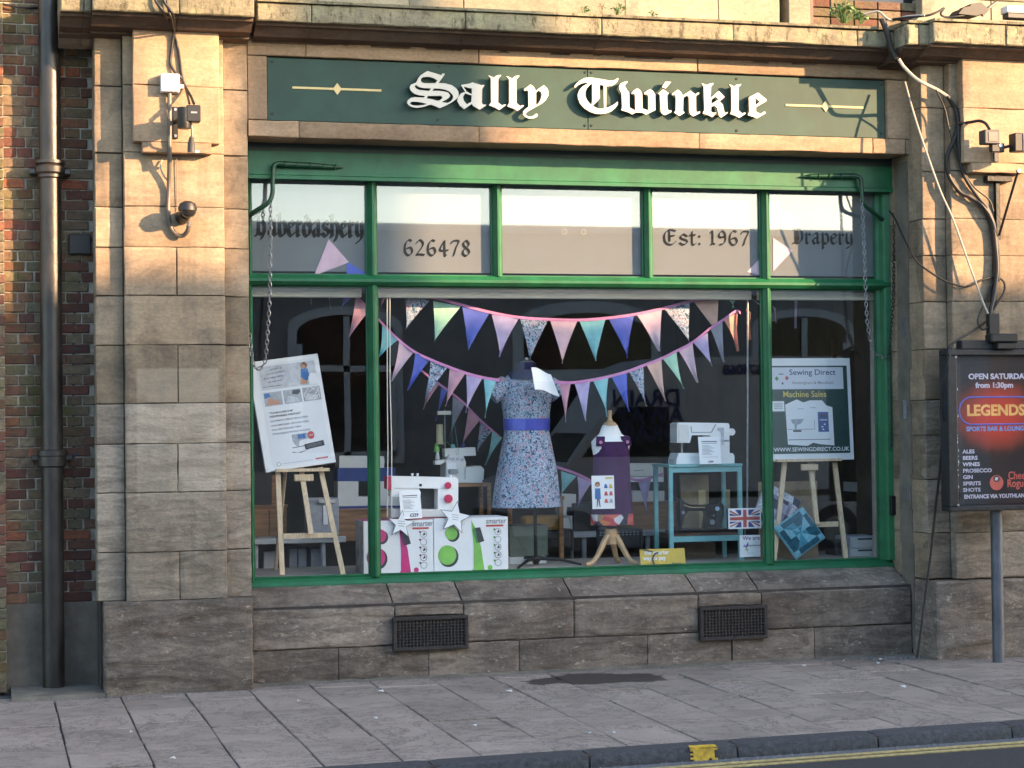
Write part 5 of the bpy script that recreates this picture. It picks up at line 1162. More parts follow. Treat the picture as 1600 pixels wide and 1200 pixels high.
t = machine('overlocker', 'cream overlock machine with thread cones on a wooden stand', [
  ('body', OFFW, [(3.606,1.582),(3.639,1.634),(3.751,1.622),(3.772,1.569),(3.771,1.412),(3.599,1.415)], 0, .2), ('arm', OFFW, [(3.52,1.584),(3.606,1.593),(3.606,1.572),(3.563,1.552),(3.52,1.552)], .02, .1),
  ('table', OFFW, [(3.761,1.527),(3.891,1.536),(3.918,1.509),(3.911,1.42),(3.76,1.412)], -.03, .2), ('base', OFFW, [(3.567,1.432),(3.9,1.425),(3.9,1.399),(3.556,1.406)], -.04, .2), ('looper_cover', WHITEM, [(3.611,1.561),(3.686,1.565),(3.685,1.445),(3.61,1.441)], -.012, .0),
  ('tension_block', OFFW, [(3.607,1.681),(3.865,1.688),(3.87,1.62),(3.612,1.613)], .05, .16)], yo, 'overlocker')
for px, m_, q in ((0, M('pale_thread', (.55, .50, .30), .8), (3.551,3.605,1.717,1.88)), ):
    inw(B().lathe((q[0]+q[1])/2, 1.45, [(.030, q[2]), (.027, q[3])], 16), 'thread_cone', m_, t, smooth=True)
for q, m_ in (((3.538,3.575,1.655,1.723), LIME), ((3.68,3.707,1.652,1.715), TEAL), ((3.762,3.794,1.646,1.725), NAVY)):
    inw(B().lathe((q[0]+q[1])/2, 1.47, [(.026, q[2]), (.016, q[3])], 14), 'thread_cone', m_, t, smooth=True)
for k_, q in enumerate(((3.628,1.603), (3.665,1.597), (3.703,1.596), (3.74,1.591))): knob(t, q, .013, yo, GREYPR2, 'tension_dial', .012)
inw(B().cbox(3.62, 3.695, 1.30, 1.335, 1.478, 1.515, .003), 'presser_foot', STEEL, t)
inw(B().tube([(3.567,1.43,1.686),(3.637,1.45,1.738),(3.699,1.4,1.659),(3.708,1.35,1.591)], .0018, 5), 'thread', LIME, t)
inw(B().tube([(3.691,1.5,1.715),(3.705,1.5,1.947),(3.721,1.36,1.601)], .0018, 5), 'thread', TEAL, t)
inw(B().tube([(3.634, 1.5, 2.001), (3.634, 1.5, 1.579)], .005, 6), 'thread_stand', STEEL, t)
inw(B().box(3.575, 3.683, 1.48, 1.53, 1.959, 1.99), 'thread_guide', BLINDM, t)
inw(B().tube([(3.553, 1.43, 1.655), (3.553, 1.43, 1.592)], [.012, .02], 10), 'cone_holder', WHITEP, t)
yb_ = 1.9
t = machine('sewing_machine', 'white and navy sewing machine behind the left mullion', [
  ('lid', OFFW, [(2.822,1.618),(2.833,1.628),(3.202,1.617),(3.207,1.569),(3.201,1.521),(2.821,1.527)], .0, .2), ('arm', BLUEP, [(2.81,1.528),(3.299,1.519),(3.298,1.406),(2.809,1.416)], .0, .2), ('head', OFFW, [(2.809,1.416),(2.982,1.412),(2.981,1.284),(3.089,1.282),(3.089,1.207),(2.807,1.208)], .0, .2),
  ('column', OFFW, [(3.134,1.41),(3.298,1.406),(3.296,1.278),(3.34,1.266),(3.339,1.202),(3.078,1.208),(3.078,1.282),(3.133,1.281)], .0, .2), ('base', BLUEP, [(2.818,1.208),(3.329,1.202),(3.328,1.175),(2.818,1.181)], .0, .2)], yb_)
t = machine('sewing_machine', 'cream sewing machine on the brown cabinet beside the teal table', [
  ('lid', OFFW, [(5.488,1.513),(5.8,1.508),(5.805,1.394),(5.486,1.4)], .0, .2), ('arm', WHITEM, [(5.492,1.394),(5.804,1.389),(5.804,1.343),(5.492,1.349)], .0, .2), ('panel', BLACK, [(5.611,1.347),(5.804,1.343),(5.803,1.263),(5.61,1.267)], .02, .2),
  ('bed', OFFW, [(5.503,1.269),(5.803,1.263),(5.801,1.167),(5.501,1.173)], -.02, .2), ('trim', GREYINK, [(5.523,1.45),(5.619,1.454),(5.619,1.449),(5.523,1.445)], -.002, .0)], 2.25)
knob(t, (5.737,1.316), .022, 2.27, STEEL)
t = machine('sewing_machine', 'small cream sewing machine on the grey table behind the child form', [
  ('head', OFFW, [(4.872,1.253),(5.002,1.25),(5,1.132),(4.918,1.139),(4.918,1.111),(4.87,1.112)], .0, .18), ('column', OFFW, [(4.865,1.112),(4.912,1.111),(4.917,1.049),(4.87,1.05)], .0, .18), ('bed', OFFW, [(4.87,1.061),(5.023,1.058),(5.01,0.934),(4.868,0.938)], .0, .2), ('plate', WHITEM, [(4.935,1.06),(5.023,1.063),(4.992,0.935),(4.957,0.935)], -.02, .0)], 2.3)
knob(t, (4.929,1.094), .016, 2.3, BLACK)
yv = 1.02
VM = M('black_enamel', (.008, .008, .009), .15, coat=.6)
t = machine('vintage_sewing_machine', 'black vintage sewing machine on the shelf of the teal table', [
  ('arm', VM, [(5.519,1.234),(5.53,1.245),(5.569,1.207),(5.614,1.19),(5.743,1.187),(5.783,1.197),(5.885,1.2),(5.907,1.178),(5.906,1.093),(5.87,0.983),(5.735,0.986),(5.753,1.102),(5.748,1.134),(5.591,1.138),(5.562,1.102),(5.55,1.06),(5.532,1.002),(5.522,1.06)], .04, .12),
  ('bed', VM, [(5.521,1.002),(5.916,0.992),(5.916,0.971),(5.521,0.981)], .0, .2), ('gold_band', M('gilt', (.42, .33, .18), .3, .5), [(5.558,1.194),(5.613,1.174),(5.737,1.171),(5.737,1.161),(5.608,1.164),(5.552,1.186)], .036, .0405), ('needle_bar', STEEL, [(5.533,1.071),(5.545,1.07),(5.544,1.007),(5.533,1.007)], .07, .08)], yv)
knob(t, (5.845,1.153), .019, yv+.036, M('pale_blue_badge', (.35, .48, .60), .4), 'badge', .006); knob(t, (5.543,1.128), .014, yv+.036, CHROME, 'face_dial', .006); knob(t, (5.81,1.096), .011, yv+.036, CHROME, 'dial', .01); knob(t, (5.798,1.043), .022, yv+.036, STEEL, 'dial', .012)
inw(B().lathe(0, 0, [(.058, -.012), (.062, -.006), (.062, .006), (.058, .012)], 24), 'hand_wheel', CHROME, t, smooth=True)
hw = t.children[-1]; hw.location = (5.927-t.location.x, .08, 1.143-t.location.z); hw.rotation_euler = (0, R(90), 0)
t = machine('overlocker', 'grey overlock machine at the back edge of the right pane', [('head', GREYPR2, [(7.35,1.507),(7.393,1.54),(7.436,1.528),(7.433,1.377),(7.403,1.361),(7.385,1.434),(7.349,1.44)], .0, .2), ('base', GREYPR2, [(7.286,1.329),(7.366,1.35),(7.39,1.327),(7.395,1.26),(7.346,1.239),(7.285,1.251)], -.05, .2), ('column', GREYPR2, [(7.391,1.378),(7.433,1.382),(7.407,1.265),(7.389,1.26)], .0, .2), ('foot', LIMED, [(7.383,1.26),(7.439,1.337),(7.437,1.237)], .0, .15)], 1.5, 'overlocker')

# ---------------------------------------------------------------- teal table
tt = thing('side_table', 'teal painted wooden table with a shelf, beside the right mullion', 'table', (5.359, .86, ZD))
x0, x1 = 5.348, 5.99; zt = 1.53
inw(B().cbox(x0, x1, .84, 1.26, zt-.022, zt, .004), 'top', TEAL, tt)
inw(B().box(x0+.02, x1-.02, .855, .875, zt-.065, zt-.0225), 'apron', TEAL, tt)
for x in (x0+.003, x1-.036):
    for y in (.85, 1.21): inw(B().box(x, x+.033, y, y+.033, ZD, zt-.0225 if y > 1 else zt-.0225), 'leg', TEAL, tt)
zs = 0.918
inw(B().box(x0+.036, x1-.036, .856, .876, zs-.02, zs+.025), 'rail', TEAL, tt); inw(B().box(x0+.036, x1-.036, .877, 1.2, zs+.005, zs+.045), 'shelf', DARKW, tt)
# ---------------------------------------------------------------- cards on the glass, yellow sign
t, w_, h = card('yellow_counter_sign', 'yellow smarter way to pay sign on the window deck', (5.005,5.383,0.722,0.87), .57, YELL, 'sign', -12)
lettering('the smarter', .048, PRINTW, t, (.10*w_, Y2, .70*h), .0012, sx=.9); lettering('way to pay', .048, PRINTW, t, (.06*w_, Y2, .40*h), .0012, sx=.9); lettering('finance', .026, INK, t, (.70*w_, Y2, .12*h), .0005)
for k in range(2): quad(t, .06*w_, (.2-.08*k)*h, .35*w_, .012*h, M('dark_yellow', (.35, .24, .03), .5), Y2)
b = B(); P = [(.40*w_+.05*math.cos(a), -.004, .40*h+.058*math.sin(a)) for a in [math.pi*.5+.35*k for k in range(10)]]; b.tube(P, .006, 6); b.build('print', M('navy_scissor', (.03, .03, .08), .5), t)
pshape(t, [(.0, .97*h), (.12*w_, .99*h), (.3*w_, .86*h), (.26*w_, .82*h), (.1*w_, .92*h)], INK, Y3)
fx0, fx1, fz0, fz1 = 5.747,6.029,1.011,1.176
t = thing('flag_card', 'small union flag card hung inside the middle pane', 'flag', (fx0, .56, fz0)); w_, h = fx1-fx0, fz1-fz0
B().box(0, w_, 0, .004, 0, h).build('card', PRINTW, t)
e = .012; W2, H2 = w_-2*e, h-2*e; mx, mz = w_/2, h/2; aw, ab = .017*1.5, .012
for sx in (-1, 1):
    for sz in (-1, 1):
        P = lambda a, c: (mx+sx*a, mz+sz*c)
        g = .026; pshape(t, [P(aw+.016, .022), P(aw+.016+.0, .022), P(W2/2-.045, H2/2), P(aw+.005, H2/2), P(aw+.005, .035)][1:], FLAGB, Y2)
        pshape(t, [P(aw+.035, .024), P(W2/2, H2/2-.028), P(W2/2, .024)], FLAGB, Y2)
        q = 1 if sx*sz > 0 else 0
        pshape(t, [P(.045, .024+.008*q), P(.060, .024+.004*q), P(W2/2, H2/2-.010+.004*q-.006), P(W2/2, H2/2-.002*q)], FLAGR, Y3)
B().box(mx-.015, mx+.015, Y3-.0006, Y3, e, h-e).build('print', FLAGR, t); B().box(e, w_-e, -.0052, -.0046, mz-.013, mz+.013).build('print', FLAGR, t)
cable('cord', 'cord of the flag card down to the small white card', [(5.893,0.57,1.01),(5.893,0.57,0.974),(5.892,0.57,0.938)], .002, CABLEW, 'cord')
t, w_, h = card('window_card', 'white we are card hung below the union flag card', (5.843,6.02,0.783,0.958), .56, PRINTW, 'card', 0)
lettering('We are', .046, M('purple_ink', (.20, .08, .25), .5), t, (.13*w_, Y2, .78*h), .0006, sx=1.05)
for pts, m_ in (([(.17, .62), (.28, .5), (.40, .70), (.42, .55), (.33, .42), (.25, .45)], M('violet_ink', (.20, .12, .35), .5)), ([(.22, .30), (.32, .42), (.40, .33), (.34, .22), (.32, .34)], LIME), ([(.14, .50), (.36, .49), (.36, .47), (.14, .47)], BLUEPR)):
    pshape(t, [(a*w_, c*h) for a, c in pts], m_, Y2)
lettering('experienced', .022, GREYINK, t, (.38*w_, Y2, .49*h), .0004); quad(t, .35*w_, .17*h, .3*w_, .012*h, GREYINK, Y2)
cable('cord', 'cord trailing under the small white window card', [(5.879,0.57,0.784),(5.893,0.58,0.731),(5.934,0.6,0.692)], .003, CABLEW, 'cord')

# ---------------------------------------------------------------- quilted cushions and cardboard
tag(B().cbox(6.192, 6.723, 1.0, 1.012, ZD, 1.369, .002).build('cardboard_sheet', CARD), 'brown cardboard sheet leaning behind the quilted cushions', 'cardboard')
def cushion(label, cx, cz, y, S, rot, pattern, mats, tilt=-14):
    t = thing('quilted_cushion', label, 'cushion', (cx, y, cz), (R(tilt), rot, 0), group='quilted cushions'); n = 44; V = []; F = []; mi = []
    for s in (-1, 1):
        for j in range(n+1):
            for i in range(n+1):
                a, c = i/n*2-1, j/n*2-1; th = .045*max(0, (1-a**4)*(1-c**4))**.5; V.append((a*S/2, s*th, c*S/2))
    m = (n+1)**2
    for s in (0, 1):
        for j in range(n):
            for i in range(n):
                F.append((s*m+j*(n+1)+i, s*m+j*(n+1)+i+1, s*m+(j+1)*(n+1)+i+1, s*m+(j+1)*(n+1)+i)); mi.append(pattern((i+.5)/n*2-1, (j+.5)/n*2-1) if s == 0 else 0)
    b = B(); b.v = V; b.f = F; b.mi = mi; b.build('cover', mats, t, True)
def pat_teal(a, c):
    m = max(abs(a), abs(c))
    if m > .93: return 1
    if m > .62: return 1 if (abs(a) > .62 and abs(c) > .62) else 2
    ang = math.degrees(math.atan2(c, a)) % 360; q = int(ang//45)
    return (1, 2, 0, 1, 2, 0, 1, 2)[q] if m > .32 else (1, 0)[q % 2]
TQ = [M('mid_teal_cotton', (.06, .26, .34), .8, var=.2, scale=30), M('pale_teal_cotton', (.20, .46, .55), .8, var=.15, scale=30), M('dark_teal_cotton', (.015, .10, .14), .8, var=.25, scale=30)]
cushion('teal pinwheel patchwork cushion in front of the cardboard', 6.406,0.956, .66, .315, R(-33), pat_teal, TQ)
def pat_grey(a, c):
    m = max(abs(a), abs(c))
    if m > .94: return 1
    if m > .55: return 3 if (abs(a) > .55) == (abs(c) > .55) else 2
    return (1, 0, 3)[(int((a+1)*2.2)+int((c+1)*2.2)*2) % 3]
GQ = [M('grey_violet_cotton', (.20, .19, .28), .8, var=.2, scale=30), M('pale_violet_cotton', (.33, .31, .40), .8, var=.2, scale=30), M('speckled_white_cotton', (.55, .56, .60), .8, var=.45, scale=60), M('dark_navy_cotton', (.035, .04, .08), .8, var=.3, scale=30)]
cushion('grey and white patchwork cushion behind the right mullion', 6.265,1.142, .80, .36, R(28), pat_grey, GQ)

# ---------------------------------------------------------------- furniture at the back of the window
def slab_thing(name, label, cat, q, y0, y1, mat, c=.004, extra=None):
    x0, x1, z0, z1 = q; t = thing(name, label, cat, (x0, y0, z0)); inw(B().cbox(x0, x1, y0, y1, z0, z1, c), 'body', mat, t)
    return t
def cabinet(label, q, y0, y1, nd=2):
    x0, x1, z0, z1 = q; t = thing('cabinet', label, 'cabinet', (x0, y0, z0), group='brown cabinets'); inw(B().box(x0, x1, y0, y1, z0, z1), 'carcass', OAK, t)
    inw(B().cbox(x0-.01, x1+.01, y0-.015, y1, z1+.001, z1+.02, .003), 'top', OAK, t)
    for k in range(nd):
        a = x0+(x1-x0)*k/nd; inw(B().cbox(a+.008, a+(x1-x0)/nd-.008, y0-.012, y0-.001, z0+.01, z1-.02, .003), 'door', OAK, t)
cabinet('brown cabinet behind the left easel', (2.103,2.408,0.925,1.202), 2.1, 2.5)
cabinet('brown cabinet under the white and navy sewing machine', (2.766,3.329,0.917,1.167), 1.86, 2.3)
cabinet('brown cabinet under the cream sewing machine by the teal table', (5.477,5.896,0.916,1.154), 2.2, 2.6, 1)
def table(label, xa, xb, z, y0, y1, legs, lm=GREYT):
    t = thing('work_table', label, 'table', (xa, y0, .15), group='grey work tables'); inw(B().cbox(xa, xb, y0, y1, z-.05, z, .004), 'top', GREYT, t)
    for x in legs: inw(B().tube([(x, y0+.06, .15), (x, y0+.06, z-.052)], .022, 10), 'leg', GREYT, t, smooth=True)
table('grey work table behind the left easel', 2.047, 2.856, 0.964, 1.8, 2.5, (2.114, 2.673))
table('grey work table behind the child dress form', 4.66, 5.779, 0.925, 2.15, 2.8, (5.042, 5.633))
t = slab_thing('grey_case', 'grey hard carrying case standing behind the left easel', 'case', (2.523,2.789,0.971,1.286), 1.74, 1.9, GREYPR, .012)
inw(B().cbox(2.613, 2.751, 1.70, 1.735, 1.245, 1.272, .003), 'handle', WHITEP, t); inw(B().box(2.655, 2.692, 1.728, 1.738, 1.067, 1.224), 'swing_tag', PAPER, t)
slab_thing('dark_box', 'dark box on the brown cabinet at the left edge of the window', 'box', (2.112,2.289,1.218,1.496), 2.15, 2.4, M('dark_brown_card', (.05, .04, .045), .7))
slab_thing('amber_box', 'thin amber box between the dark box and the left easel', 'box', (2.296,2.382,1.212,1.47), 2.2, 2.4, OAK)
slab_thing('sage_box', 'sage green box behind the dress form pole', 'box', (4.106,4.433,0.793,1.044), 1.25, 1.5, SAGE)
t = slab_thing('white_drawer', 'low white box under the sage green box', 'box', (4.091,4.405,0.703,0.791), 1.2, 1.5, OFFW)
slab_thing('ochre_bag', 'ochre paper bag behind the dress form', 'bag', (4.311,4.651,0.986,1.104), 1.55, 1.7, OCHRE, .02)
for nm, q in (('leftmost', (2.412,2.476,0.649,0.862)), ('middle', (2.486,2.556,0.647,0.859)), ('rightmost', (2.594,2.685,0.643,0.856))):
    slab_thing('stacked_folder', nm+' of three grey folders under the left work table', 'folder', q, 2.0, 2.3, GREYPR, .003)
slab_thing('cream_folder', 'cream folder under the left end of the left work table', 'folder', (2.205,2.312,0.651,0.837), 2.05, 2.1, OFFW)
slab_thing('grey_monitor', 'dark grey box on the table behind the child form', 'box', (4.96,5.19,0.924,1.171), 2.25, 2.5, GREYD, .006)
ws = thing('wooden_stand', 'brown wooden frame stand under the cream overlock machine', 'stand', (3.713, 1.3, ZD))
q = 3.551,3.969,0.643,1.398; zt2 = 1.398
inw(B().box(q[0], q[1], 1.3, 1.65, zt2-.03, zt2), 'top', OAK, ws)
for x in (q[0], q[1]-.03):
    for y in (1.3, 1.56): inw(B().box(x, x+.03, y, y+.03, ZD, zt2-.0305), 'leg', OAK, ws)
st2 = thing('wooden_stool', 'brown wooden stool legs behind the dress form', 'stool', (4.199, 1.5, ZD))
inw(B().box(4.144, 4.654, 1.5, 1.54, 1.236, 1.268), 'seat', OAK, st2)
for a in (4.166, 4.609):
    for y in (1.5, 1.52): inw(B().box(a, a+.035, 1.5, 1.535, ZD, 1.234), 'leg', OAK, st2) if y == 1.5 else None
def chair(label, q, y):
    x0, x1, z0, z1 = q; t = thing('mesh_chair', label, 'chair', (x0, y, .15), group='dark perforated chairs'); nx, nz_ = 11, 6
    b = B(); w_, h = (x1-x0), (z1-z0)
    for k in range(nx+1): b.box(x0+w_*k/nx-.006, x0+w_*k/nx+.006, y, y+.012, z0, z1)
    for k in range(nz_+1): b.box(x0, x1, y+.001, y+.013, z0+h*k/nz_-.006-(.012 if k < 3 else 0), z0+h*k/nz_+.006)
    inw(b, 'backrest', GREYD, t)
    inw(B().tube(smoothline([(x0-.012, y, z0-.06), (x0-.012, y, z1-.02), (x0+.02, y, z1+.01), (x1-.02, y, z1+.01), (x1+.012, y, z1-.02), (x1+.012, y, z0-.06)], 4), .013, 8), 'back_frame', GREYD, t, smooth=True)
    for x in (x0-.01, x1+.01):
        inw(B().tube([(x, y, z0-.05), (x, y+.05, .15)], .014, 8), 'leg', STEEL, t, smooth=True); inw(B().tube([(x, y+.40, .60), (x, y+.42, .15)], .014, 8), 'leg', STEEL, t, smooth=True)
    inw(B().cbox(x0, x1, y+.02, y+.42, .60, .63, .01), 'seat', GREYD, t)
chair('dark perforated chair right of the sage green box', (4.541,4.761,0.845,0.964), 1.68)
chair('dark perforated chair behind the child form tripod', (5.012,5.379,0.825,0.95), 1.68)
dr = thing('drawer_unit', 'white desktop drawers at the bottom right of the right pane', 'drawers', (6.965, .9, ZD))
q = 6.972,7.224,0.7,0.898
inw(B().cbox(*q[:2], .9, 1.2, *q[2:], .004), 'case', GREYPR2, dr); hm = (q[2]+q[3])/2
for a, c in ((q[2]+.008, hm-.004), (hm+.004, q[3]-.008)):
    d_ = inw(B().cbox(q[0]+.006, q[1]-.006, .885, .899, a, c, .003), 'drawer', WHITEP, dr); B().box(q[0]+.06, q[1]-.06, .8835, .8845, c-.02, c-.006).build('grip', INK, d_)
slab_thing('grey_box', 'small dark grey box left of the desktop drawers', 'box', (6.878,7.007,0.703,0.865), 1.0, 1.2, GREYD)
sh = thing('wall_shelf', 'brown wooden shelf rail behind the right poster', 'shelf', (7.33, 1.6, 1.2))
inw(B().box(7.257, 7.527, 1.6, 1.8, 2.236, 2.298), 'shelf_board', OAK, sh); inw(B().box(7.257, 7.527, 1.8, 1.85, 1.0, 2.6), 'back_panel', DARKW, sh)
for zz in (1.15, 1.75): inw(B().box(7.257, 7.527, 1.62, 1.8, zz, zz+.03), 'shelf_board', DARKW, sh)
tag(B().cbox(7.068, 7.149, .62, .68, ZD, 2.9, .004).build('inner_post', M('cream_post', (.34, .32, .27), .6)), 'pale inner post at the right end of the display', 'post')
slab_thing('tan_panel', 'dark tan panel behind the black vintage sewing machine', 'panel', (5.634,5.887,0.969,1.428), 1.35, 1.38, M('tan_panel', (.42, .33, .21), .7))
slab_thing('cream_strip', 'narrow cream card strip behind the black vintage sewing machine', 'card', (5.786,5.85,0.974,1.298), 1.33, 1.345, M('cream_card', (.74, .60, .34), .6))
slab_thing('straw_bundle', 'narrow straw coloured panel behind the hand wheel of the vintage machine', 'panel', (6.024,6.071,1.136,1.298), 1.33, 1.36, M('straw', (.42, .33, .16), .7))
slab_thing('brown_box', 'brown box under the shelf of the teal table', 'box', (5.576,5.919,0.687,0.859), 1.3, 1.5, M('dull_brown_card', (.20, .15, .11), .8))


# ================================================================ fittings on the outside
def awning(label, pts, tip, hooks):
    t = thing('awning_bracket', label, 'bracket', pts[0], group='green awning brackets')
    inw(B().tube(smoothline(pts, 6), .017, 10), 'arm', GREEND, t, smooth=True)
    inw(B().tube(tip, [.022, .022, .018, .002], 10), 'pointed_end', GREEND, t, smooth=True)
    for q in hooks: inw(B().tube([(q[0], q[1]-.024, q[2]-.022), (q[0], q[1]-.026, q[2]+.0), (q[0]+.004, q[1]-.02, q[2]+.024)], .004, 6), 'hook', GREEND, t)
awning('green iron awning bracket at the left end of the fascia', [(1.883,0.34,3.378),(1.886,0.32,3.443),(1.927,0.27,3.481),(2.009,0.24,3.531),(2.043,0.24,3.594),(2.049,0.24,3.689),(2.054,0.24,3.784),(2.069,0.24,3.823),(2.118,0.25,3.835)],
   [(2.108,0.25,3.83),(2.313,0.27,3.827),(2.517,0.28,3.819),(2.59,0.28,3.816)], [(2.142,0.25,3.83),(2.234,0.26,3.829),(2.332,0.27,3.828),(2.434,0.275,3.826),(2.522,0.28,3.819)])
awning('green iron awning bracket at the right end of the fascia', [(7.094,0.4,3.496),(7.029,0.36,3.517),(6.912,0.28,3.564),(6.831,0.24,3.61),(6.81,0.24,3.672),(6.806,0.24,3.765),(6.795,0.24,3.826),(6.755,0.25,3.842)],
   [(6.767,0.25,3.843),(6.563,0.27,3.841),(6.378,0.28,3.838),(6.284,0.28,3.83)], [(6.722,0.25,3.842),(6.626,0.26,3.841),(6.535,0.27,3.84),(6.445,0.28,3.839)])
def chain(label, pts, mat=CHAINM, L_=.044, wr=.0042):
    P = smoothline(pts, 30); acc = 0; last = P[0]; b = B(); k = 0; nxt = 0
    for p, q in zip(P, P[1:]):
        seg = (q-p).length; 
        while nxt <= acc+seg:
            c = p.lerp(q, (nxt-acc)/seg if seg else 0); d = (q-p).normalized(); e = d.cross(Vector((0, 1, 0)))
            if e.length < .01: e = Vector((1, 0, 0))
            e.normalize(); s = e if k % 2 == 0 else (d.cross(e)).normalized(); s = (s+.35*d.cross(s)).normalized()
            ring = [c+d*(math.cos(a)*L_*.52)+s*(math.sin(a)*L_*.27) for a in [6.2832*j/10 for j in range(10)]]; ring += ring[:1]
            b.tube(ring, wr, 5, cap=False); k += 1; nxt += L_*.80
        acc += seg
    tag(b.build('chain', mat, None, True), label, 'chain', 'awning chains')
chain('steel chain looping from the left awning bracket over the left poster', [(2.033,0.24,3.56),(2.025,0.24,3.142),(2.017,0.24,2.81),(2.002,0.25,2.574),(1.989,0.27,2.385),(1.966,0.28,2.329),(1.929,0.29,2.31),(1.902,0.3,2.348),(1.888,0.33,2.459),(1.884,0.36,2.579)])
chain('steel chain hanging from the right awning bracket past the right pane', [(6.809,0.24,3.651),(6.821,0.24,3.3),(6.827,0.24,2.99),(6.843,0.25,2.681),(6.874,0.26,2.527),(6.92,0.29,2.425),(6.98,0.32,2.395),(7.046,0.34,2.374)])
chain('dark chain hanging against the right stone jamb', [(7.115,0.28,3.542),(7.104,0.28,3.203),(7.087,0.28,2.839),(7.064,0.29,2.528),(7.049,0.3,2.373)], IRON, .04)

# downpipe
dp = thing('downpipe', 'weathered black cast iron downpipe in front of the brick wall', 'pipe', (0.45, .28, .03))
xp = 0.446; rp_ = .078
for a, c in ((.03, 1.606), (1.73, 3.693), (3.795, 6.5)):
    inw(B().tube([(xp, .28, a), (xp, .28, (a+c)/2), (xp, .28, c)], rp_, 20), 'pipe', PIPEM, dp, smooth=True)
za, zb = 3.693, 3.813
inw(B().lathe(xp, .28, [(rp_, za-.01), (rp_+.012, za), (rp_+.012, za+.02), (rp_+.028, za+.035), (rp_+.03, zb-.045), (rp_+.016, zb-.03), (rp_+.03, zb-.02), (rp_+.03, zb), (rp_, zb+.005)], 24), 'collar', PIPEM, dp, smooth=True)
za, zb = 1.615, 1.735
inw(B().lathe(xp, .28, [(rp_, za-.005), (rp_+.022, za), (rp_+.022, zb-.05), (rp_+.03, zb-.045), (rp_+.03, zb-.01), (rp_, zb)], 24), 'collar', PIPEM, dp, smooth=True)
for z in ((3.739), (1.675)):
    for s in (-1, 1): inw(B().cbox(xp+s*.115-.03, xp+s*.115+.03, .27, .45, z-.02, z+.02, .005), 'ear', PIPEM, dp)
# grey conduit on the brick wall
cn = thing('wall_conduit', 'thin dark conduit with a small square box on the brick wall right of the downpipe', 'conduit', (0.61, .43, 0.739))
inw(B().tube(smoothline([(0.654,0.42,3.166),(0.652,0.42,2.955),(0.637,0.42,2.791),(0.609,0.42,2.627),(0.603,0.42,1.741),(0.608,0.42,1.275),(0.605,0.42,0.73)], 5), .012, 8), 'conduit', GREYD, cn, smooth=True)
inw(B().cbox(0.576, 0.735, .36, .45, 3.15, 3.3, .008), 'box', M('dark_brown_box', (.035, .028, .025), .6), cn)
for z in (2.464, 1.694, 0.986): inw(B().cbox(0.589, 0.644, .40, .45, z-.008, z+.008, .002), 'clip', GREYD, cn)
inw(B().cbox(0.635, 0.75, .435, .45, 2.315, 2.394, .003), 'mortar_patch', RENDERC, cn)

# left wall fittings
jb = thing('junction_box', 'square white plastic junction box on the left stone block', 'junction box', (1.264, -.185, 4.323))
q = 1.192,1.326,4.251,4.383
inw(B().cbox(*q[:2], -.255, -.187, *q[2:], .008), 'box', WHITEP, jb); inw(B().cbox(q[0]+.004, q[1]-.004, -.262, -.2555, q[2]+.004, q[3]-.004, .003), 'lid', WHITEP, jb)
for x in (q[0]+.015, q[1]-.015):
    for z in (q[2]+.015, q[3]-.015): inw(B().disc(x, z, .005, -.2635, -.2615, 8), 'screw', GREYINK, jb)
inw(B().tube([(1.329,-0.22,4.299),(1.356,-0.22,4.296)], .016, 10), 'gland', WHITEP, jb)
sc = thing('floodlight_bracket', 'black box fitting on a bracket plate on the left stone block', 'fitting', (1.356, -.187, 3.939))
q = 1.28,1.316,3.93,4.158; inw(B().cbox(*q[:2], -.199, -.186, *q[2:], .003), 'plate', BLACK, sc)
for z in (4.138, 3.951): inw(B().disc((q[0]+q[1])/2, z, .011, -.203, -.1985, 8), 'bolt', STEEL, sc)
inw(B().tube([(1.302,-0.195,4.052),(1.306,-0.3,4.045),(1.325,-0.42,4.036)], .016, 10), 'arm', BLACK, sc, smooth=True)
q = 1.303,1.374,3.969,4.117; inw(B().lathe((q[0]+q[1])/2, -.42, [(.045, q[2]), (.047, q[2]+.01), (.047, q[3]-.01), (.045, q[3])], 16), 'housing', IRON, sc, smooth=True)
q = 1.35,1.448,4.013,4.13; inw(B().cbox(*q[:2], -.47, -.38, *q[2:], .006), 'head', BLACK, sc)
inw(B().box(q[0]+.03, q[1]-.025, -.4712, -.4706, (q[2]+q[3])/2, (q[2]+q[3])/2+.012), 'label', GREYINK, sc)
inw(B().tube([(1.387,-0.42,4.016),(1.393,-0.4,3.956),(1.398,-0.35,3.918),(1.405,-0.32,3.891)], .007, 8), 'lead', CABLEW, sc, smooth=True)
inw(B().tube([(1.393,-0.36,3.921),(1.395,-0.33,3.881),(1.396,-0.32,3.819)], [.014, .026, .028], 12), 'plug', M('dark_grey_plastic', (.05, .05, .05), .6), sc, smooth=True)
inw(B().tube([(1.419,-0.31,3.825),(1.451,-0.31,3.826)], .011, 8), 'clip', WHITEP, sc)
dc = thing('dome_camera', 'black dome security camera on a wall arm on the left pilaster', 'camera', (1.374, -.085, 3.427))
inw(B().tube([(1.352,-0.088,3.382),(1.354,-0.16,3.383),(1.364,-0.24,3.393)], [.05, .045, .042], 16), 'arm', BLACK, dc, smooth=True)
X, Z = 1.371,3.417
inw(B().lathe(X, -.27, [(.025, Z+.062), (.055, Z+.045), (.066, Z+.015), (.066, Z-.005), (.05, Z-.01)], 20), 'hood', BLACK, dc, smooth=True)
inw(B().lathe(X+.004, -.275, [(.058, Z-.004), (.055, Z-.025), (.04, Z-.045), (.015, Z-.056), (.002, Z-.058)], 20), 'dome', M('smoked_dome', (.02, .018, .016), .08, coat=.5), dc, smooth=True)
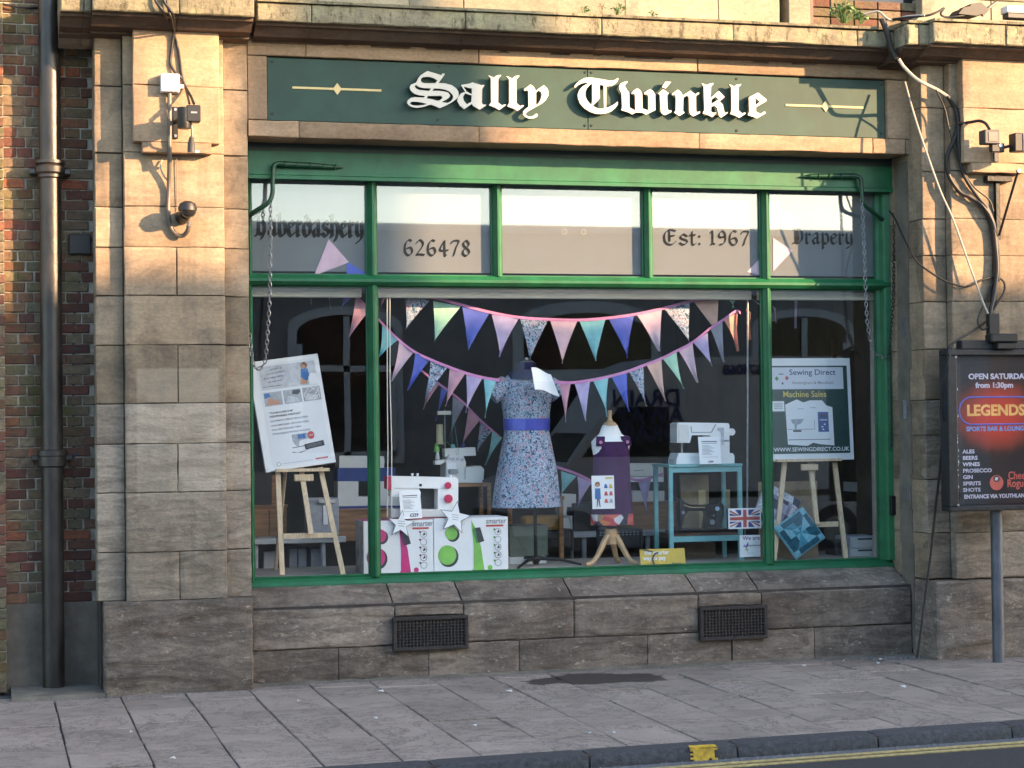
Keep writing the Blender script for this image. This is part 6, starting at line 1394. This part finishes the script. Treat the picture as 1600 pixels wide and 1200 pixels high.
inw(B().tube([(1.386,-0.2,3.343),(1.384,-0.19,3.312)], .013, 10), 'gland', STEEL, dc)
cable('conduit', 'brown conduit looping from the white junction box to the dome camera', [(1.256,-0.225,4.251),(1.256,-0.215,4.048),(1.255,-0.2,3.823),(1.256,-0.12,3.605),(1.25,-0.115,3.423),(1.263,-0.115,3.322),(1.303,-0.115,3.259),(1.351,-0.13,3.249),(1.38,-0.16,3.279),(1.388,-0.18,3.318)], .016, GREYC, 'conduit')
cable('ceiling_wire', 'thin wire hanging above the dome camera', [(1.314,-0.1,3.838),(1.312,-0.096,3.609),(1.315,-0.096,3.426)], .003, GREYC, 'wire')
cable('loop_wire', 'small pale wire loop below the left stone block', [(1.21,-0.1,3.789),(1.198,-0.12,3.732),(1.221,-0.12,3.673),(1.248,-0.11,3.643)], .006, CABLEW, 'wire')
cable('cable', 'black cable curving down to the white junction box', [(1.176,-0.44,4.95),(1.21,-0.45,4.837),(1.263,-0.44,4.766),(1.29,-0.24,4.704),(1.274,-0.2,4.551),(1.269,-0.2,4.46),(1.304,-0.21,4.391),(1.345,-0.2,4.363),(1.363,-0.2,4.327)], .010, RUBBER)
cable('cable', 'black cable running down the left block to the black fitting', [(1.159,-0.44,4.949),(1.144,-0.45,4.857),(1.197,-0.44,4.781),(1.263,-0.24,4.725),(1.306,-0.2,4.635),(1.328,-0.2,4.531),(1.345,-0.2,4.381),(1.37,-0.21,4.298),(1.397,-0.3,4.22),(1.406,-0.42,4.147)], .010, RUBBER)
cable('cable', 'third black cable looping across the top of the left block', [(1.229,-0.44,4.952),(1.227,-0.45,4.816),(1.256,-0.42,4.734),(1.292,-0.22,4.685),(1.32,-0.2,4.576),(1.341,-0.2,4.417),(1.358,-0.2,4.336),(1.372,-0.24,4.266),(1.377,-0.4,4.149)], .008, RUBBER)
# left top wires
cable('cable', 'black wire crossing the brick wall at the top left', [(0.059,0.38,4.975),(0.157,0.36,4.947),(0.283,0.36,4.934),(0.383,0.4,4.947)], .008, RUBBER)

# right cables
cable('cable', 'thick black cable bundle from the cornice down the right pilaster', [(6.713,-0.36,4.984),(6.745,-0.38,4.882),(6.782,-0.368,4.761),(6.823,-0.37,4.677)], .024, RUBBER)
cable('cable', 'pale taped cable bundle slanting across the right jamb', [(6.837,-0.386,4.675),(6.878,-0.388,4.616),(6.964,-0.41,4.526),(7.04,-0.42,4.482),(7.164,-0.36,4.456),(7.25,-0.3,4.439),(7.316,-0.3,4.401)], [.014]*49, CABLEW)
cable('cable', 'black cable bundle rising up the inside of the right block', [(7.294,-0.3,4.415),(7.359,-0.3,4.327),(7.37,-0.32,4.263),(7.374,-0.32,4.188),(7.35,-0.31,4.088),(7.303,-0.3,3.987),(7.28,-0.3,3.901),(7.294,-0.3,3.8),(7.332,-0.31,3.719),(7.392,-0.32,3.649),(7.459,-0.33,3.619),(7.541,-0.33,3.57),(7.624,-0.33,3.485),(7.661,-0.33,3.37),(7.676,-0.33,3.259),(7.683,-0.34,3.056),(7.646,-0.35,2.853),(7.599,-0.37,2.7),(7.568,-0.4,2.548),(7.544,-0.45,2.471)], .017, RUBBER, sub=6)
cable('cable', 'second black cable fanning out below the right block', [(7.363,-0.34,4.184),(7.371,-0.33,4.035),(7.396,-0.32,3.85),(7.449,-0.32,3.736),(7.537,-0.32,3.621),(7.635,-0.31,3.513),(7.694,-0.31,3.352),(7.708,-0.32,3.159),(7.704,-0.32,2.956)], .014, RUBBER, sub=6)
cable('cable', 'thick black conduit down to the top of the bar poster case', [(7.608,-0.31,3.538),(7.651,-0.31,3.437),(7.682,-0.31,3.286),(7.69,-0.31,3.109),(7.675,-0.31,2.906),(7.65,-0.32,2.754),(7.619,-0.34,2.601)], .026, RUBBER, sub=6)
cable('cable', 'pale straight wire slanting down the right pilaster from the sign', [(7.004,-0.156,4.541),(7.025,-0.28,4.234),(7.099,-0.34,3.926),(7.199,-0.35,3.651),(7.306,-0.35,3.428),(7.433,-0.36,3.077),(7.528,-0.38,2.8),(7.576,-0.4,2.673)], .008, CABLEW)
cable('cable', 'thin black cable sagging across the right jamb and pilaster', [(7.031,0.2,3.558),(7.026,0.08,3.467),(7.032,-0.038,3.318),(7.052,-0.19,3.137),(7.125,-0.26,3.042),(7.269,-0.3,2.954),(7.424,-0.32,2.914),(7.564,-0.32,2.97),(7.677,-0.32,2.992),(7.743,-0.33,2.956),(7.748,-0.33,2.88),(7.673,-0.35,2.777),(7.598,-0.38,2.69)], .008, RUBBER)
cable('cable', 'black cable from the right block to its box fitting', [(7.358,-0.35,4.193),(7.431,-0.4,4.197),(7.481,-0.46,4.2),(7.503,-0.52,4.171),(7.513,-0.56,4.121)], .012, RUBBER)
cable('cable', 'black cable falling to the left corner of the bar poster case', [(7.576,-0.4,2.663),(7.492,-0.44,2.611),(7.347,-0.5,2.543),(7.204,-0.56,2.481),(7.111,-0.6,2.415),(7.088,-0.6,2.317),(7.079,-0.58,2.146)], .010, RUBBER)
cable('cable', 'thin black cable trailing from the poster case to the pavement', [(7.079,-0.57,2.146),(7.08,-0.52,1.95),(7.098,-0.5,1.753),(7.097,-0.45,1.456),(7.087,-0.4,1.207),(7.053,-0.38,0.86),(6.993,-0.39,0.516),(6.945,-0.41,0.273),(6.902,-0.412,0.039)], .010, RUBBER)
cable('cable', 'tangle of black cable on the cornice at the right', [(6.796,-0.38,4.983),(6.861,-0.52,4.972),(6.982,-0.6,4.976),(7.07,-0.6,5.01),(7.13,-0.58,5.041),(7.091,-0.6,4.991),(7.145,-0.6,4.968),(7.243,-0.62,4.979),(7.419,-0.6,5.005)], .009, RUBBER)
cable('cable', 'pale wire tangle on the cornice above the sign', [(6.615,-0.25,5.042),(6.711,-0.3,5.056),(6.761,-0.34,5),(6.806,-0.36,4.978),(6.854,-0.48,4.985),(6.955,-0.6,4.975)], .009, CABLEW)
cable('cable', 'thin black wire crossing the upper right pilaster to the bracket', [(7.158,-0.37,4.454),(7.265,-0.31,4.312),(7.306,-0.31,4.137),(7.385,-0.32,3.885),(7.494,-0.32,3.711),(7.632,-0.32,3.603),(7.669,-0.32,3.512)], .007, RUBBER)
cable('cable', 'black wire looping below the thick conduit above the poster case', [(7.659,-0.32,2.956),(7.584,-0.33,2.803),(7.464,-0.42,2.647),(7.458,-0.5,2.568),(7.519,-0.5,2.603),(7.587,-0.42,2.672)], .007, RUBBER)
cable('cable', 'short black wire hanging from the light tray of the poster case', [(7.145,-0.62,2.464),(7.083,-0.66,2.34),(7.054,-0.64,2.194),(7.054,-0.6,1.95),(7.079,-0.58,1.852)], .006, RUBBER)
fl = thing('cornice_floodlight', 'black floodlight lying on the cornice at the top right', 'floodlight', (7.402, -.38, 4.98))
inw(B().prism([(7.221,4.991),(7.266,5.042),(7.321,5.055),(7.332,5.075),(7.415,5.089),(7.474,5.042),(7.463,5.011),(7.374,4.983)], -.44, -.25), 'head', BLACK, fl)
inw(B().tube([(7.441,-0.4,4.996),(7.502,-0.4,5.059),(7.575,-0.38,5.106)], .014, 8), 'arm', GREYC, fl)
ld = thing('cornice_luminaire', 'long white strip light on the cornice at the right edge', 'light fitting', (7.64, -.4, 5.0))
inw(B().cbox(7.622, 7.622+.9, -.47, -.36, 4.985+.03, 4.985+.085, .006), 'body', OFFW, ld); inw(B().cbox(7.633, 7.622+.88, -.46, -.37, 4.985-.01, 5.0145, .004), 'tray', GREYD, ld)
bf = thing('box_fitting', 'black square box camera on a bracket on the right block', 'camera', (7.595, -.187, 3.892))
q = 7.639,7.684,3.892,4.134; inw(B().cbox(*q[:2], -.2, -.186, *q[2:], .003), 'plate', GREYD, bf)
inw(B().tube([(7.656,-0.2,4.017),(7.583,-0.3,3.991),(7.544,-0.34,3.975)], .018, 10), 'arm', BLACK, bf, smooth=True)
q = 7.451,7.578,4.003,4.113; inw(B().cbox(*q[:2], -.40, -.30, *q[2:], .006), 'body', GREYD, bf); inw(B().cbox(q[0]+.03, q[1]-.02, -.404, -.4005, q[2]+.02, q[3]-.02, .001), 'lens_plate', GREYC, bf)
inw(B().cbox(7.521, 7.632, -.38, -.33, 3.943, 4.013, .006), 'joint', BLACK, bf)
inw(B().tube([(7.621,-0.36,3.979),(7.665,-0.37,3.989),(7.704,-0.38,4.003)], .012, 8), 'neck', BLACK, bf)
q = 7.676,7.743,3.941,4.085; inw(B().cbox(*q[:2], -.46, -.36, *q[2:], .006), 'lamp', BLACK, bf); inw(B().cbox(q[1]+.001, q[1]+.10, -.47, -.36, q[2], q[3], .006), 'lamp_front', STEEL, bf)
inw(B().disc(7.596, 3.995, .014, -.386, -.3805, 10), 'dial', WHITEP, bf)
hb = thing('wall_bracket', 'dark iron wall bracket with a diagonal stay under the right block', 'bracket', (7.709, -.1, 3.289))
inw(B().cbox(7.692, 7.731, -.125, -.088, 3.29, 3.757, .003), 'upright', IRON, hb)
inw(B().cbox(7.601, 7.82, -.16, -.088, 3.744, 3.789, .004), 'head_plate', IRON, hb)
inw(B().tube([(7.705,-0.14,3.319),(7.72,-0.26,3.548),(7.739,-0.36,3.757),(7.745,-0.38,3.795)], .010, 8), 'stay', IRON, hb, smooth=True); inw(B().disc(7.742,3.799, .014, -.40, -.37, 10), 'eye_bolt', STEEL, hb)

# bar poster case on a post
pc = thing('poster_case', 'black framed sports bar poster case standing on a grey post at the right edge', 'poster case', (7.505, -.36, 0))
yq = -.36; X0, X1 = 7.074, 7.074+.84; Z0, Z1 = 1.17, 2.409
inw(B().cbox(X0+.02, X1-.02, -.40, -.30, Z0+.02, Z1-.02, .004), 'case_back', BLACK, pc)
FRM = M('worn_black_frame', (.014, .014, .016), .45, var=.4, scale=25, dirt=.3, bmp=.2)
fw = .075
for a in ((X0, X1, Z1-fw*.62, Z1), (X0, X1, Z0, Z0+fw*.5)): inw(B().cbox(a[0], a[1], -.46, -.31, a[2], a[3], .006), 'frame_bar', FRM, pc)
for a in ((X0, X0+fw), (X1-fw, X1)): inw(B().cbox(a[0], a[1], -.457, -.312, Z0+fw*.5, Z1-fw*.62, .006), 'frame_bar', FRM, pc)
px0, px1, pz0, pz1 = X0+fw+.018, X1-fw-.018, Z0+fw*.5+.012, Z1-fw*.62-.015
def glow():
    m, t, P, N, L = nodes('bar_poster_print'); co = pos(N, True); s = N.new('ShaderNodeVectorMath'); s.operation = 'MULTIPLY_ADD'; L.new(co, s.inputs[0])
    PW, PH = px1-px0, pz1-pz0
    s.inputs[1].default_value = (1/.43, 0, 1/.33); s.inputs[2].default_value = (-(PW/2+.02)/.43, 0, -(PH*.60)/.33)
    ln = N.new('ShaderNodeVectorMath'); ln.operation = 'LENGTH'; L.new(s.outputs[0], ln.inputs[0])
    ad = N.new('ShaderNodeMath'); ad.operation = 'MULTIPLY_ADD'; L.new(nz(N, L, co, 7, (1, 1, 1), 5), ad.inputs[0]); ad.inputs[1].default_value = .25; L.new(ln.outputs[1], ad.inputs[2])
    o = ramp(N, L, ad.outputs[0], [(.15, (.62, .06, .04)), (.55, (.50, .05, .03)), (.8, (.26, .04, .025)), (1.0, (.05, .02, .018))])
    o2 = mixc(N, L, mk(N, L, ad.outputs[0], 1.13, 9), (.017, .017, .022), o)
    L.new(o2, P.inputs['Base Color']); P.inputs['Roughness'].default_value = .35; return m
ps = put('poster', B().box(0, px1-px0, 0, .004, 0, pz1-pz0).mesh('poster', glow()), pc); ps.location = (px0-pc.location.x, -.408+.36, pz0-pc.location.z)
PW, PH = px1-px0, pz1-pz0
def pl_(s, x, ztop, sz, m, bold=.0006, sx=1.0): return lettering(s, sz, m, ps, (x, -.0015, PH-ztop), bold, sx=sx)
LAV = M('lavender_print', (.62, .60, .72), .5); ORG = M('orange_print', (.95, .52, .16), .4); SKY = M('sky_print', (.16, .36, .75), .5); PKR = M('coral_print', (.62, .13, .10), .5)
pl_('OPEN SATURDAY', .105, .165, .058, LAV, .0022, 1.12); pl_('from 1:30pm', .165, .232, .056, LAV, .0022, 1.1)
pl_('LEGENDS', .085, .445, .115, ORG, .0045, 1.03); pl_('SPORTS BAR & LOUNGE', .080, .565, .048, SKY, .0016, 1.0)
for i, s in enumerate(('ALES', 'BEERS', 'WINES', 'PROSECCO', 'GIN', 'SPIRITS', 'SHOTS')): pl_(s, .045, .735+i*.049, .040, LAV, .0012, 1.2)
pl_('ENTRANCE VIA YOUTHLAND', .052, 1.082, .042, LAV, .0014, .98)
pl_('Cheeky', .43, .94, .085, PKR, .0012, .8); pl_('Rogue', .42, 1.0, .085, PKR, .0012, .8)
B().disc(.33, PH-.965, .058, -.0022, -.0012, 24).build('emblem', PKR, ps); B().disc(.33, PH-.935, .028, -.0032, -.0023, 16, sz=.9).build('emblem', INK, ps); pshape(ps, [(.315, PH-.945), (.335, PH-.948), (.345, PH-.925), (.32, PH-.922)], LAV, -.0034, 'emblem')
NEON = M('blue_neon_print', (.10, .16, .62), .5); b = B(); rr = .105; cz = PH-.41; xa, xb = .125, PW-.10
path = [(xa+rr*math.cos(a)*1.0, cz+rr*math.sin(a)) for a in [math.pi*.5+math.pi*k/14 for k in range(15)]]+[(xb+rr*math.cos(a), cz+rr*math.sin(a)) for a in [-math.pi*.5+math.pi*k/14 for k in range(15)]]
path.append(path[0]); b.tube([(x, -.001, z) for x, z in path], .006, 6); b.build('neon_outline', NEON, ps)
inw(B().box(px0-.016, px1+.016, -.4222, -.4182, pz0-.010, pz1+.012), 'cover_glass', glass_mat('case_glass', 1.5, (.97, .97, .97), .03), pc)
for q in ((X0+fw+.004, Z1-fw*.62-.012), (X0+fw+.004, Z0+fw*.5+.012)): inw(B().disc(q[0]-.012, q[1], .010, -.4635, -.4565, 10), 'screw', STEEL, pc)
b = B(); rr_ = random.Random(4)
for k in range(16):
    z = Z0+.1+(Z1-Z0-.35)*rr_.random()*1.0; x = X0+fw-.004+rr_.uniform(-.006, .004); h_ = rr_.uniform(.008, .03); b.add([(x, -.4585, z), (x+rr_.uniform(.004, .010), -.4585, z+.004), (x+rr_.uniform(.002, .007), -.4585, z+h_)], [(0, 1, 2)])
inw(b, 'paint_chips', M('chipped_paint', (.55, .54, .52), .8), pc)
inw(B().cbox(7.21, X1-.05, -.43, -.33, Z1+.002, Z1+.072, .006), 'light_tray', FRM, pc)
inw(B().cbox(7.429, 7.665, -.49, -.38, Z1+.05, Z1+.12, .012), 'lamp_head', BLACK, pc)
inw(B().cbox(7.472, 7.636, -.51, -.42, Z1+.0, Z1+.045, .006), 'lamp_body', BLACK, pc)
inw(B().cbox(7.504, 7.592, -.33, -.27, Z1, 2.693, .004), 'mount', BLACK, pc)
POSTM = M('grey_painted_post', (.10, .105, .12), .5, .3, var=.3, scale=14, dirt=.4, stretch=(1, 1, .3))
xpo = 7.517
inw(B().tube([(xpo, -.36, -.01), (xpo, -.36, Z0*.5), (xpo, -.36, Z0-.002)], .046, 18), 'post', POSTM, pc, smooth=True); inw(B().tube([(xpo, -.298, Z0), (xpo, -.298, Z1-.05)], .028, 12), 'post', POSTM, pc, smooth=True)

for t in (bf, hb, pc, fl, ld): t.location.y -= .2

# weeds growing on the cornice
def weed(label, x, y, z, n, hgt, spread, leaf, mat, seed):
    t = thing('weed', label, 'plant', (x, y, z), group='weeds on the cornice'); rr = random.Random(seed); b = B(); s = B()
    for k in range(n):
        a = rr.uniform(0, 6.28); d = rr.random()**.6*spread; hx, hy, hz = math.cos(a)*d, math.sin(a)*d*.6-.01, hgt*(.35+.65*rr.random())*(1-.4*(d/spread)**2)
        if k % 3 == 0: s.tube([(hx*.2, hy*.2, 0), (hx*.6, hy*.6, hz*.6), (hx, hy, hz)], .002, 4)
        u_ = Vector((rr.uniform(-1, 1), rr.uniform(-1, 1), rr.uniform(-.2, .8))).normalized(); v_ = u_.cross(Vector((rr.uniform(-1, 1), rr.uniform(-1, 1), rr.uniform(-1, 1)))).normalized()
        c = Vector((hx, hy, hz)); l = leaf*rr.uniform(.6, 1.2)
        b.add([c-u_*l, c-v_*l*.45, c+u_*l, c+v_*l*.45], [(0, 1, 2, 3)])
    b.build('leaves', mat, t); s.build('stems', mat, t)
weed('bushy green weed on the cornice above the right end of the sign', 6.502, -.12, 4.995, 150, .17, .13, .022, LEAF, 3)
weed('small weed beside the bushy one on the cornice', 6.65, -.12, 4.995, 45, .10, .06, .02, LEAF, 9)
weed('small weed on the cornice over the letter T', 4.643, -.1, 4.975, 40, .09, .06, .016, LEAFD, 4)
weed('tiny weed on the cornice left of the letter T', 4.373, -.1, 4.975, 22, .07, .05, .014, LEAFD, 5)
weed('tiny weed on the cornice over the letter w', 4.926, -.1, 4.975, 18, .05, .05, .013, LEAFD, 6)
weed('tiny dry weed on the cornice between the two words', 4.515, -.1, 4.975, 12, .10, .03, .012, M('dry_weed', (.14, .11, .05), .8), 7)
